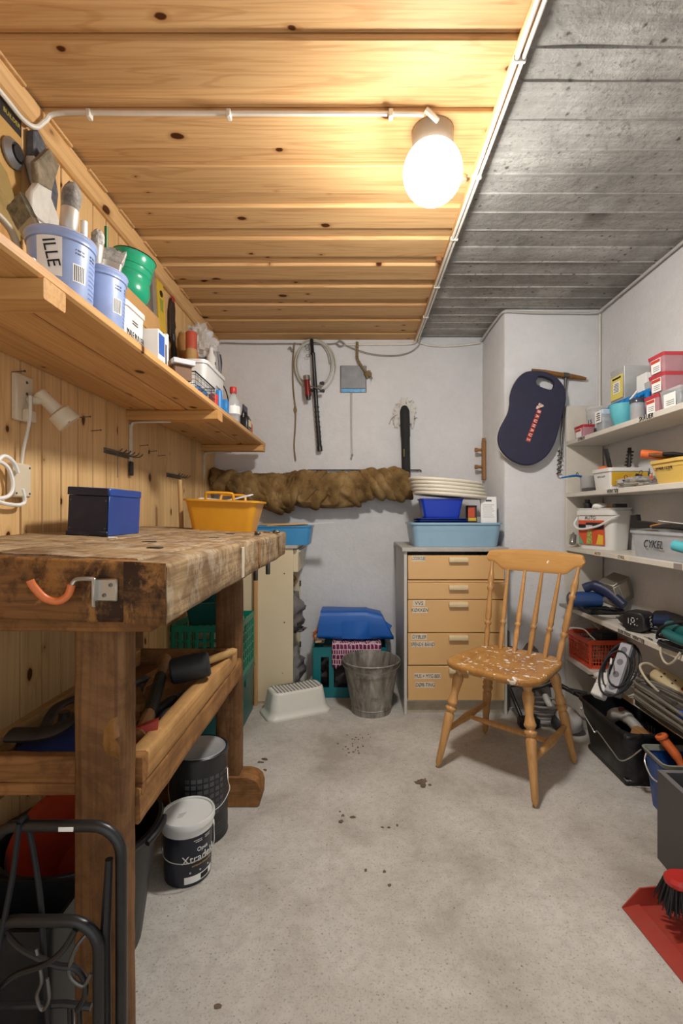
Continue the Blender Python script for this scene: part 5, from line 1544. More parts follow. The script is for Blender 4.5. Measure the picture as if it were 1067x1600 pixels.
# ---------------------------------------------------------------- top shelf
M_REDL = mat('red lid plastic', '#c23a44', .35, alpha=.92)
M_PINKB = glossy_clear('pink clear plastic', '#d8a3aa', .55)
M_CLR = glossy_clear('clear plastic')
M_SCR = mat('mixed screws', '#67636a', .4, .5, var=.6, vs=120)
M_REDP = MATS['red print']
def hwbox(label, x0, x1, y0, y1, z, h, fill=.5, red=True, band=True):
    t = thing('screw_box', label, 'storage box', ((x0 + x1) / 2, (y0 + y1) / 2, z), group='hardware boxes on the top shelf')
    w_, d_ = x1 - x0, y1 - y0
    MB().tub(w_ * .88, d_ * .86, w_ * .96, d_ * .96, h - .012, .002, .006).build('box_body', M_PINKB if red else M_CLR, t)
    MB().tub(w_ * .97, d_ * .97, w_, d_, .013, .004, .007, z0=h - .013).box(-w_ * .47, w_ * .47, -d_ * .47, d_ * .47, h - .006, h - .003).build('lid', M_REDL if red else M_CLR, t)
    MB().box(-w_ * .40, w_ * .40, -d_ * .39, d_ * .39, .004, .004 + h * fill, .006).build('contents', M_SCR, t)
    MB().box(-.001, .001, -d_ * .28, d_ * .28, .004, h - .016, .0004).build('label_card', PRINTW, t, (-w_ * .468, 0, 0), (0, R(-2), 0))
    if band:
        MB().box(-.001, .001, -d_ * .27, d_ * .27, h - .030, h - .018, .0004).build('label_band', M_REDP, t, (-w_ * .474, 0, 0), (0, R(-2), 0))
    for k in range(3): MB().box(-.0005, .0005, -d_ * .22, d_ * .16, .012 + k * .007, .014 + k * .007).build('print_line', INKG, t, (-w_ * .474, 0, 0), (0, R(-2), 0))
    return t
hwbox('small red-lidded box of fittings at the far end of the top shelf', 1.150, 1.212, 2.425, 2.53, Z1, .062, .6)
hwbox('red-lidded screw box standing on the top shelf under two others', 1.155, 1.262, 1.838, 1.930, Z1, .071)
hwbox('clear lidded box at the bottom right of the red screw boxes', 1.155, 1.300, 1.715, 1.832, Z1, .071, .7, False, False)
hwbox('red-lidded screw box in the middle of the stack of three', 1.150, 1.300, 1.795, 1.893, Z1 + .0725, .070)
hwbox('red-lidded screw box on top of the stack of three', 1.148, 1.300, 1.795, 1.893, Z1 + .144, .072, .35)
t = thing('round_tub', 'clear round lidded tub behind the small red box on the top shelf', 'tub', (1.272, 2.512, Z1))
MB().lathe([(0, 0), (.050, 0), (.053, .004), (.060, .150), (.058, .150), (.050, .006), (0, .005)], 28).build('tub_body', M_CLR, t)
MB().lathe([(0, .148), (.061, .148), (.063, .152), (.063, .162), (.058, .164), (.056, .156), (0, .156)], 28).build('lid', M_CLR, t)
MB().lathe([(0, .007), (.048, .007), (.051, .055), (0, .060)], 20).build('contents', M_SCR, t)
text('15', .03, INK, t, (-.056, -.02, .085), (R(90), 0, R(-70)))
t = thing('label_jar', 'clear square jar with white handwritten label on the top shelf left of the bowl', 'jar', (1.187, 2.275, Z1))
MB().tub(.064, .064, .072, .070, .072, .002, .010).build('jar_body', M_CLR, t)
MB().box(-.038, .038, -.037, .037, .0725, .098, .004).build('lid', mat('pale blue lid', '#b9c9da', .4), t)
MB().box(-.030, .030, -.029, .029, .003, .048, .004).build('contents', M_SCR, t)
MB().box(-.0385, -.0375, -.028, .028, .040, .094).build('label_card', PRINTW, t)
for k in range(4): MB().box(-.0392, -.0386, -.018, .016 - .006 * (k % 2), .050 + k * .010, .055 + k * .010).build('print_line', INKG, t)
M_TURQ = mat('turquoise plastic', '#62b9c4', .45, var=.06)
solo(MB().lathe([(0, 0), (.032, 0), (.036, .003), (.052, .060), (.0545, .098), (.0525, .0985), (.049, .060), (.033, .007), (0, .006)], 36), 'turquoise_bowl', M_TURQ, 'turquoise plastic bowl at the front of the top shelf', 'bowl', (1.200, 2.155, Z1))
t = thing('screw_jar', 'clear round jar of screws with a dark lid beside the turquoise bowl', 'jar', (1.180, 2.005, Z1))
MB().lathe([(0, 0), (.030, 0), (.031, .003), (.031, .074), (.029, .074), (.029, .005), (0, .004)], 24).build('jar_body', M_CLR, t)
MB().lathe([(0, .070), (.033, .070), (.033, .086), (.031, .089), (0, .089)], 24).build('lid', glossy_clear('smoked plastic', '#4a4a50', .75), t)
MB().lathe([(0, .005), (.027, .005), (.027, .050), (0, .055)], 18).build('contents', mat('brown contents', '#6d5347', .6, var=.6, vs=90), t)
t = thing('blue_organiser', 'bright blue compartment organiser at the back of the top shelf', 'organiser', (1.278, 2.13, Z1))
M_BLO = mat('organiser blue', '#1e7fc2', .35, var=.06)
MB().tub(.118, .352, .124, .36, .130, .004, .008).build('organiser_body', M_BLO, t)
MB().box(-.060, .060, -.178, .178, .1235, .1295, .001).build('top_panel', M_BLO, t)
for k in range(7):
    MB().tube([(-.061, -.150 + k * .05, .080), (-.073, -.150 + k * .05, .090), (-.073, -.150 + k * .05, .110), (-.061, -.150 + k * .05, .118)], .009, 8).build('drawer_scoop', M_BLO, t)
t = thing('screw_canister', 'tall clear canister with yellow label standing on the blue organiser', 'canister', (1.280, 2.242, Z1 + .131))
MB().tub(.116, .116, .120, .120, .152, .002, .004).box(-.060, .060, -.060, .060, .1485, .152, .001).build('canister_body', glossy_clear('hazy plastic', '#d4d6d4', .45), t)
MB().box(-.055, .055, -.055, .055, .003, .038, .006).build('contents', mat('dark nails', '#30323c', .5, .4, var=.5, vs=150), t)
MB().box(-.0615, -.0605, -.050, .050, .012, .120).build('label_card', mat('yellow label', '#e0d070', .5), t)
MB().box(-.0622, -.0614, -.026, .030, .040, .092).build('label_panel', PRINTW, t)
for k in range(6): MB().box(-.0628, -.0621, -.018, .022 - .006 * (k % 2), .046 + k * .007, .049 + k * .007).build('print_line', INKG, t)
MB().box(-.0628, -.0621, -.035, .035, .104, .112).build('print_line', INK, t)
t = thing('picture_box', 'small white carton with black line drawings on the blue organiser', 'carton', (1.290, 2.095, Z1 + .131))
MB().box(-.045, .045, -.035, .035, 0, .085, .001).build('carton_body', PRINTW, t)
rq = random.Random(4)
for k in range(9): MB().box(-.006, .006, -.0008, .0, -.0008, .0008).build('line_drawing', INKG, t, (rq.uniform(-.03, .03), -.0352, rq.uniform(.03, .075)), (0, R(rq.uniform(0, 180)), 0))
MB().box(-.034, .004, -.0356, -.0350, .010, .014).build('print_line', mat('navy print', '#2a3556', .5), t)
solo(MB().tub(.10, .065, .104, .069, .030, .002, .004).box(-.051, .051, -.034, .034, .028, .032, .001), 'clear_case', glossy_clear('hazy plastic', '#d4d6d4', .45), 'flat clear plastic case at the near end of the blue organiser', 'case', (1.275, 2.005, Z1 + .131))
cable('plastic_strip', [(1.160, 2.030, Z1 + .092), (1.166, 2.016, Z1 + .105), (1.172, 2.0, Z1 + .120)], .004, PRINTW, 'white strip sticking up over the screw jar', 'strip')

# ---------------------------------------------------------------- second shelf
t = thing('measuring_scoop', 'grey scoop with a bright blue handle at the far end of the second shelf', 'scoop', (1.195, 2.468, Z2))
MB().lathe([(0, 0), (.030, 0), (.034, .005), (.038, .080), (.036, .080), (.031, .007), (0, .006)], 26).build('cup', mat('grey plastic', '#a6a5a3', .5), t)
MB().tube(spline([(-.034, 0, .078), (-.065, .0, .083), (-.10, .0, .078), (-.135, 0, .072)]), [.011] * 6 + [.012] * 6 + [.009] * 7, 10, flat=.5).build('handle', mat('cobalt plastic', '#1f6cb5', .35), t)
MB().tube([(-.05, .0, .088), (-.052, 0, .098), (-.058, 0, .098), (-.06, 0, .088)], .002, 6).build('hook', INK, t)
solo(MB().box(-.028, .028, -.04, .04, 0, .016, .002), 'dark_case', mat('dark case', '#3d3b3c', .4), 'small dark case lying at the far front of the second shelf', 'case', (1.168, 2.520 - .14, Z2))
t = thing('white_tub', 'white plastic tub with handwriting and yellow print on the second shelf', 'tub', (1.247, 2.268, Z2))
MB().tub(.160, .140, .176, .156, .098, .003, .010, .006, .016).build('tub_body', M_WPL, t)
MB().prism([(-.078, .018), (.080, .018), (.083, .078), (-.081, .078)], 0, .001, M=T(0, -.0735, 0, R(96))).build('print_panel', mat('mustard print', '#cfa52c', .4), t)
text('GRYLUP', .026, INK, t, (-.0862, .0, .066), (R(85), 0, R(-90)), sx=.8)
for i, (dx, rz, lab) in enumerate(((-.015, 10, 'left black spring clamp handle standing in the white tub'), (.028, -14, 'right ribbed black clamp handle standing in the white tub'))):
    mb = MB().tube(spline([(0, 0, .02), (.004, 0, .08), (.0, 0, .14), (-.006, 0, .185)]), [.010] * 4 + [.014] * 8 + [.013] * 7, 12, flat=.6)
    if i: [mb.box(-.013, .013, -.011, .011, .10 + .016 * k, .107 + .016 * k, .001) for k in range(5)]
    else: mb.tube(spline([(-.002, -.012, .165), (-.006, -.013, .14), (.0, -.012, .115)]), .004, 6)
    solo(mb, 'clamp_handle', mat('black grip', '#222120', .5), lab, 'clamp', (1.235 + dx, 2.29 - .03 * i, Z2 + .012), (0, R(-8 if i == 0 else 9), R(rz)))
solo(MB().blob((0, 0, .01), (.03, .02, .014), 3, .3, 3, 14, 8), 'orange_sponge', mat('orange foam', '#d8693a', .9), 'bit of orange foam showing above the white tub', 'sponge', (1.195, 2.30, Z2 + .090))
M_YT = mat('pale yellow plastic', '#d8b65e', .45, var=.04)
t = thing('yellow_tub', 'pale yellow plastic tub marked SPARTLER on the second shelf', 'tub', (1.240, 1.790, Z2))
MB().tub(.145, .170, .175, .205, .090, .003, .030, .006, .012).build('tub_body', M_YT, t)
MB().band(.172, .201, .176, .206, .016, .005, .031, z0=.062).build('rim_band', M_YT, t)
text('SPARTLER', .027, INK, t, (-.0865, .012, .060), (R(82), 0, R(-90)), sx=.85)
t = thing('caulking_gun', 'orange gun handle sticking out over the yellow tub', 'tool', (1.215, 1.895, Z2 + .100))
MB().tube([(-.07, .035, .028), (-.03, .01, .020), (.01, -.02, .008), (.05, -.05, -.002)], [.017, .018, .015, .012], 12).build('handle', mat('orange plastic', '#d86c34', .4), t)
MB().tube([(-.072, .036, .0285), (-.066, .033, .027)], [.010, .010], 10).build('hollow_shade', mat('dark orange hollow', '#8a3c18', .6), t)  # solid disc; the hollow's shade painted as darker orange
grip_m = wood('scraper handle', '#8a5c3c', '#573620', 'X', knots=0)
for i, (x, y, z, mm, lab) in enumerate(((1.20, 1.84, .096, grip_m, 'brown wooden scraper handle lying across the yellow tub'), (1.225, 1.795, .094, mat('black grip', '#222120', .5), 'black scraper handle lying across the yellow tub'))):
    solo(MB().tube([(-.06, .03, .020), (-.03, .015, .016), (.02, -.01, .006), (.08, -.04, .0)], [.010, .015, .013, .009], 12, flat=.7), 'scraper', mm, lab, 'scraper', (x, y, Z2 + z))
mb = MB().blob((0, 0, .022), (.080, .075, .024), 21, .35, 3.5, 30, 14, flat_bottom=.0005)
solo(mb, 'clip_bag', glossy_clear('bag film', '#cfd2d4', .5), 'clear plastic bag full of black clips lying in front of the white tub', 'bag', (1.235, 2.095, Z2))
rq = random.Random(9)
CLIPW = ('nearest to the shelf edge', 'farthest left', 'highest of the heap', 'nearest the yellow tub', 'beside the white tub', 'lying deepest')
for k in range(6):
    mb = MB().box(-.016, .016, -.007, .007, -.007, .007, .002).tube(spline([(-.005, 0, .006), (-.010, 0, .018), (.0, 0, .026), (.010, 0, .018), (.005, 0, .006)], 3), .0012, 5)
    px_, py_, pz_ = ((-.055, .0, .030), (-.03, .05, .034), (0, 0, .052), (.02, -.055, .036), (.035, .05, .036), (.05, -.01, .040))[k]
    solo(mb, 'binder_clip', INK if k not in (1, 3) else mat('orange plastic', '#d86c34', .4), ('black' if k not in (1, 3) else 'orange') + ' clip on the clear bag, ' + CLIPW[k], 'clip', (1.235 + px_, 2.095 + py_, Z2 + pz_), (rq.uniform(-.4, .4), rq.uniform(-.4, .4), rq.uniform(0, 3)), 'clips on the clear bag')

# ---------------------------------------------------------------- third shelf
t = thing('white_pail', 'square white pail marked AUTO with an orange printed label on the third shelf', 'pail', (1.236, 2.395, Z3), R(20))
MB().tub(.112, .205, .126, .228, .190, .003, .028, .007, .022).build('pail_body', M_WPL, t)
MB().band(.130, .232, .140, .242, .012, .006, .032, z0=.190).build('rim', M_WPL, t)
lb = MB().box(-.001, .001, -.078, .078, .022, .142, .0004).build('label_panel', mat('orange label', '#cf5430', .45, var=.1), t, (-.0628, .012, 0), (0, R(-2.2), 0))
MB().box(-.0005, .0005, -.077, .077, .098, .122).build('label_band', mat('black print', '#231f20', .5, var=.4, vs=60), lb, (-.0012, 0, 0))
MB().box(-.0005, .0005, -.077, .03, .118, .131).build('label_band', MATS['black print'], lb, (-.0014, 0, 0))
MB().prism([(-.030, .025), (.006, .025), (.004, .090), (-.02, .096)], 0, .0006, M=T(-.0016, 0, 0, R(90), 0, R(-90))).build('label_picture', mat('yellow green print', '#9aa356', .5, var=.6, vs=90), lb)
MB().prism([(-.076, .024), (-.046, .024), (-.076, .070)], 0, .0006, M=T(-.0016, 0, 0, R(90), 0, R(-90))).build('label_corner', mat('green print', '#5aa07c', .5), lb)
MB().prism([(.030, .026), (.070, .026), (.072, .070), (.045, .075)], 0, .0006, M=T(-.0016, 0, 0, R(90), 0, R(-90))).build('label_tone', mat('yellow print', '#d9b43a', .5), lb)
MB().box(-.0012, -.0006, -.010, .030, .100, .118).build('label_window', mat('pale lilac print', '#c9c6d4', .5), lb, (-.0012, 0, 0))
text('AUTO', .024, INK, t, (-.0645, .02, .154), (R(87), 0, R(-90)))
MB().tube(spline([(-.03, -.122, .165), (-.066, -.116, .155), (-.080, -.05, .118), (-.082, .03, .100), (-.080, .08, .100), (-.070, .115, .120), (-.04, .122, .155)], 5), .0055, 8).build('handle', M_WPL, t)
solo(MB().lathe([(0, 0), (.018, 0), (.020, .004), (.020, .030), (.013, .036), (.013, .050), (0, .052)], 16), 'black_cap_bottle', mat('bottle dark cap', '#2c2b2d', .4), 'black bottle cap poking out of the white AUTO pail', 'bottle', (1.185, 2.455, Z3 + .196))
solo(MB().blob((0, 0, .014), (.040, .03, .016), 5, .15, 2, 18, 10), 'white_rag', PRINTW, 'white rag lying on the white AUTO pail', 'cloth', (1.205, 2.36, Z3 + .196))
t = thing('paint_brush', 'flat bristle brush lying on the white AUTO pail', 'brush', (1.24, 2.28, Z3 + .204))
MB().box(-.025, .025, -.01, .045, 0, .016, .003).build('bristles', mat('tan bristles', '#b08c5a', .9, bmp=.6, bs_=200), t)
MB().box(-.027, .027, -.04, -.01, -.001, .017, .002).build('ferrule', mat('black grip', '#222120', .5), t)
solo(MB().lathe([(0, 0), (.016, 0), (.017, .003), (.017, .050), (.006, .058), (.006, .066), (0, .066)], 18), 'metal_tin', mat('bright tin', '#a9a6a2', .25, .85), 'small shiny metal tin tipped at the far front of the third shelf', 'tin', (1.130, 2.50, Z3 + .020), (R(-30), R(20), 0))
t = thing('clear_box', 'long clear plastic box marked CYKEL on the third shelf', 'storage box', (1.240, 1.770, Z3))
MB().tub(.150, .490, .172, .515, .106, .003, .025, .006, .010).build('box_body', glossy_clear('milky plastic', '#c9ced4', .62), t)
text('CYKEL', .042, INK, t, (-.0865, .095, .055), (R(83), 0, R(-90)), shear=.1)
for y, cc, nm in ((.215, '#8b8d90', 'contents'), (-.03, '#56648a', 'contents'), (.02, '#8a8f99', 'contents'), (-.14, '#3c5a94', 'contents')):
    MB().blob((0, 0, .04), (.05, .045, .042), y * 9, .25, 3, 18, 12, flat_bottom=.004).build(nm, mat('content ' + cc, cc, .6, var=.4), t, (0, y, 0))
t = thing('glue_gun', 'black glue gun lying on the clear CYKEL box against the white pail', 'glue gun', (1.215, 2.03, Z3 + .115))
MB().prism([(-.055, -.004), (-.05, .052), (-.022, .056), (-.018, .030), (.035, .026), (.060, .020), (.060, .004), (-.02, -.004)], -.014, .014, .004, M=T(0, 0, 0, R(90), 0, R(-70))).build('gun_body', mat('black grip', '#222120', .5), t)
MB().tube([(.018, -.055, .012), (.026, -.078, .011)], [.007, .003], 10).build('nozzle', M_STEEL, t)
solo(MB().tube([(0, .05, 0), (0, 0, .004), (.005, -.06, .0)], [.009, .014, .010], 10, flat=.6), 'amber_scraper', mat('amber plastic', '#c98a35', .4), 'amber plastic scraper lying on the clear CYKEL box', 'tool', (1.225, 1.945, Z3 + .122))
solo(MB().prism([(-.05, -.09), (.04, -.10), (.055, .06), (-.03, .09)], 0, .003, .001), 'paper_envelope', PRINTW, 'white paper sheet resting on the tools over the clear box', 'paper', (1.25, 1.83, Z3 + .130), (R(6), R(12), R(15)))
solo(MB().prism([(-.04, -.05), (.04, -.06), (.05, .04), (-.03, .06)], 0, .006, .001), 'cardboard_piece', mat('cardboard', '#a9814f', .8), 'brown cardboard piece under the white paper on the clear box', 'cardboard', (1.26, 1.875, Z3 + .112), (0, R(5), R(-12)))
solo(MB().tube([(0, .13, .004), (0, .05, .010), (0, -.06, .008), (0, -.14, .0)], [.006, .010, .012, .008], 10), 'black_wrench', mat('black grip', '#222120', .5), 'long black tool lying along the clear CYKEL box', 'tool', (1.175, 1.77, Z3 + .117))
solo(MB().lathe([(.011, -.10), (.019, -.10), (.019, .12), (.011, .12)], 20, caps=(False, False)).lathe([(0, -.09), (.0115, -.09), (.0115, -.085), (0, -.085)], 14), 'turquoise_tube', mat('turquoise foam', '#55b6c2', .5), 'turquoise foam tube resting against the front of the clear CYKEL box', 'tube', (1.128, 1.565, .925), (R(-83), 0, R(4)))
# ---------------------------------------------------------------- fourth shelf: power tools
M_NAVY = mat('navy tool plastic', '#24447a', .4, var=.1, dirt=.2)
M_NAVYD = mat('dark navy plastic', '#1f2b4d', .45, var=.1)
M_ALU = mat('cast aluminium', '#a09a90', .45, .7, var=.15)
M_CORD = mat('black cord', '#1d1d1f', .5)
t = thing('belt_sander', 'blue electric sander with grey metal plate at the far end of the tool shelf', 'sander', (1.19, 2.36, Z4))
MB().tube([(-.118, .055, .062), (-.112, .054, .062), (-.06, .045, .064), (.0, .03, .066), (.03, .02, .066)], [.030, .037, .040, .039, .034], 20).build('motor_body', M_NAVY, t)
MB().tube([(-.122, .056, .062), (-.116, .055, .062)], [.026, .031], 20).build('end_cap', M_NAVYD, t)
MB().tube(spline([(-.045, .045, .118), (-.01, .02, .135), (.03, -.02, .118), (.058, -.07, .082), (.072, -.10, .060)]), [.018] * 6 + [.021] * 10 + [.018] * 9, 12, flat=1.3).build('handle', M_NAVYD, t)
MB().box(-.050, .055, -.055, .040, -.055, .060, .003).build('sole_plate', M_ALU, t, (.080, -.005, .122), (R(8), R(-24), R(14)))
MB().box(-.052, .030, -.058, -.054, -.030, .050, .002).build('cover_plate', mat('light cast metal', '#bdb6aa', .5, .5), t, (.080, -.005, .122), (R(8), R(-24), R(14)))
MB().box(-.035, .045, -.05, .06, 0, .075, .010).build('gear_case', M_ALU, t, (.05, .015, .055), (R(10), R(20), 0))
MB().tube(spline([(.055, -.066, .165), (.070, -.072, .13), (.085, -.075, .085)]), .004, 8).build('clamp_wire', M_ALU, t)
MB().box(-.05, .09, -.02, .09, .0, .024, .005).build('base', M_CORD, t)
MB().tube(coil((.02, -.055, .012), .07, .05, 3.2, .004, 20, .12, .006, 8), .004, 6).build('power_cord', M_CORD, t)
MB().box(-.006, .006, -.004, .004, -.004, .004, .001).build('switch', mat('orange switch', '#c2562c', .4), t, (.012, -.012, .143))
solo(MB().box(-.075, .075, -.05, .05, 0, .014, .002), 'metal_plate', M_ALU, 'grey metal plate under the blue sander, sticking over the shelf edge', 'plate', (1.165, 2.52, Z4))
t = thing('cordless_drill', 'black cordless drill lying on the tool shelf with its 14.4V battery toward the room', 'drill', (1.19, 2.02, Z4))
rings = []
for s_, x in ((.82, -.046), (.96, -.042), (1.0, -.034), (1.0, .028), (.94, .040)):
    rings.append([(x, y * s_, .044 + z * s_) for y, z in rrect(.092, .082, .026, 5)])
bat = MB().loft(rings).build('battery', mat('black battery', '#1f2024', .32), t, rot=(0, 0, R(32)))
MB().tube([(.03, .0, .046), (.08, -.02, .048), (.13, -.035, .048)], [.026, .022, .026], 16).build('handle', M_NAVYD, t)
MB().tube([(.13, -.10, .046), (.128, -.04, .046), (.125, .03, .046), (.122, .07, .046)], [.030, .034, .034, .026], 18).build('motor_body', M_CORD, t)
MB().tube([(-.02, .105, .030), (-.02, .075, .032), (-.015, .05, .034)], [.010, .020, .022], 16).build('chuck', M_CORD, t)
MB().cyl((-.024, .125, .030), (-.02, .100, .030), .005, .008, 10).build('chuck_tip', M_STEEL, t)
text('14.4V', .024, PRINTW, bat, (.004, -.0468, .046), (R(90), R(75), 0))
rq = random.Random(2)
for y_, z_, w_, h_ in ((.0, .060, .010, .0025), (-.006, .050, .0025, .010), (.006, .050, .0025, .010), (.0, .042, .008, .0025), (-.008, .034, .003, .006), (.008, .034, .003, .006), (.018, .046, .0015, .022), (-.018, .032, .003, .003), (-.018, .060, .003, .003)):
    MB().box(-.0468, -.0462, y_ - w_ / 2, y_ + w_ / 2, z_ - h_ / 2, z_ + h_ / 2).build('print_mark', PRINTW, bat)
solo(MB().tube(coil((1.265, 2.06, Z4), .055, .10, 2.6, .005, 20, .1, .008, 3), .0055, 8), 'black_cable_coil', M_CORD, 'loose black cable coiled behind the cordless drill', 'cable')
M_TEALT = mat('teal tool plastic', '#1d6464', .38, var=.1, dirt=.2)
t = thing('jigsaw', 'teal green electric jigsaw with loop handle on the near part of the tool shelf', 'jigsaw', (1.215, 1.735, Z4))
rings = []
for y, w_, h, zc_ in ((.125, .040, .045, .050), (.115, .058, .062, .050), (.07, .064, .072, .052), (-.02, .060, .070, .052), (-.10, .056, .066, .050), (-.15, .050, .058, .048)):
    rings.append([(x, y, zc_ + z) for x, z in rrect(w_, h, .018, 4)])
MB().loft(rings).build('motor_body', M_TEALT, t)
MB().tube(spline([(-.045, .075, .045), (-.055, .02, .042), (-.056, -.06, .042), (-.052, -.13, .045), (-.03, -.16, .05)]), .018, 12).build('loop_handle', M_TEALT, t)
MB().box(-.030, .034, -.14, .06, .088, .094, .002).build('sole_plate', M_CORD, t)
MB().box(-.024, .020, -.10, .03, .084, .0895, .002).build('red_insert', mat('dull red plastic', '#9a3b34', .5), t)
MB().tube(spline([(-.03, .11, .030), (-.055, .115, .022), (-.058, .07, .070), (-.02, .0, .102), (.02, -.06, .104)]), .005, 8).build('power_cord', M_CORD, t)
solo(MB().tube(coil((1.160, 1.745, Z4 - .001), .030, .085, 2.4, .0045, 20, .1, .007, 12), .0045, 8), 'jigsaw_lead', M_CORD, 'thin black lead looped at the shelf edge below the jigsaw', 'cable')
cable('pale_loop', [(1.145, 1.79, Z4 + .006), (1.125, 1.775, Z4 - .012), (1.122, 1.755, Z4 - .040), (1.124, 1.73, Z4 - .048), (1.124, 1.70, Z4 - .030), (1.135, 1.68, Z4 + .008)], .004, mat('pale cord', '#b6ad98', .5), 'pale cord loop hanging over the tool shelf edge', 'cord')
grip('drill_bit', (1.150, 1.862, Z4 + .004), (1.152, 1.89, Z4 + .004), .003, M_STEEL, 'thin steel bit lying on the tool shelf edge', 'bit', (1.153, 1.92, Z4 + .003))
bpy.data.objects['drill_bit'].location.z = ZT

# ---------------------------------------------------------------- lowest shelf: basket and leads
M_RB = mat('red orange plastic', '#d4512f', .4, var=.06)
bsk = thing('red_basket', 'red-orange lattice plastic basket full of chargers on the lowest shelf', 'basket', (1.232, 2.468, Z5))
W_, D_, H_ = .178, .240, .142
MB().box(-W_ / 2 + .008, W_ / 2 - .008, -D_ / 2 + .008, D_ / 2 - .008, 0, .004, .001).build('floor_panel', M_RB, bsk)
for (ux, L, off, sg) in ((1, W_, -D_ / 2, -1), (1, W_, D_ / 2, 1), (0, D_, -W_ / 2, -1), (0, D_, W_ / 2, 1)):
    mb = MB()
    def seg(a0, a1, z0, z1, th=.0035):  # bars of differing thickness so no two faces coincide
        o0 = off - sg * .016 * (1 - (z0 + z1) / 2 / H_)
        if ux: mb.box(a0, a1, o0 - th / 2, o0 + th / 2, z0, z1, .0008)
        else: mb.box(o0 - th / 2, o0 + th / 2, a0, a1, z0, z1, .0008)
    seg(-L / 2, L / 2, H_ - .022, H_, .006)
    seg(-L / 2 + .010, L / 2 - .010, 0, .016, .006)
    nh, nv = 6, int(L / .016)
    for k in range(1, nh): seg(-L / 2 + .006, L / 2 - .006, .014 + (H_ - .036) * k / nh - .0016, .014 + (H_ - .036) * k / nh + .0016, .0026)
    for k in range(nv + 1):
        a = -L / 2 + .010 + (L - .020) * k / nv
        wv_ = .005 if k in (0, nv) else .0017
        for q in range(3): seg(a - wv_, a + wv_, .012 + (H_ - .032) * q / 3, .012 + (H_ - .032) * (q + 1) / 3)
    mb.build('side_lattice', M_RB, bsk)
MB().band(W_ + .004, D_ + .004, W_ + .012, D_ + .012, .008, .008, .012, z0=H_ - .007).build('rim', M_RB, bsk)
solo(MB().box(-.05, .05, -.035, .035, 0, .040, .004).box(-.046, .046, -.031, .031, .040, .043, .001), 'charger', mat('charger black', '#2b2c2e', .45), 'black battery charger lying on top of the red basket', 'charger', (1.250, 2.415, Z5 + .128), (0, R(4), R(14)))
solo(MB().blob((0, 0, .055), (.066, .095, .060), 6, .2, 3, 22, 14, flat_bottom=0), 'cable_tangle', mat('beige cables', '#8d8275', .7, var=.5, vs=60, bmp=.6, bs_=60), 'tangle of beige leads filling the red basket', 'cables', (1.225, 2.47, Z5 + .006))
cable('white_lead', [(1.12, 2.60 - .08, Z5 + .155), (1.13, 2.50, Z5 + .168), (1.15, 2.42, Z5 + .180), (1.16, 2.37, Z5 + .160), (1.17, 2.345, Z5 + .146)], .0035, PRINTW, 'white lead arching over the rim of the red basket')
cable('beige_lead', [(1.155, 2.56, Z5 + .146), (1.17, 2.54, Z5 + .185), (1.21, 2.49, Z5 + .20), (1.24, 2.46, Z5 + .18), (1.25, 2.45, Z5 + .15)], .004, mat('beige lead', '#a3988a', .5), 'beige lead looping up out of the red basket')

# grey power strip wrapped in its black lead, leaning over the shelf edge
M_GPL = mat('grey strip plastic', '#82838a', .42, var=.05)
ps = thing('power_strip', 'grey power strip wrapped in black lead leaning out over the lowest shelf', 'power strip', (1.175, 2.03, Z5))
ps.location = (1.150, 2.05, .375)
ps.rotation_euler = Vector((.10, .06, .185)).to_track_quat('Y', 'Z').to_euler()
MB().box(-.028, .028, -.115, .115, .012, .056, .005).build('strip_body', M_GPL, ps)
MB().box(-.024, .024, -.108, .108, .0555, .0595, .001).build('socket_face', mat('light grey face', '#a9aab0', .4), ps)
for k in range(4): MB().lathe([(.0, .0), (.012, .0), (.013, .001), (.013, .002), (.011, .002), (0, .001)], 18).build('socket', mat('grey socket', '#6d6e75', .5), ps, (0, -.085 + k * .055, .0590))
MB().tube(coil((0, 0, .03), .062, .105, 3.0, .004, 24, .16, .012, 31), .0042, 8).build('power_cord', M_CORD, ps)
MB().tube(coil((0, -.01, .035), .045, .07, 2.2, .004, 22, .2, .012, 17), .0042, 8).build('power_cord', M_CORD, ps)
t = thing('adapter_plug', 'white block adapter hanging at the front of the lowest shelf', 'adapter', (1.105, 2.085, Z5 + .005))
t.location = (1.058, 2.055, .318)
t.rotation_euler = Vector((.09, .05, .12)).to_track_quat('Y', 'Z').to_euler()
MB().box(-.026, .026, -.055, .055, -.022, .022, .005).build('adapter_body', mat('white adapter', '#d9d7d2', .35), t)
MB().box(-.0265, .0265, -.0006, .0006, -.0225, .0225).build('seam', INKG, t)
MB().tube(spline([(0, .052, .01), (.01, .09, .03), (.03, .10, .07), (.05, .07, .09)]), .004, 8).build('lead', PRINTW, t)
t = thing('white_plug', 'white mains plug lying at the lowest shelf edge left of the adapter', 'plug', (1.135, 2.20, Z5 + .001))
MB().tube([(-.035, .02, .014), (-.02, .015, .016), (.0, .005, .016), (.02, -.004, .012), (.045, -.012, .008)], [.010, .017, .018, .013, .004], 14).build('plug_body', PRINTW, t)
for dz in (-.006, .008): MB().cyl((-.055, .022 + dz, .014), (-.033, .018 + dz, .014), .0025).build('pin', M_STEEL, t)
for i, (dx, dy, seedv, mm, lab) in enumerate(((.06, .03, 3, PRINTW, 'tangle of white lead behind the grey power strip'), (.085, -.045, 5, mat('cream lead', '#c2b79e', .5), 'coil of cream lead behind the beige power strip'))):
    solo(MB().tube(coil((1.19 + dx, 2.08 + dy, Z5), .05, .075, 3.4, .005, 22, .15, .014, seedv), .005, 8), 'lead_coil', mm, lab, 'cable')
M_CRS = mat('cream strip plastic', '#b9a880', .4, var=.06)
t = thing('cream_power_strip', 'cream three-socket power strip with red switch on the lowest shelf', 'power strip', (1.255, 1.865, Z5 + .075))
t.rotation_euler = (R(20), R(-34), R(12))
rings = []
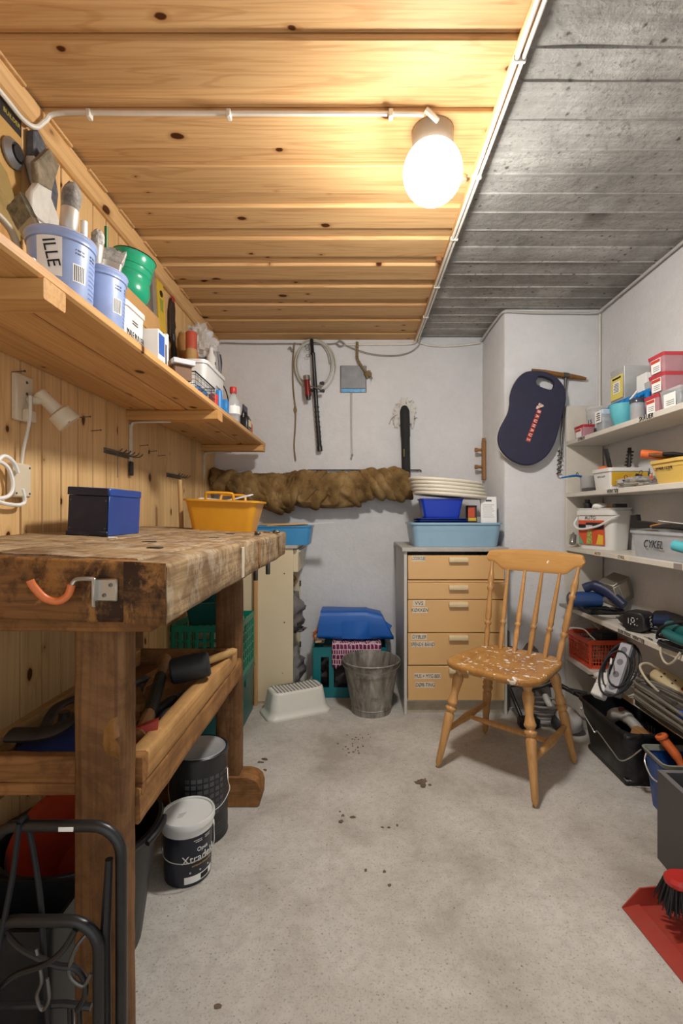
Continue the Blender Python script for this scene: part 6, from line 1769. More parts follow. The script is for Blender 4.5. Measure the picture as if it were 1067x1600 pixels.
for y, w_, h in ((-.105, .040, .020), (-.095, .060, .034), (-.06, .068, .040), (.07, .068, .040), (.095, .060, .036), (.105, .040, .022)):
    rings.append([(x, y, .02 + z) for x, z in rrect(w_, h, .012, 4)])
MB().loft(rings).build('strip_body', M_CRS, t)
MB().box(-.012, .012, -.045, -.020, .039, .044, .001).build('switch', mat('red switch', '#8f1f22', .35), t)
for k in range(2):
    for s_ in (-1, 1): MB().lathe([(0, 0), (.004, 0), (.004, .0012), (0, .0012)], 10).build('socket_hole', INK, t, (s_ * .009, .015 + k * .045, .0398))
MB().tube(spline([(0, -.10, .02), (-.01, -.13, .025), (-.035, -.135, .03), (-.05, -.11, .03), (-.052, -.06, .02)]), .005, 8).build('lead', PRINTW, t)
MB().tube(spline([(.02, .08, .03), (.0, .12, .06), (-.04, .12, .08), (-.07, .07, .075), (-.075, .02, .05)]), .005, 8).build('lead', MATS['cream lead'], t)
solo(MB().box(-.045, .045, -.065, .065, 0, .060, .004), 'white_carton', PRINTW, 'white carton standing under the cream power strip', 'carton', (1.278, 1.868, Z5), R(6))
# cable winder: H-shaped black frame with grey rubber cable
cw = thing('cable_winder', 'dusty black cable winder with grey cable wound round it on the lowest shelf', 'cable winder', (1.165, 1.70, Z5))
M_DUST = mat('dusty black plastic', '#3d3933', .8, var=.25, dirt=.4, dirtcol='#6a6355')
for z in (.010, .088):
    MB().tube([(-.045, .21, z), (-.045, .12, z), (-.045, -.02, z), (-.045, -.12, z)], [.011, .012, .012, .011], 10).build('frame_bar', M_DUST, cw)
for y in (.20, -.02): MB().tube([(-.050, y, -.012 + .02), (-.050, y, .035), (-.050, y, .065), (-.050, y, .105)], [.011, .014, .014, .011], 12, flat=.7).build('end_paddle', M_DUST, cw)
for y in (.12, .02): MB().cyl((-.045, y, .012), (-.045, y, .088), .009).build('cross_bar', M_DUST, cw)
M_GCB = mat('grey rubber cable', '#6c675e', .7, var=.2)
rq = random.Random(12)
for k in range(9):
    z0, z1 = .02 + .0085 * k, .034 + .0075 * k
    x = -.056 - .004 * (k % 3)
    pts = [(x, .19, z0 + .012), (x - .006, .08, z0 + .008), (x - .006, -.06, z1 - .004), (x + .004, -.15, z1 - .012), (.02, -.16, z1), (.035, -.05, z1 + .004), (.035, .1, z0 + .004), (.01, .19, z0 + .01)]
    MB().tube(spline([(a + rq.uniform(-.003, .003), b + rq.uniform(-.008, .008), max(.008, c_ + rq.uniform(-.003, .003))) for a, b, c_ in pts], 5, True), .0056, 8, closed=True).build('cable_turn', M_GCB, cw)
t = thing('blue_plug', 'bright blue plug end at the right of the cable winder', 'plug', (1.118, 1.595, Z5 + .075))
MB().tube([(0, .06, .0), (0, .03, .0), (.01, -.03, .0), (.04, -.06, .01)], [.016, .020, .018, .012], 14).build('plug_body', mat('plug blue', '#2456c8', .4), t)

# ================================================================ FLOOR, RIGHT SIDE
M_BLKC = mat('black crate plastic', '#161719', .4, var=.15, dirt=.35, dirtcol='#5c5c5e')
bc = thing('black_crate', 'big scuffed black plastic tub on the floor under the lowest shelf', 'tub', (1.175, 2.015, 0), R(0))
MB().tub(.250, .30, .300, .400, .222, .004, .045, .010, .010).build('tub_body', M_BLKC, bc)
MB().box(-.128, .128, -.153, .153, 0, .022, .006).build('base_step', M_BLKC, bc)
MB().tube(spline([(-.150, .17, .20), (-.153, .15, .17), (-.150, .06, .125), (-.148, .045, .118), (-.143, .03, .128), (-.146, -.09, .105), (-.150, -.15, .100), (-.14, -.19, .125), (-.10, -.208, .17)], 5), .0024, 6).build('bail', MATS['wire'], bc)
for s_ in (-1, 1): MB().tube(spline([(-.16, s_ * .21, .222), (-.17, s_ * .24, .228), (-.14, s_ * .235, .226), (-.10, s_ * .212, .222)]), .008, 8).build('grip', M_BLKC, bc)
t = thing('orbital_sander', 'pale grey tool housing lying in the black tub', 'tool', (1.13, 2.03, .10))
MB().tube(spline([(-.03, .08, .0), (-.02, .04, .085), (.0, .0, .105), (.02, -.045, .085), (.04, -.08, .05)]), [.020] * 6 + [.026] * 10 + [.022] * 9, 14).build('housing', mat('pale housing', '#a8a59e', .5), t)
MB().cyl((-.005, .0, .108), (-.008, -.002, .136), .013, .012, 14).build('knob', mat('brown knob', '#6d4a3c', .5), t)
MB().box(-.04, .06, -.09, .09, -.09, .01, .01).build('housing_base', M_CORD, t)
solo(MB().box(-.03, .03, -.065, .065, 0, .035, .002), 'sanding_block', wood('block wood', '#b58a5a', '#80572f', 'Y', knots=0), 'square wooden block lying in the black tub', 'wood block', (1.165, 1.905, .145), (R(14), R(10), R(38)))
solo(MB().box(-.07, .07, -.035, .035, 0, .138, .004), 'dark_toolcase', M_CORD, 'dark box filling the near end of the black tub', 'box', (1.18, 1.893, .005))
mb = MB()
for k in range(7): mb.box(-.03 + k * .010, -.024 + k * .010, -.05, .05, 0, .05 + .004 * (k % 3), .001)
solo(mb, 'metal_comb', M_STEEL, 'row of thin metal fins behind the wooden block in the black tub', 'tool part', (1.215, 2.03, .112), (R(-12), 0, R(-20)))
bb = thing('blue_bucket', 'small blue bucket with grey rim full of tools beside the black tub', 'bucket', (1.150, 1.700, 0), R(-4))
M_BB = mat('royal blue plastic', '#1c4792', .38, var=.08, dirt=.15, dirtcol='#c9ccd0')
MB().tub(.150, .11, .185, .145, .190, .003, .022).build('bucket_body', M_BB, bb)
MB().band(.190, .150, .204, .162, .016, .009, .026, z0=.184).build('rim', mat('grey rim', '#8e9186', .5, dirt=.3), bb)
MB().tube(spline([(-.102, .03, .190), (-.112, .02, .165), (-.118, -.03, .140), (-.108, -.06, .135), (-.10, -.085, .15)]), .003, 6).build('bail', MATS['wire'], bb)
t = thing('spray_gun', 'orange handled trigger tool standing in the blue bucket', 'tool', (1.135, 1.735, .004))
MB().tube(spline([(.03, -.06, .12), (.01, -.02, .185), (-.012, .012, .225), (-.022, .02, .245)]), [.013] * 6 + [.017] * 8 + [.022, .022, .022, .021, .016], 14).build('handle', mat('orange plastic', '#d86c34', .4), t)
MB().tube([(-.022, .02, .243), (-.0225, .0205, .2462)], [.010, .010], 12).build('hollow_shade', mat('dark orange hollow', '#8a3c18', .6), t)  # darker orange disc paints shade into the handle end
MB().cyl((.03, -.06, .01), (.03, -.06, .125), .010).build('stem', M_STEEL, t)
solo(MB().lathe([(0, 0), (.014, 0), (.0145, .21), (.010, .222), (0, .226)], 16), 'blue_canister', mat('metallic blue', '#1f57a6', .3, .3), 'shiny blue canister end in the blue bucket beside the orange tool', 'canister', (1.148, 1.690, .004), (R(10), R(6), 0))
t = thing('silicone_tube', 'white printed tube standing aslant in the blue bucket', 'tube', (1.19, 1.70, .01))
t.rotation_euler = (R(16), R(14), 0)
MB().lathe([(0, 0), (.017, 0), (.0175, .205), (.015, .213), (.006, .214), (0, .214)], 18).build('tube_body', PRINTW, t)
for z in (.12, .135, .165, .18): MB().lathe([(.0176, z), (.0178, z), (.0178, z + .007), (.0176, z + .007)], 18, caps=(False, False)).build('print_band', mat('navy print', '#2a3556', .5), t)
for i, (x, y, rx, lab) in enumerate(((1.128, 1.665, 14, 'flat steel blade slanting across the blue bucket'), (1.165, 1.655, 22, 'rusty narrow blade slanting beside the white tube'))):
    mb = MB().box(-.010, .010, -.0015, .0015, 0, .21, .0006).box(-.012, .012, -.006, .006, 0, .09, .003)
    solo(mb, 'steel_blade', M_STEEL if i == 0 else M_RUST, lab, 'blade', (x, y, .006), (R(rx), R(-4), R(20)))
# grey drawer box
gb = thing('grey_box', 'open dark grey drawer box standing on the floor at the lower right', 'box', (1.027, 1.385, 0), R(-3))
M_GB = mat('dark grey board', '#4d4b4d', .5, var=.05)
M_GBE = mat('mid grey edge', '#6e6c6e', .5, var=.05)
MB().box(-.106, -.090, -.085, .085, 0, .268, .001).build('side_board', M_GB, gb)
MB().box(.090, .106, -.085, .085, 0, .268, .001).build('side_board', M_GB, gb)
MB().box(-.090, .090, .069, .085, 0, .268, .001).build('end_board', M_GB, gb)
MB().box(-.090, .090, -.085, -.069, 0, .268, .001).build('end_board', M_GB, gb)
MB().box(-.090, .090, -.069, .069, .004, .014).build('base_board', M_GB, gb)
for x in (-.098, .098): MB().box(x - .008, x + .008, -.085, .085, .2682, .2692).build('edge_band', M_GBE, gb)
MB().box(-.090, .090, .069, .085, .2682, .2692).build('edge_band', M_GBE, gb)
# dustpan and brush
M_DP = mat('red dustpan plastic', '#a03a2e', .4, var=.1, dirt=.3, dirtcol='#7a5a4c')
dp = thing('dustpan', 'worn red plastic dustpan lying on the floor at the lower right', 'dustpan', (.728, 1.150, 0), R(6))
mb = MB()
# pan floor rises from the lip (x=0) to the back; side walls grow with it
P = [(0, -.135), (0, .135)]
mb.loft([[(0, -.135, .0005), (0, .135, .0005), (0, .135, .003), (0, -.135, .003)], [(.045, -.135, .008), (.045, .135, .008), (.045, .135, .011), (.045, -.135, .011)], [(.050, -.134, .003), (.050, .134, .003), (.050, .134, .006), (.050, -.134, .006)], [(.21, -.120, .004), (.21, .120, .004), (.21, .120, .008), (.21, -.120, .008)]])
mb.build('pan_floor', M_DP, dp)
for s_ in (-1, 1):
    MB().loft([[(0, s_ * .135, .001), (0, s_ * .138, .001), (0, s_ * .138, .004), (0, s_ * .135, .004)], [(.05, s_ * .133, .003), (.05, s_ * .137, .003), (.05, s_ * .139, .050), (.05, s_ * .135, .050)], [(.21, s_ * .119, .003), (.21, s_ * .123, .003), (.21, s_ * .126, .062), (.21, s_ * .122, .062)]]).build('side_wall', M_DP, dp)
MB().box(.208, .212, -.121, .121, .003, .062, .001).build('back_wall', M_DP, dp)
MB().tube([(.21, 0, .05), (.26, 0, .06), (.33, 0, .062)], [.014, .013, .015], 12, flat=.6).build('handle', M_DP, dp)
hb = thing('hand_brush', 'black-bristled hand brush with a red handle resting on the dustpan', 'brush', (.875, 1.215, .064), R(-2))
hb.rotation_euler = (0, R(0), R(-3))
MB().loft([[(x, y, z) for x, y in rrect(w_, d_, .028, 6)] for w_, d_, z in ((.17, .052, .052), (.178, .060, .056), (.178, .060, .066), (.165, .048, .074))]).build('brush_body', mat('bright red plastic', '#b52d28', .35), hb)
MB().tube([(.085, 0, .063), (.13, 0, .066), (.20, 0, .066)], [.016, .012, .015], 12, flat=.7).build('handle', MATS['bright red plastic'], hb)
rq = random.Random(5)
mb = MB()
for k in range(420):
    x, y = rq.uniform(-.088, .088), rq.uniform(-.027, .027)
    sp_ = Vector((x * .18 + rq.uniform(-.006, .006), y * .55 + rq.uniform(-.006, .006), -.056 - rq.uniform(0, .006)))
    p0 = Vector((x, y, .056))
    mb.tube([p0, p0 + sp_ * .6, p0 + sp_], [.0022, .0021, .0016], 4)
o = mb.build('bristles', mat('black bristles', '#1a1a1c', .6), hb)
o['kind'] = 'stuff'

# folded black frame, leads and vacuum behind the chair
fr = thing('folding_trolley', 'folded black tubular trolley on the floor between cabinet and shelves', 'trolley', (.93, 2.50, 0))
FO = Vector((.93, 2.50, 0))
def fp(p): return [Vector(q) - FO for q in p]
MB().tube(fp([(.86, 2.36, .006), (.835, 2.42, .04), (.812, 2.50, .13), (.806, 2.51, .148), (.815, 2.515, .158), (.84, 2.515, .160), (1.0, 2.52, .160), (1.10, 2.50, .150)]), .010, 10).build('tube_frame', M_TUBE, fr)
MB().tube(fp(spline([(.93, 2.55, .245), (1.0, 2.50, .205), (1.06, 2.44, .175), (1.125, 2.36, .15)])), .011, 10).build('tube_frame', M_TUBE, fr)
MB().tube(fp(spline([(.87, 2.46, .155), (.95, 2.45, .175), (1.00, 2.44, .20), (1.02, 2.43, .19)])), .009, 10).build('tube_frame', M_TUBE, fr)
MB().box(-.05, .05, -.03, .03, 0, .05, .01).build('foot_block', M_TUBE, fr, (-.07, -.12, 0))
MB().tube(fp([(.93, 2.55, .245), (.93, 2.56, .01)]), .010, 10).build('tube_leg', M_TUBE, fr)
solo(MB().tube(coil((.965, 2.42, 0), .070, .045, 5.5, .006, 22, .12, .020, 44), .0062, 8), 'grey_hose', mat('grey hose rubber', '#7e7a76', .5), 'coil of grey hose on the floor behind the right chair legs', 'hose')
vc = thing('vacuum_cleaner', 'grey and white vacuum body lying on the floor beside the black tub', 'vacuum', (1.035, 2.33, 0), R(15))
MB().blob((0, 0, .055), (.050, .075, .058), 2, .06, 1.5, 26, 16, flat_bottom=.001).build('body', mat('vacuum grey', '#b9b6b2', .4), vc)
MB().blob((-.02, .02, .035), (.045, .06, .040), 5, .06, 1.5, 20, 12, flat_bottom=.002).build('motor_cover', mat('vacuum dark', '#33363b', .45), vc)
MB().tube(spline([(-.02, .07, .07), (-.03, .11, .10), (-.02, .15, .12)]), .016, 12).build('hose_stub', MATS['vacuum grey'], vc)
st = MB(); rough_beam(st, .815, .832, 2.585, 2.62, 0, .42, 'Z', 8, .001, .003, 3)
solo(st, 'grey_plank', mat('grey board', '#6a655d', .8, dirt=.4), 'grey weathered board standing between the drawer cabinet and the pillar', 'board')
# dirt crumbs on the floor
mb = MB()
rq = random.Random(21)
for cx, cy, n, sp_, s_ in ((-.39, 2.045, 4, .03, .010), (-.365, 1.98, 2, .01, .006), (.265, 1.885, 14, .030, .009), (-.005, 2.16, 14, .055, .0035), (.03, 2.25, 12, .06, .003), (-.03, 1.66, 5, .03, .007), (.12, 1.62, 3, .05, .006), (-.29, 1.03, 1, 0, .010), (.06, 1.40, 3, .06, .005)):
    for k in range(n):
        mb.blob((cx + rq.gauss(0, sp_ * .5), cy + rq.gauss(0, sp_ * .5), .001), (s_ * rq.uniform(.4, 1.3), s_ * rq.uniform(.4, 1.0), .0025), k + cx * 10, .5, 3, 9, 5, flat_bottom=.0002)
o = solo(mb, 'floor_dirt', mat('brown dirt', '#6a5a4c', .95, var=.3), 'dark crumbs of dirt scattered on the concrete floor', 'dirt')
o['kind'] = 'stuff'
# ================================================================ LEFT SHELF
ls = thing('wall_shelf', 'long pine plank shelf on brackets along the panelled left wall', 'shelf', (XL, 1.3, 1.452))
LO_ = Vector((XL, 1.3, 1.452))
edges = [-.8805, -.765, -.650, -.531]
for k in range(3):
    mb = MB(); rough_beam(mb, edges[k] + .0040, edges[k + 1] - (.0030 if k < 2 else .0), YN + .3, 2.905, 1.4525, 1.477, 'Y', 30, .0006, .005, k, 3)
    mb.v = [p - LO_ for p in mb.v]
    mb.build('plank', M_PINE_S, ls, smooth=40)
M_BRK = mat('white bracket paint', '#cfc8b8', .45, dirt=.2)
for y in (.85, 1.90, 2.83):
    mb = MB(); rough_beam(mb, XL + .001, -.526, y - .032, y + .032, 1.4155, 1.4522, 'X', 14, .001, .003, y, 3)
    mb.v = [p - LO_ for p in mb.v]
    b_ = mb.build('support_beam', M_PINE_B, ls, smooth=40)
    mb = MB().tube(spline([(XL + .004, y, 1.26), (XL + .004, y, 1.37), (XL + .008, y, 1.400), (XL + .03, y, 1.410), (XL + .16, y, 1.4115)], 5), .0085, 8, flat=.55)
    mb.box(XL + .001, XL + .006, y - .012, y + .012, 1.255, 1.40, .001)
    mb.v = [p - LO_ for p in mb.v]
    mb.build('bracket', M_BRK, ls)
ZS = 1.4775

# ---------------------------------------------------------------- brushes and buckets
def brush(name, label, loc, rot, w_=.05, bl=.06, fl=.035, hl=.13, th=.016, bm_='#4a463f', fm='#9a9588', hm='#8a2f28', round_=False, group='paint brushes'):
    """paint brush pointing +Z: handle, ferrule, bristles; origin at the handle end"""
    t = thing(name, label, 'brush', loc, rot, group)
    hmx = mat('brush handle ' + hm, hm, .4, var=.15, dirt=.3, dirtcol='#cfc9bd')
    fmx = mat('brush ferrule ' + fm, fm, .4, .5, dirt=.4, dirtcol='#d2cdc0')
    bmx = mat('brush bristle ' + bm_, bm_, .95, var=.5, vs=60, bmp=.9, bs_=160)
    n = 8
    prof = [(0, .22), (.15, .30), (.35, .24), (.6, .26), (.8, .42), (1, .75)]
    if round_:
        MB().lathe([(max(.0008, w_ * .5 * f), hl * q) for q, f in [(0, .0), (.02, .4), (.3, .62), (.6, .45), (1, .75)]], 14).build('handle', hmx, t)
        MB().lathe([(w_ * .42, hl), (w_ * .5, hl + .006), (w_ * .5, hl + fl - .004), (w_ * .46, hl + fl)], 18).build('ferrule', fmx, t)
        rings = []
        for q in range(7):
            f = q / 6
            rings.append([((w_ * (.45 + .12 * math.sin(f * 2.6)) * (1 - .45 * f ** 3) + rq2.uniform(-.002, .002)) * math.cos(2 * math.pi * k / 22), (w_ * (.45 + .12 * math.sin(f * 2.6)) * (1 - .45 * f ** 3) + rq2.uniform(-.002, .002)) * math.sin(2 * math.pi * k / 22), hl + fl + bl * f + (rq2.uniform(-.004, .004) if q == 6 else 0)) for k in range(22)])
        MB().loft(rings).build('bristles', bmx, t, smooth=60)
    else:
        rings = [[(x, y, hl * q) for x, y in rrect(max(w_ * f, .012), .012, .005, 3)] for q, f in prof]
        MB().loft(rings).build('handle', hmx, t)
        MB().loft([[(x, y, z) for x, y in rrect(w_ * s_, th, .004, 3)] for s_, z in ((.97, hl - .002), (1.0, hl + .002), (1.0, hl + fl - .002), (.98, hl + fl))]).build('ferrule', fmx, t)
        rings = []
        for q in range(6):
            f = q / 5
            rings.append([(x * (1 + .10 * f) + .002 * mnoise.noise(Vector((x * 90, y * 90, q))), y * (1 - .35 * f), hl + fl + bl * f + (.007 * mnoise.noise(Vector((x * 160, y * 100, 3.3))) if q == 5 else 0)) for x, y in [(-w_ * .49 + w_ * .98 * k / 12, -th * .45) for k in range(13)] + [(w_ * .49 - w_ * .98 * k / 12, th * .45) for k in range(13)]])
        MB().loft(rings).build('bristles', bmx, t, smooth=60)
    return t
rq2 = random.Random(77)
def aim(o, p0, p1, roll=0.0):
    d_ = Vector(p1) - Vector(p0)
    o.location = p0
    o.rotation_euler = (d_.to_track_quat('Z', 'Y').to_matrix().to_4x4() @ Matrix.Rotation(roll, 4, 'Z')).to_euler()
    return o
M_BKT = mat('pale blue bucket print', '#94a8d4', .35, var=.18, vs=10)
M_BKR = mat('pale blue rim', '#a9b2d8', .35)
def pail(label, x, y, rot, h, r):
    t = thing('paint_bucket', label, 'bucket', (x, y, ZS), rot, 'pale blue paint buckets')
    MB().lathe([(0, 0), (r * .90, 0), (r * .91, .003), (r, h - .020), (r + .003, h - .018), (r + .003, h - .010), (r + .0045, h - .008), (r + .0045, h), (r - .002, h), (r - .003, h - .02), (r * .88, .004), (0, .003)], 40).build('bucket_body', M_BKT, t)
    MB().tube([((r + .003) * math.cos(2 * math.pi * k / 40), (r + .003) * math.sin(2 * math.pi * k / 40), h - .002) for k in range(40)], .0028, 6, closed=True).build('rim', M_BKR, t)
    rr2 = r * .966 + .0006
    # white barcode panel and lines of print on the side toward the room
    wrap_patch(r * .942 + .0006, r * .963 + .0006, .058, .095, -34, -8, 6).build('barcode_panel', PRINTW, t)
    for k in range(6): wrap_patch(r * .943 + .0011, r * .962 + .0011, .060, .093, -31.5 + k * 3.6, -30 + k * 3.6, 2).build('barcode_bar', INK, t)
    for k in range(11):
        z = .016 + k * .0095
        q = r * (.905 + .095 * z / h) + .0006
        wrap_patch(q, q + .0003, z, z + .0028, 0, 30 - 5 * (k % 3), 5).build('print_line', mat('blue print', '#5f7fb8', .5), t)
    for a, z in ((-30, .122), (-30, .115), (2, .124), (2, .117), (28, .118)):
        q = r * (.905 + .095 * z / h) + .0006
        wrap_patch(q, q + .0003, z, z + .004, a, a + 19, 4).build('print_line', mat('navy print', '#2a3556', .5), t)
    return t
b1 = pail('pale blue paint bucket full of brushes with a white hand-lettered label', -.632, 1.045, R(-6), .160, .064)
wrap_patch(.0622, .0646, .060, .140, -96, -52, 8).build('label_card', PRINTW, b1)
a_ = R(-70)
text('ILLE', .034, INK, b1, (.0648 * math.cos(a_), .0648 * math.sin(a_), .105), (R(90), R(78), a_ + R(90)))
b2 = pail('second pale blue bucket with painty brushes, beside the green bowl', -.630, 1.190, R(4), .160, .062)
aim(brush('paint_brush', 'wide grey flat brush leaning left out of the first blue bucket', (0, 0, 0), 0.0, .052, .050, .040, .15, bm_='#77735f', fm='#a39f90'), (-.612, 1.060, 1.495), (-.715, 1.012, 1.715), R(40))
aim(brush('paint_brush', 'round grey-bristled brush with a red handle standing in the first blue bucket', (0, 0, 0), 0.0, .036, .055, .050, .175, bm_='#8d8882', fm='#cfc9c0', hm='#a8433c', round_=True), (-.640, 1.050, 1.487), (-.610, 1.048, 1.76))
aim(brush('paint_brush', 'short dark brush standing low in the first blue bucket', (0, 0, 0), 0.0, .045, .030, .022, .13, bm_='#4b463f', fm='#7a7264', hm='#5d4a38'), (-.660, 1.075, 1.487), (-.668, 1.085, 1.67), R(60))
aim(brush('paint_brush', 'white-crusted round brush leaning out of the second blue bucket', (0, 0, 0), 0.0, .028, .035, .05, .16, bm_='#b9b6ae', fm='#c9c7c0', hm='#a8433c', round_=True), (-.640, 1.165, 1.487), (-.612, 1.160, 1.74))
aim(brush('paint_brush', 'white-crusted flat brush leaning right out of the second blue bucket', (0, 0, 0), 0.0, .045, .035, .045, .14, bm_='#b2afa7', fm='#c2c0b8', hm='#a8433c'), (-.628, 1.165, 1.487), (-.585, 1.195, 1.715), R(70))
aim(brush('paint_brush', 'white-crusted flat brush leaning left out of the second blue bucket', (0, 0, 0), 0.0, .040, .03, .04, .135, bm_='#c2bfb8', fm='#cfccc4', hm='#8d3a34'), (-.640, 1.185, 1.487), (-.652, 1.150, 1.70), R(70))
solo(MB().cyl((0, 0, 0), (.002, .004, .225), .007, .007, 12), 'white_stick', PRINTW, 'thin white stick standing in the first blue bucket', 'stick', (-.610, 1.085, ZS + .006))
solo(MB().cyl((0, 0, 0), (0, .004, .285), .0042, .0042, 10), 'green_rod', mat('green rod paint', '#2d6b3c', .4), 'thin green rod standing in the second blue bucket', 'rod', (-.62, 1.205, ZS + .006))
solo(MB().box(-.010, .010, -.003, .003, 0, .185, .001), 'metal_strip', mat('grey strip', '#a7a5a0', .4, .5), 'flat grey metal strip standing in the second blue bucket', 'strip', (-.615, 1.198, ZS + .006), (0, R(5), R(30)))
t = thing('folding_knife', 'brown and red scraper knife standing in the first blue bucket', 'scraper', (-.642, 1.085, ZS + .005))
MB().box(-.010, .010, -.004, .004, 0, .18, .002).build('handle', mat('dark brown handle', '#4e2f22', .5), t)
MB().box(-.009, .009, -.0015, .0015, .17, .225, .0006).build('blade', mat('dark grey blade', '#55565a', .4, .6), t)
MB().lathe([(0, 0), (.006, 0), (.006, .003), (0, .003)], 12, M=T(.006, -.0045, .165, R(90))).build('rivet', mat('bright red plastic', '#b52d28', .35), t)
# milky jug at the left edge
jg = thing('plastic_jug', 'milky white plastic jug with a grey handle at the near end of the shelf', 'jug', (-.700, .850, ZS))
MB().lathe([(0, 0), (.050, 0), (.054, .006), (.056, .060), (.050, .085), (.030, .105), (.020, .112), (.020, .128), (0, .128)], 26).build('jug_body', glossy_clear('milky jug', '#dedbd3', .85, .35), jg)
MB().tube(spline([(-.04, -.09, .135), (-.02, -.03, .150), (.01, .05, .150), (.02, .10, .138), (.02, .125, .110), (.015, .13, .08)]), .007, 10).build('handle', mat('taupe plastic', '#a69a86', .5), jg)
solo(MB().lathe([(0, 0), (.026, 0), (.029, .005), (.029, .040), (.022, .052), (.009, .058), (.009, .066), (0, .066)], 22), 'milky_bottle', glossy_clear('milky jug', '#dedbd3', .85, .35), 'small milky bottle just left of the first blue bucket', 'bottle', (-.625, .935, ZS))
# ---------------------------------------------------------------- hanging on the wall above
XW = XL + .001
t = thing('wallpaper_brush', 'wide dark-bristled brush with white handle hanging on the plank wall', 'brush', (XW + .016, 1.335, 1.972))
M_DBR = mat('slate bristles', '#55565c', .9, var=.4, vs=50, bmp=.8, bs_=160)
MB().prism([(-.045, .03), (.050, -.055), (.062, .0), (.045, .055), (-.004, .105), (-.030, .115), (-.046, .10)], -.011, .011, .003, M=T(0, 0, 0, R(90), 0, R(90))).build('bristles', M_DBR, t)
MB().prism([(-.048, .032), (-.03, .018), (.054, -.066), (.066, -.098), (.052, -.125), (.02, -.120), (-.036, -.02), (-.052, .01)], -.013, .013, .003, M=T(.002, 0, 0, R(90), 0, R(90))).build('ferrule', mat('white worn paint', '#c5c2ba', .5, var=.15, dirt=.3, dirtcol='#8a8a88'), t)
MB().prism([(.02, -.10), (.045, -.125), (.030, -.150), (.0, -.165), (-.012, -.21), (-.030, -.21), (-.030, -.16), (-.022, -.12)], -.008, .008, .003, M=T(.002, 0, 0, R(90), 0, R(90))).build('handle', mat('white stool plastic', '#dbd9cf', .4), t)
t = thing('flat_brush', 'flat brush with tan bristles leaning on the wall in front of the dark brush', 'brush', (XW + .047, 1.275, 1.845))
t.rotation_euler = (0, R(2), R(0))
t.scale = (1.0, 1.35, 1.35)
MB().prism([(-.012, .050), (.030, .062), (.052, .128), (.020, .140), (-.020, .085)], -.009, .009, .003, M=T(0, 0, 0, R(90), 0, R(90))).build('bristles', mat('tan grey bristles', '#7c705c', .9, var=.4, vs=50, bmp=.8, bs_=160), t)
MB().prism([(-.030, -.020), (.022, -.014), (.030, .062), (-.012, .050), (-.030, .02)], -.010, .010, .003, M=T(0, 0, 0, R(90), 0, R(90))).build('ferrule', mat('white worn paint', '#c5c2ba', .5), t)
MB().prism([(-.012, -.018), (.012, -.016), (.010, -.10), (.0, -.26), (-.014, -.26), (-.016, -.10)], -.006, .006, .002, M=T(0, 0, 0, R(90), 0, R(90))).build('handle', mat('white stool plastic', '#dbd9cf', .4), t)
t = thing('hanging_card', 'black and clear blister card hanging at the far left of the plank wall', 'package', (XW, 1.225, 1.985))
MB().box(0, .003, -.060, .050, -.11, .105, .001).build('card', mat('card kraft', '#b88f52', .6), t)
MB().box(.003, .004, -.058, .048, .055, .103).build('card_header', mat('black print', '#231f20', .5), t)
text('BUILDER', .016, mat('yellow ink', '#b7a23c', .6), t, (.0045, .012, .078), RIGHT)
MB().lathe([(.0, 0), (.034, 0), (.036, .008), (.024, .020), (.022, .010), (0, .008)], 24, M=T(.004, .008, -.015, 0, R(90))).build('blister_part', mat('chrome part', '#9b9da2', .3, .7), t)
MB().lathe([(.012, .010), (.020, .010), (.018, .022), (.010, .022)], 18, M=T(.004, .008, -.015, 0, R(90))).build('hub', INK, t)
t = thing('plaster_trowel', 'worn steel trowel hanging on the plank wall below the blister card', 'trowel', (XW + .014, 1.235, 1.80))
MB().prism([(-.08, -.02), (.01, -.050), (.030, -.030), (.026, .005), (-.030, .10), (-.08, .12)], -.002, .002, .0006, M=T(0, 0, 0, R(90), 0, R(90))).build('blade', mat('brassy worn steel', '#9a8452', .5, .5, dirt=.5), t)
MB().prism([(-.08, -.20), (-.005, -.19), (.0, -.05), (-.02, -.03), (-.08, -.02)], -.008, .006, .002, M=T(0, 0, 0, R(90), 0, R(90))).build('grip', wood('trowel wood', '#b98a52', '#7d542a', 'Z', knots=0), t)
# nails
for i, (y, z) in enumerate(((1.42, 1.865), (1.10, 2.075), (1.34, 1.382), (1.47, 1.355), (1.555, 1.36), (1.62, 1.328), (1.99, 1.33), (2.08, 1.318), (2.17, 1.31), (1.245, 1.415))):
    where = ('beside the dark wide brush', 'at the top left under the cable', 'just right of the wall lamp', 'two planks right of the wall lamp', 'three planks right of the wall lamp', 'left of the near hook strip', 'right of the middle bracket', 'second right of the middle bracket', 'left of the far hook strip', 'at the left above the wall lamp plate')[i]
    solo(MB().cyl((-.004, 0, 0), (.030, .004, .004), .0016, .0016, 6).cyl((.030, .004, .004), (.0312, .004, .004), .0035, .0035, 8), 'nail', M_STEEL, 'bent nail in the plank wall ' + where, 'nail', (XL, y, z), group='nails in the plank wall')

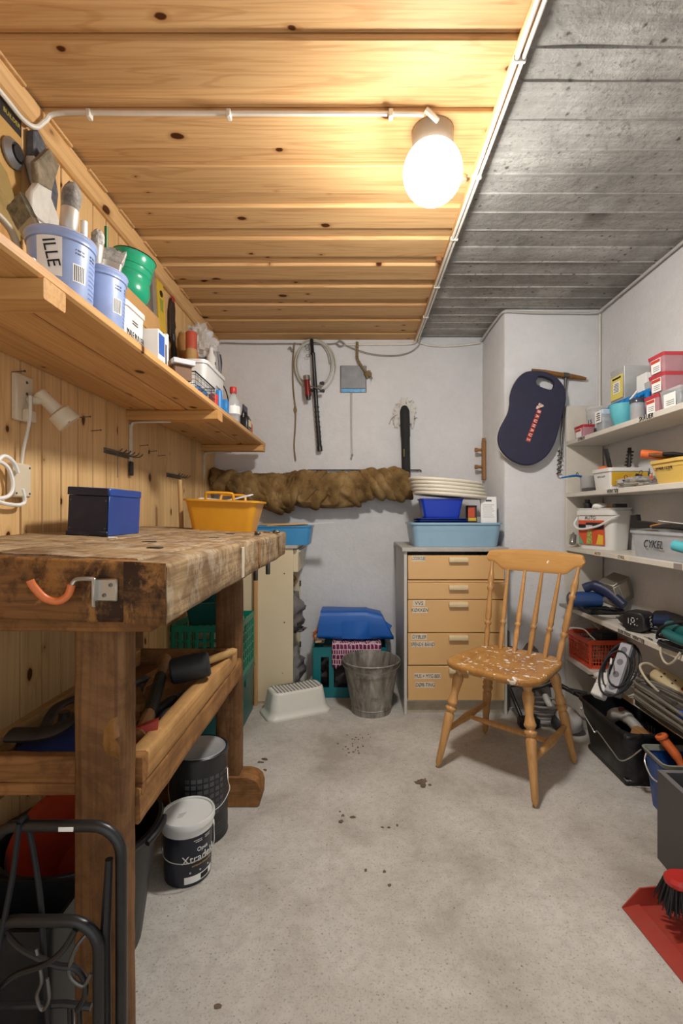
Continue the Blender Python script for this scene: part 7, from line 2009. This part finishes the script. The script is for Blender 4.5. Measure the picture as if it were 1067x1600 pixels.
# ---------------------------------------------------------------- green bowl and row of boxes
gbw = thing('green_pot', 'green enamel pot tipped on a carton against the plank wall', 'pot', (-.765, 1.612, 1.838))
gbw.location = (-.765, 1.612, 1.746)
gbw.rotation_euler = (R(-7), R(8), R(-20))
M_GEN = mat('green enamel', '#1f9c74', .25, var=.06)
MB().lathe([(0, .012), (.044, .012), (.046, .004), (.052, .006), (.066, .030), (.070, .050), (.066, .070), (.062, .085), (.063, .100), (.0645, .102), (.063, .105), (.0635, .122), (.0655, .124), (.064, .127), (.0665, .160), (.068, .163), (.066, .166), (.060, .162), (.056, .09), (.060, .05), (.046, .020), (0, .018)], 40).build('pot_body', M_GEN, gbw)
MB().lathe([(.0672, .1625), (.0695, .165), (.0670, .1675), (.0655, .165)], 40, caps=(False, False)).build('rim', mat('dark rim', '#20241f', .4), gbw)
MB().tube(spline([(-.05, .02, .160), (-.055, .02, .185), (-.03, .03, .195), (.0, .03, .185), (.01, .03, .165)]), .010, 10, flat=.5).build('handle', M_GEN, gbw)
MB().lathe([(0, .004), (.042, .004), (.044, .011), (0, .013)], 30).build('base_ring', mat('rusty base', '#6b5a3c', .6), gbw)
t = thing('brown_carton', 'tall brown cardboard carton against the plank wall under the green pot', 'carton', (-.788, 1.602, ZS))
MB().box(-.086, .086, -.140, .140, 0, .265, .001).build('carton_body', mat('cardboard', '#a9814f', .8), t)
MB().box(.0862, .0885, -.140, .140, .20, .274, .0005).build('carton_flap', mat('cardboard', '#a9814f', .8), t)
t = thing('roller_box', 'white plastic box marked MALE RULLER standing on the shelf edge', 'box', (-.678, 1.375, ZS))
MB().tub(.105, .115, .112, .128, .145, .003, .016).build('box_body', M_WPL, t)
MB().loft([[(x, y, z) for x, y in rrect(w_, d_, .02, 4)] for w_, d_, z in ((.114, .130, .1425), (.120, .137, .144), (.120, .137, .158), (.110, .127, .163))]).build('lid', M_WPL, t)
text('MALE RULLER', .028, INK, t, (.0560, .004, .075), (R(87), 0, R(90)), sx=.62)
for k in range(2): MB().box(.0565, .0571, -.018, .016, .108 + k * .007, .110 + k * .007).build('print_line', INKG, t)
t = thing('blue_print_box', 'white carton with a blue printed panel on the shelf edge', 'carton', (-.638, 1.476, ZS))
MB().box(-.02, .052, -.028, .038, 0, .128, .001).build('carton_body', PRINTW, t)
MB().box(.0521, .0528, -.026, .018, .055, .118).build('print_panel', mat('print blue', '#2f5aa8', .4), t)
MB().box(.0521, .0528, .024, .036, .010, .100).build('print_panel', INKG, t)
text('a3', .026, INKG, t, (.0530, -.004, .030), RIGHT)
MB().tube([(.0524, -.004 + .020 * math.cos(R(q)), .034 + .020 * math.sin(R(q))) for q in range(180, 361, 15)], .0022, 6).build('print_ring', mat('beige print', '#b9a27a', .5), t)
MB().box(-.02, .052, .040, .052, 0, .138, .001).build('open_flap', PRINTW, t)
solo(MB().box(-.014, .014, -.016, .016, 0, .585, .001), 'aluminium_rail', M_ALU, 'left aluminium rail standing against the plank wall', 'rail', (XL + .050, 1.985, ZS), (0, R(-3), 0))
solo(MB().box(-.014, .014, -.018, .018, 0, .605, .001), 'aluminium_rail', mat('pale aluminium', '#b8b3aa', .4, .6), 'right aluminium rail standing beside the yellow level', 'rail', (XL + .050, 2.045, ZS), (0, R(-3), 0))
t = thing('spirit_level', 'long yellow spirit level standing upright against the plank wall', 'level', (XL + .052, 2.125, ZS))
t.rotation_euler = (0, R(-3.5), 0)
MB().box(-.013, .013, -.034, .034, 0, .595, .002).build('level_body', mat('level yellow', '#d3b03c', .4, dirt=.25, dirtcol='#8a7434'), t)
MB().box(-.0135, .0135, -.020, .020, .46, .52, .003).build('vial_window', mat('vial', '#8f9a3c', .2), t)
MB().lathe([(0, 0), (.014, 0), (.014, .004), (0, .004)], 18, M=T(.0125, 0, .54, 0, R(90))).build('vial_ring', INK, t)
for k in range(4): MB().box(.0128, .0136, -.006, .006, .20 + k * .05, .22 + k * .05).build('print_mark', INK, t)
t = thing('tin_snips', 'dark steel snips hanging on the plank wall above the wooden mallet', 'snips', (XL + .012, 2.305, 1.985))
MB().prism([(-.03, -.10), (.01, -.12), (.038, -.09), (.030, -.05), (.042, -.03), (.030, .0), (.034, .05), (.018, .095), (-.012, .09), (-.034, .02)], -.006, .006, .002, M=T(0, 0, 0, R(90), 0, R(90))).build('blade', M_RUST, t)
MB().box(-.002, .010, -.012, .012, .075, .10, .002).build('red_tag', mat('red vise paint', '#a02a20', .5), t)
solo(MB().tube(spline([(0, 0, 0), (.004, .006, .22), (.002, .0, .32), (.0, -.006, .40)]), [.008] * 6 + [.015] * 8 + [.010] * 5, 12), 'dark_grip_tool', mat('black grip', '#222120', .5), 'black gripped tool standing behind the wooden mallet', 'tool', (-.835, 2.235, ZS), (0, R(0), 0))
t = thing('wooden_mallet', 'worn wooden mallet head standing on the shelf behind the red roller tube', 'mallet', (-.800, 2.295, ZS))
MB().lathe([(0, 0), (.014, 0), (.015, .27), (.018, .29), (.028, .30), (.036, .32), (.037, .40), (.031, .425), (0, .428)], 20).build('mallet_body', wood('mallet wood', '#b08350', '#74502a', 'Z', knots=0), t)
solo(MB().loft([[(x, y, z) for x, y in rrect(w_, d_, .022, 5)] for w_, d_, z in ((.060, .054, 0), (.062, .056, .01), (.060, .054, .30), (.046, .042, .335), (.030, .030, .345))]), 'orange_bottle', mat('burnt orange plastic', '#bd5f2c', .45), 'burnt orange plastic bottle on the shelf beside the roller tube', 'bottle', (-.745, 2.215, ZS))
t = thing('roller_tube', 'upright cardboard roller tube with a red painted top on the shelf', 'tube', (-.725, 2.160 - .005, ZS))
MB().lathe([(0, 0), (.024, 0), (.024, .305), (0, .305)], 22).build('tube_body', mat('tan cardboard', '#a98552', .8, var=.2, dirt=.3), t)
MB().lathe([(.0242, .305), (.0245, .307), (.0245, .378), (.022, .382), (.013, .380), (.010, .370), (0, .370)], 22).build('tube_top', mat('worn red paper', '#a8452f', .7, dirt=.3, dirtcol='#b98a5a'), t)
solo(MB().blob((0, 0, .07), (.075, .075, .085), 8, .35, 3.5, 40, 28, flat_bottom=.0), 'clear_bag', glossy_clear('crinkled film', '#e6e8ea', .42, .1), 'crumpled clear plastic bag on top of things at the shelf end', 'plastic bag', (-.765, 2.385, ZS + .335), smooth=25)
solo(MB().box(-.05, .05, -.04, .04, 0, .345, .003), 'grey_carton', mat('grey carton', '#8f9093', .6), 'grey carton under the crumpled clear bag', 'carton', (-.765, 2.40, ZS))
t = thing('sealant_gun', 'grey and white sealant tube with a black trigger grip near the shelf end', 'sealant tube', (-.690, 2.335, ZS))
MB().lathe([(0, 0), (.022, 0), (.022, .33), (.012, .345), (.008, .375), (0, .375)], 18).build('tube_body', M_WPL, t)
for k in range(4): MB().box(.0195, .0225, -.008, .002, .20 + .03 * k, .215 + .03 * k).build('print_mark', INKG, t)
MB().tube(spline([(.01, .03, .2), (.03, .04, .26), (.028, .045, .32), (.02, .045, .37)]), .010, 10, flat=.6).build('trigger_grip', mat('grey grip', '#77797c', .5), t)
MB().tube(spline([(.032, .05, .27), (.034, .055, .32), (.028, .055, .36)]), .007, 8, flat=.6).build('grip_insert', INK, t)
t = thing('sandpaper_pack', 'thin grey and red pack lying across the shelf edge', 'pack', (-.578, 1.585, ZS + .030))
t.rotation_euler = (0, 0, R(-50))
MB().box(-.062, .062, -.035, .035, .020, .036, .001).build('pack_body', mat('pack grey', '#b7b9bd', .5), t)
MB().box(-.058, .058, -.030, .030, .036, .037).build('top_panel', mat('faded red print', '#b25b52', .5), t)
MB().box(-.05, .05, -.028, .028, -.029, .0195, .002).build('lower_pack', mat('brown pack', '#6b4d38', .7), t)
# black wire basket: every wire real
wb = thing('wire_basket', 'black wire mesh basket on the shelf edge', 'basket', (-.600, 1.775, ZS))
M_WIRE = mat('black wire', '#17181a', .4)
mb = MB()
W_, D_, H_ = .110, .23, .062
for z in (.004, .020, .036, .052):
    mb.tube([(-W_ / 2, -D_ / 2, z), (W_ / 2, -D_ / 2, z), (W_ / 2, D_ / 2, z), (-W_ / 2, D_ / 2, z)], .0010, 4, closed=True)
for k in range(19):
    y = -D_ / 2 + D_ * k / 18
    for x in (-W_ / 2, W_ / 2): mb.cyl((x, y, .002), (x, y, H_), .0010, seg=4)
    mb.cyl((-W_ / 2, y, .003), (W_ / 2, y, .003), .0010, seg=4)
for k in range(9):
    x = -W_ / 2 + W_ * k / 8
    for y in (-D_ / 2, D_ / 2): mb.cyl((x, y, .002), (x, y, H_), .0010, seg=4)
o = mb.build('mesh_wires', M_WIRE, wb); o['kind'] = 'stuff'
MB().tube([(-W_ / 2, -D_ / 2, H_), (W_ / 2, -D_ / 2, H_), (W_ / 2, D_ / 2, H_), (-W_ / 2, D_ / 2, H_)], .0028, 6, closed=True).build('rim_wire', M_WIRE, wb)
for i, (y, cc, lab) in enumerate(((-.07, '#c9ccd0', 'white plastic packet in the near end of the wire basket'), (.0, '#2b6fc0', 'blue plastic packet in the middle of the wire basket'), (.07, '#1f7fc2', 'bright blue packet in the far end of the wire basket'))):
    solo(MB().blob((0, 0, .022), (.040, .030, .022), i + 4, .25, 3, 16, 10, flat_bottom=.0), 'plastic_packet', mat('packet ' + cc, cc, .4, var=.3, vs=50), lab, 'packet', (-.600, 1.775 + y, ZS + .005))
solo(MB().lathe([(0, 0), (.022, 0), (.023, .050), (.020, .056), (.019, .058), (.019, .080), (0, .081)], 18), 'clear_jar', glossy_clear('clear plastic'), 'small clear jar behind the far end of the wire basket', 'jar', (-.640, 1.925 - .0, ZS))
solo(MB().lathe([(0, 0), (.018, 0), (.018, .026), (.019, .027), (.019, .046), (.017, .048), (0, .048)], 18), 'red_cap_jar', mat('red cap', '#c2362c', .4), 'small jar with a red cap at the shelf edge past the basket', 'jar', (-.560, 1.925, ZS))
solo(MB().lathe([(0, 0), (.014, 0), (.014, .085), (.012, .090), (0, .090)], 16), 'blue_cap_bottle', mat('blue cap', '#2c7fc4', .4), 'slim blue bottle at the shelf edge past the red-capped jar', 'bottle', (-.566, 2.025, ZS))
# white container box with bail
t = thing('white_container', 'white plastic container with handwriting and a wire handle on the shelf', 'container', (-.652, 2.105, ZS))
MB().tub(.085, .270, .100, .290, .200, .003, .022, .006, .014).build('container_body', M_WPL, t)
text('COAXIAL', .030, INK, t, (.0495, .055, .125), (R(86), 0, R(90)), sx=.7)
text('SETT', .030, INK, t, (.0470, .055, .085), (R(86), 0, R(90)), sx=.8)
MB().tube(spline([(.02, .150, .185), (.045, .158, .165), (.062, .160, .110), (.060, .156, .065), (.045, .150, .050)]), .003, 8).build('bail', INK, t)
solo(MB().box(-.015, .015, -.022, .022, 0, .070, .004), 'blue_carton', mat('blue cap', '#2c7fc4', .4), 'small blue carton at the shelf edge beside the clear bottle', 'carton', (-.566, 2.115, ZS))
t = thing('clear_bottle', 'clear plastic bottle with a red screw cap on the shelf', 'bottle', (-.575, 2.300, ZS))
MB().lathe([(0, 0), (.030, 0), (.033, .004), (.033, .090), (.029, .108), (.016, .130), (.012, .136), (.012, .150), (0, .150)], 24).build('bottle_body', glossy_clear('bottle plastic', '#dfe4e6', .35), t)
MB().lathe([(0, .146), (.0155, .146), (.0165, .148), (.0165, .172), (.015, .175), (0, .175)], 20).build('cap', mat('red cap', '#c2362c', .4), t)
MB().lathe([(.0334, .045), (.0337, .045), (.0337, .082), (.0334, .082)], 24, caps=(False, False)).build('label_band', PRINTW, t)
t = thing('oil_jug', 'small black and yellow jug at the shelf edge', 'jug', (-.565, 2.50, ZS))
MB().loft([[(x, y, z) for x, y in rrect(w_, d_, .012, 4)] for w_, d_, z in ((.050, .075, 0), (.052, .078, .01), (.052, .078, .062), (.040, .060, .078), (.024, .028, .086))]).build('jug_body', mat('black jug', '#1d1e22', .35), t)
MB().tube(spline([(0, -.034, .066), (.0, -.030, .094), (0, .0, .103), (0, .030, .094), (0, .036, .066)]), .006, 8).build('handle', mat('black jug', '#1d1e22', .35), t)
MB().box(.0262, .0268, -.030, .030, .010, .055).build('label_panel', mat('cream label', '#d8cf9c', .5), t)
MB().box(.0268, .0273, -.028, .028, .012, .022).build('label_band', INK, t)
t = thing('dark_pouch', 'dark blue foil pouch with an orange corner at the end of the shelf', 'pouch', (-.600, 2.66, ZS))
rings = []
for z, dpt in ((0, .034), (.02, .036), (.09, .028), (.125, .010), (.150, .003), (.165, .003)):
    rings.append([(dpt * math.sin(2 * math.pi * k / 20) * .9, .062 * math.cos(2 * math.pi * k / 20), z + .004 * math.sin(k * 1.9) * (1 if z > .14 else 0)) for k in range(20)])
MB().loft(rings).build('pouch_body', mat('navy foil', '#262a48', .4, var=.25, bmp=.4, bs_=30), t)
MB().prism([(.005, .0), (.050, .0), (.055, .055), (.012, .07)], 0, .0015, M=T(.031, 0, .012, R(88), 0, R(90))).build('print_panel', mat('orange print', '#c9502c', .5), t)

# ================================================================ BELOW THE SHELF ON THE WALL
wlp = thing('wall_spotlight', 'white plastic spotlight on a wall plate below the shelf', 'wall lamp', (XL, 1.27, 1.355))
M_OLDW = mat('aged white plastic', '#d6c8ae', .4, var=.05)
MB().box(.0, .016, -.030, .034, -.062, .060, .003).build('wall_plate', M_OLDW, wlp)
MB().box(.016, .032, -.012, .024, -.064, -.030, .003).build('plate_box', M_OLDW, wlp)
for z in (.042, .012): MB().lathe([(0, 0), (.004, 0), (.003, .002), (0, .002)], 10, M=T(.016, .008, z, 0, R(90))).build('screw', INKG, wlp)
MB().tube([(.016, .015, -.005), (.05, .02, .0)], [.012, .012], 12).build('swivel', M_OLDW, wlp)
a0, a1 = Vector((.040, .018, .020)), Vector((.086, .046, -.038))
MB().tube([a0.lerp(a1, q) for q in (0, .04, .5, 1.0)], [.013, .0165, .018, .0195], 24).build('lamp_neck', M_OLDW, wlp)
dv = (a1 - a0).normalized()
hp = a0.lerp(a1, .80)
MB().tube([hp, hp + dv * .005, hp + dv * .040, hp + dv * .043, hp + dv * .043, hp + dv * .016], [.022, .031, .033, .032, .029, .026], 28).build('lamp_shade', M_OLDW, wlp)
MB().tube(spline([(.030, .0, .005), (.034, -.008, -.06), (.020, -.012, -.14), (.012, -.012, -.20)]), .004, 8).build('lead', mat('white cable', '#ddd8cc', .45), wlp)
sk = thing('wall_socket', 'white surface socket box on the plank wall below the spotlight', 'socket', (XL, 1.252, 1.135))
MB().box(0, .022, -.030, .036, -.042, .046, .004).build('socket_box', M_OLDW, sk)
for z in (.036, -.032):
    for y in (-.022, .028): MB().lathe([(0, 0), (.003, 0), (.003, .001), (0, .001)], 8, M=T(.022, y, z, 0, R(90))).build('screw', INKG, sk)
for pts in ([(.022, .0, -.02), (.02, .01, -.055), (.02, -.03, -.062), (.02, -.09, -.05), (.02, -.12, .0), (.02, -.09, .04), (.02, -.05, .03), (.022, -.035, -.01), (.022, -.05, -.04), (.022, -.10, -.05)], [(.028, -.025, .02), (.030, -.045, .045), (.030, -.08, .055), (.030, -.11, .02), (.030, -.12, -.05)]):
    MB().tube(spline(pts), .0048, 8).build('coiled_lead', PRINTW, sk)
def hooks(label, y, z, n, L):
    t = thing('hook_strip', label, 'hook strip', (XL, y, z), group='tool hook strips')
    MB().box(0, .003, -L / 2, L / 2, -.010, .010, .001).build('strip', mat('dark zinc', '#6a6862', .4, .7), t)
    for k in range(n):
        yy_ = -L / 2 + L * (k + .5) / n
        MB().tube(spline([(.002, yy_, .0), (.025, yy_ + .004, -.004), (.045, yy_ + .006, -.002), (.056, yy_ + .006, .008)]), .0024, 6).build('hook', M_STEEL, t)
    return t
h1_ = hooks('larger metal hook strip on the plank wall under the middle bracket', 1.80, 1.275, 6, .20)
MB().box(.006, .014, -.012, .014, -.075, -.02, .002).build('hanging_clip', mat('black grip', '#222120', .5), h1_, (0, .09, 0))
MB().cyl((.03, -.06, -.005), (.03, -.06, -.095), .0012, seg=6).build('hanging_wire', M_STEEL, h1_)
hooks('smaller metal hook strip on the plank wall toward the back', 2.36, 1.235, 5, .18)
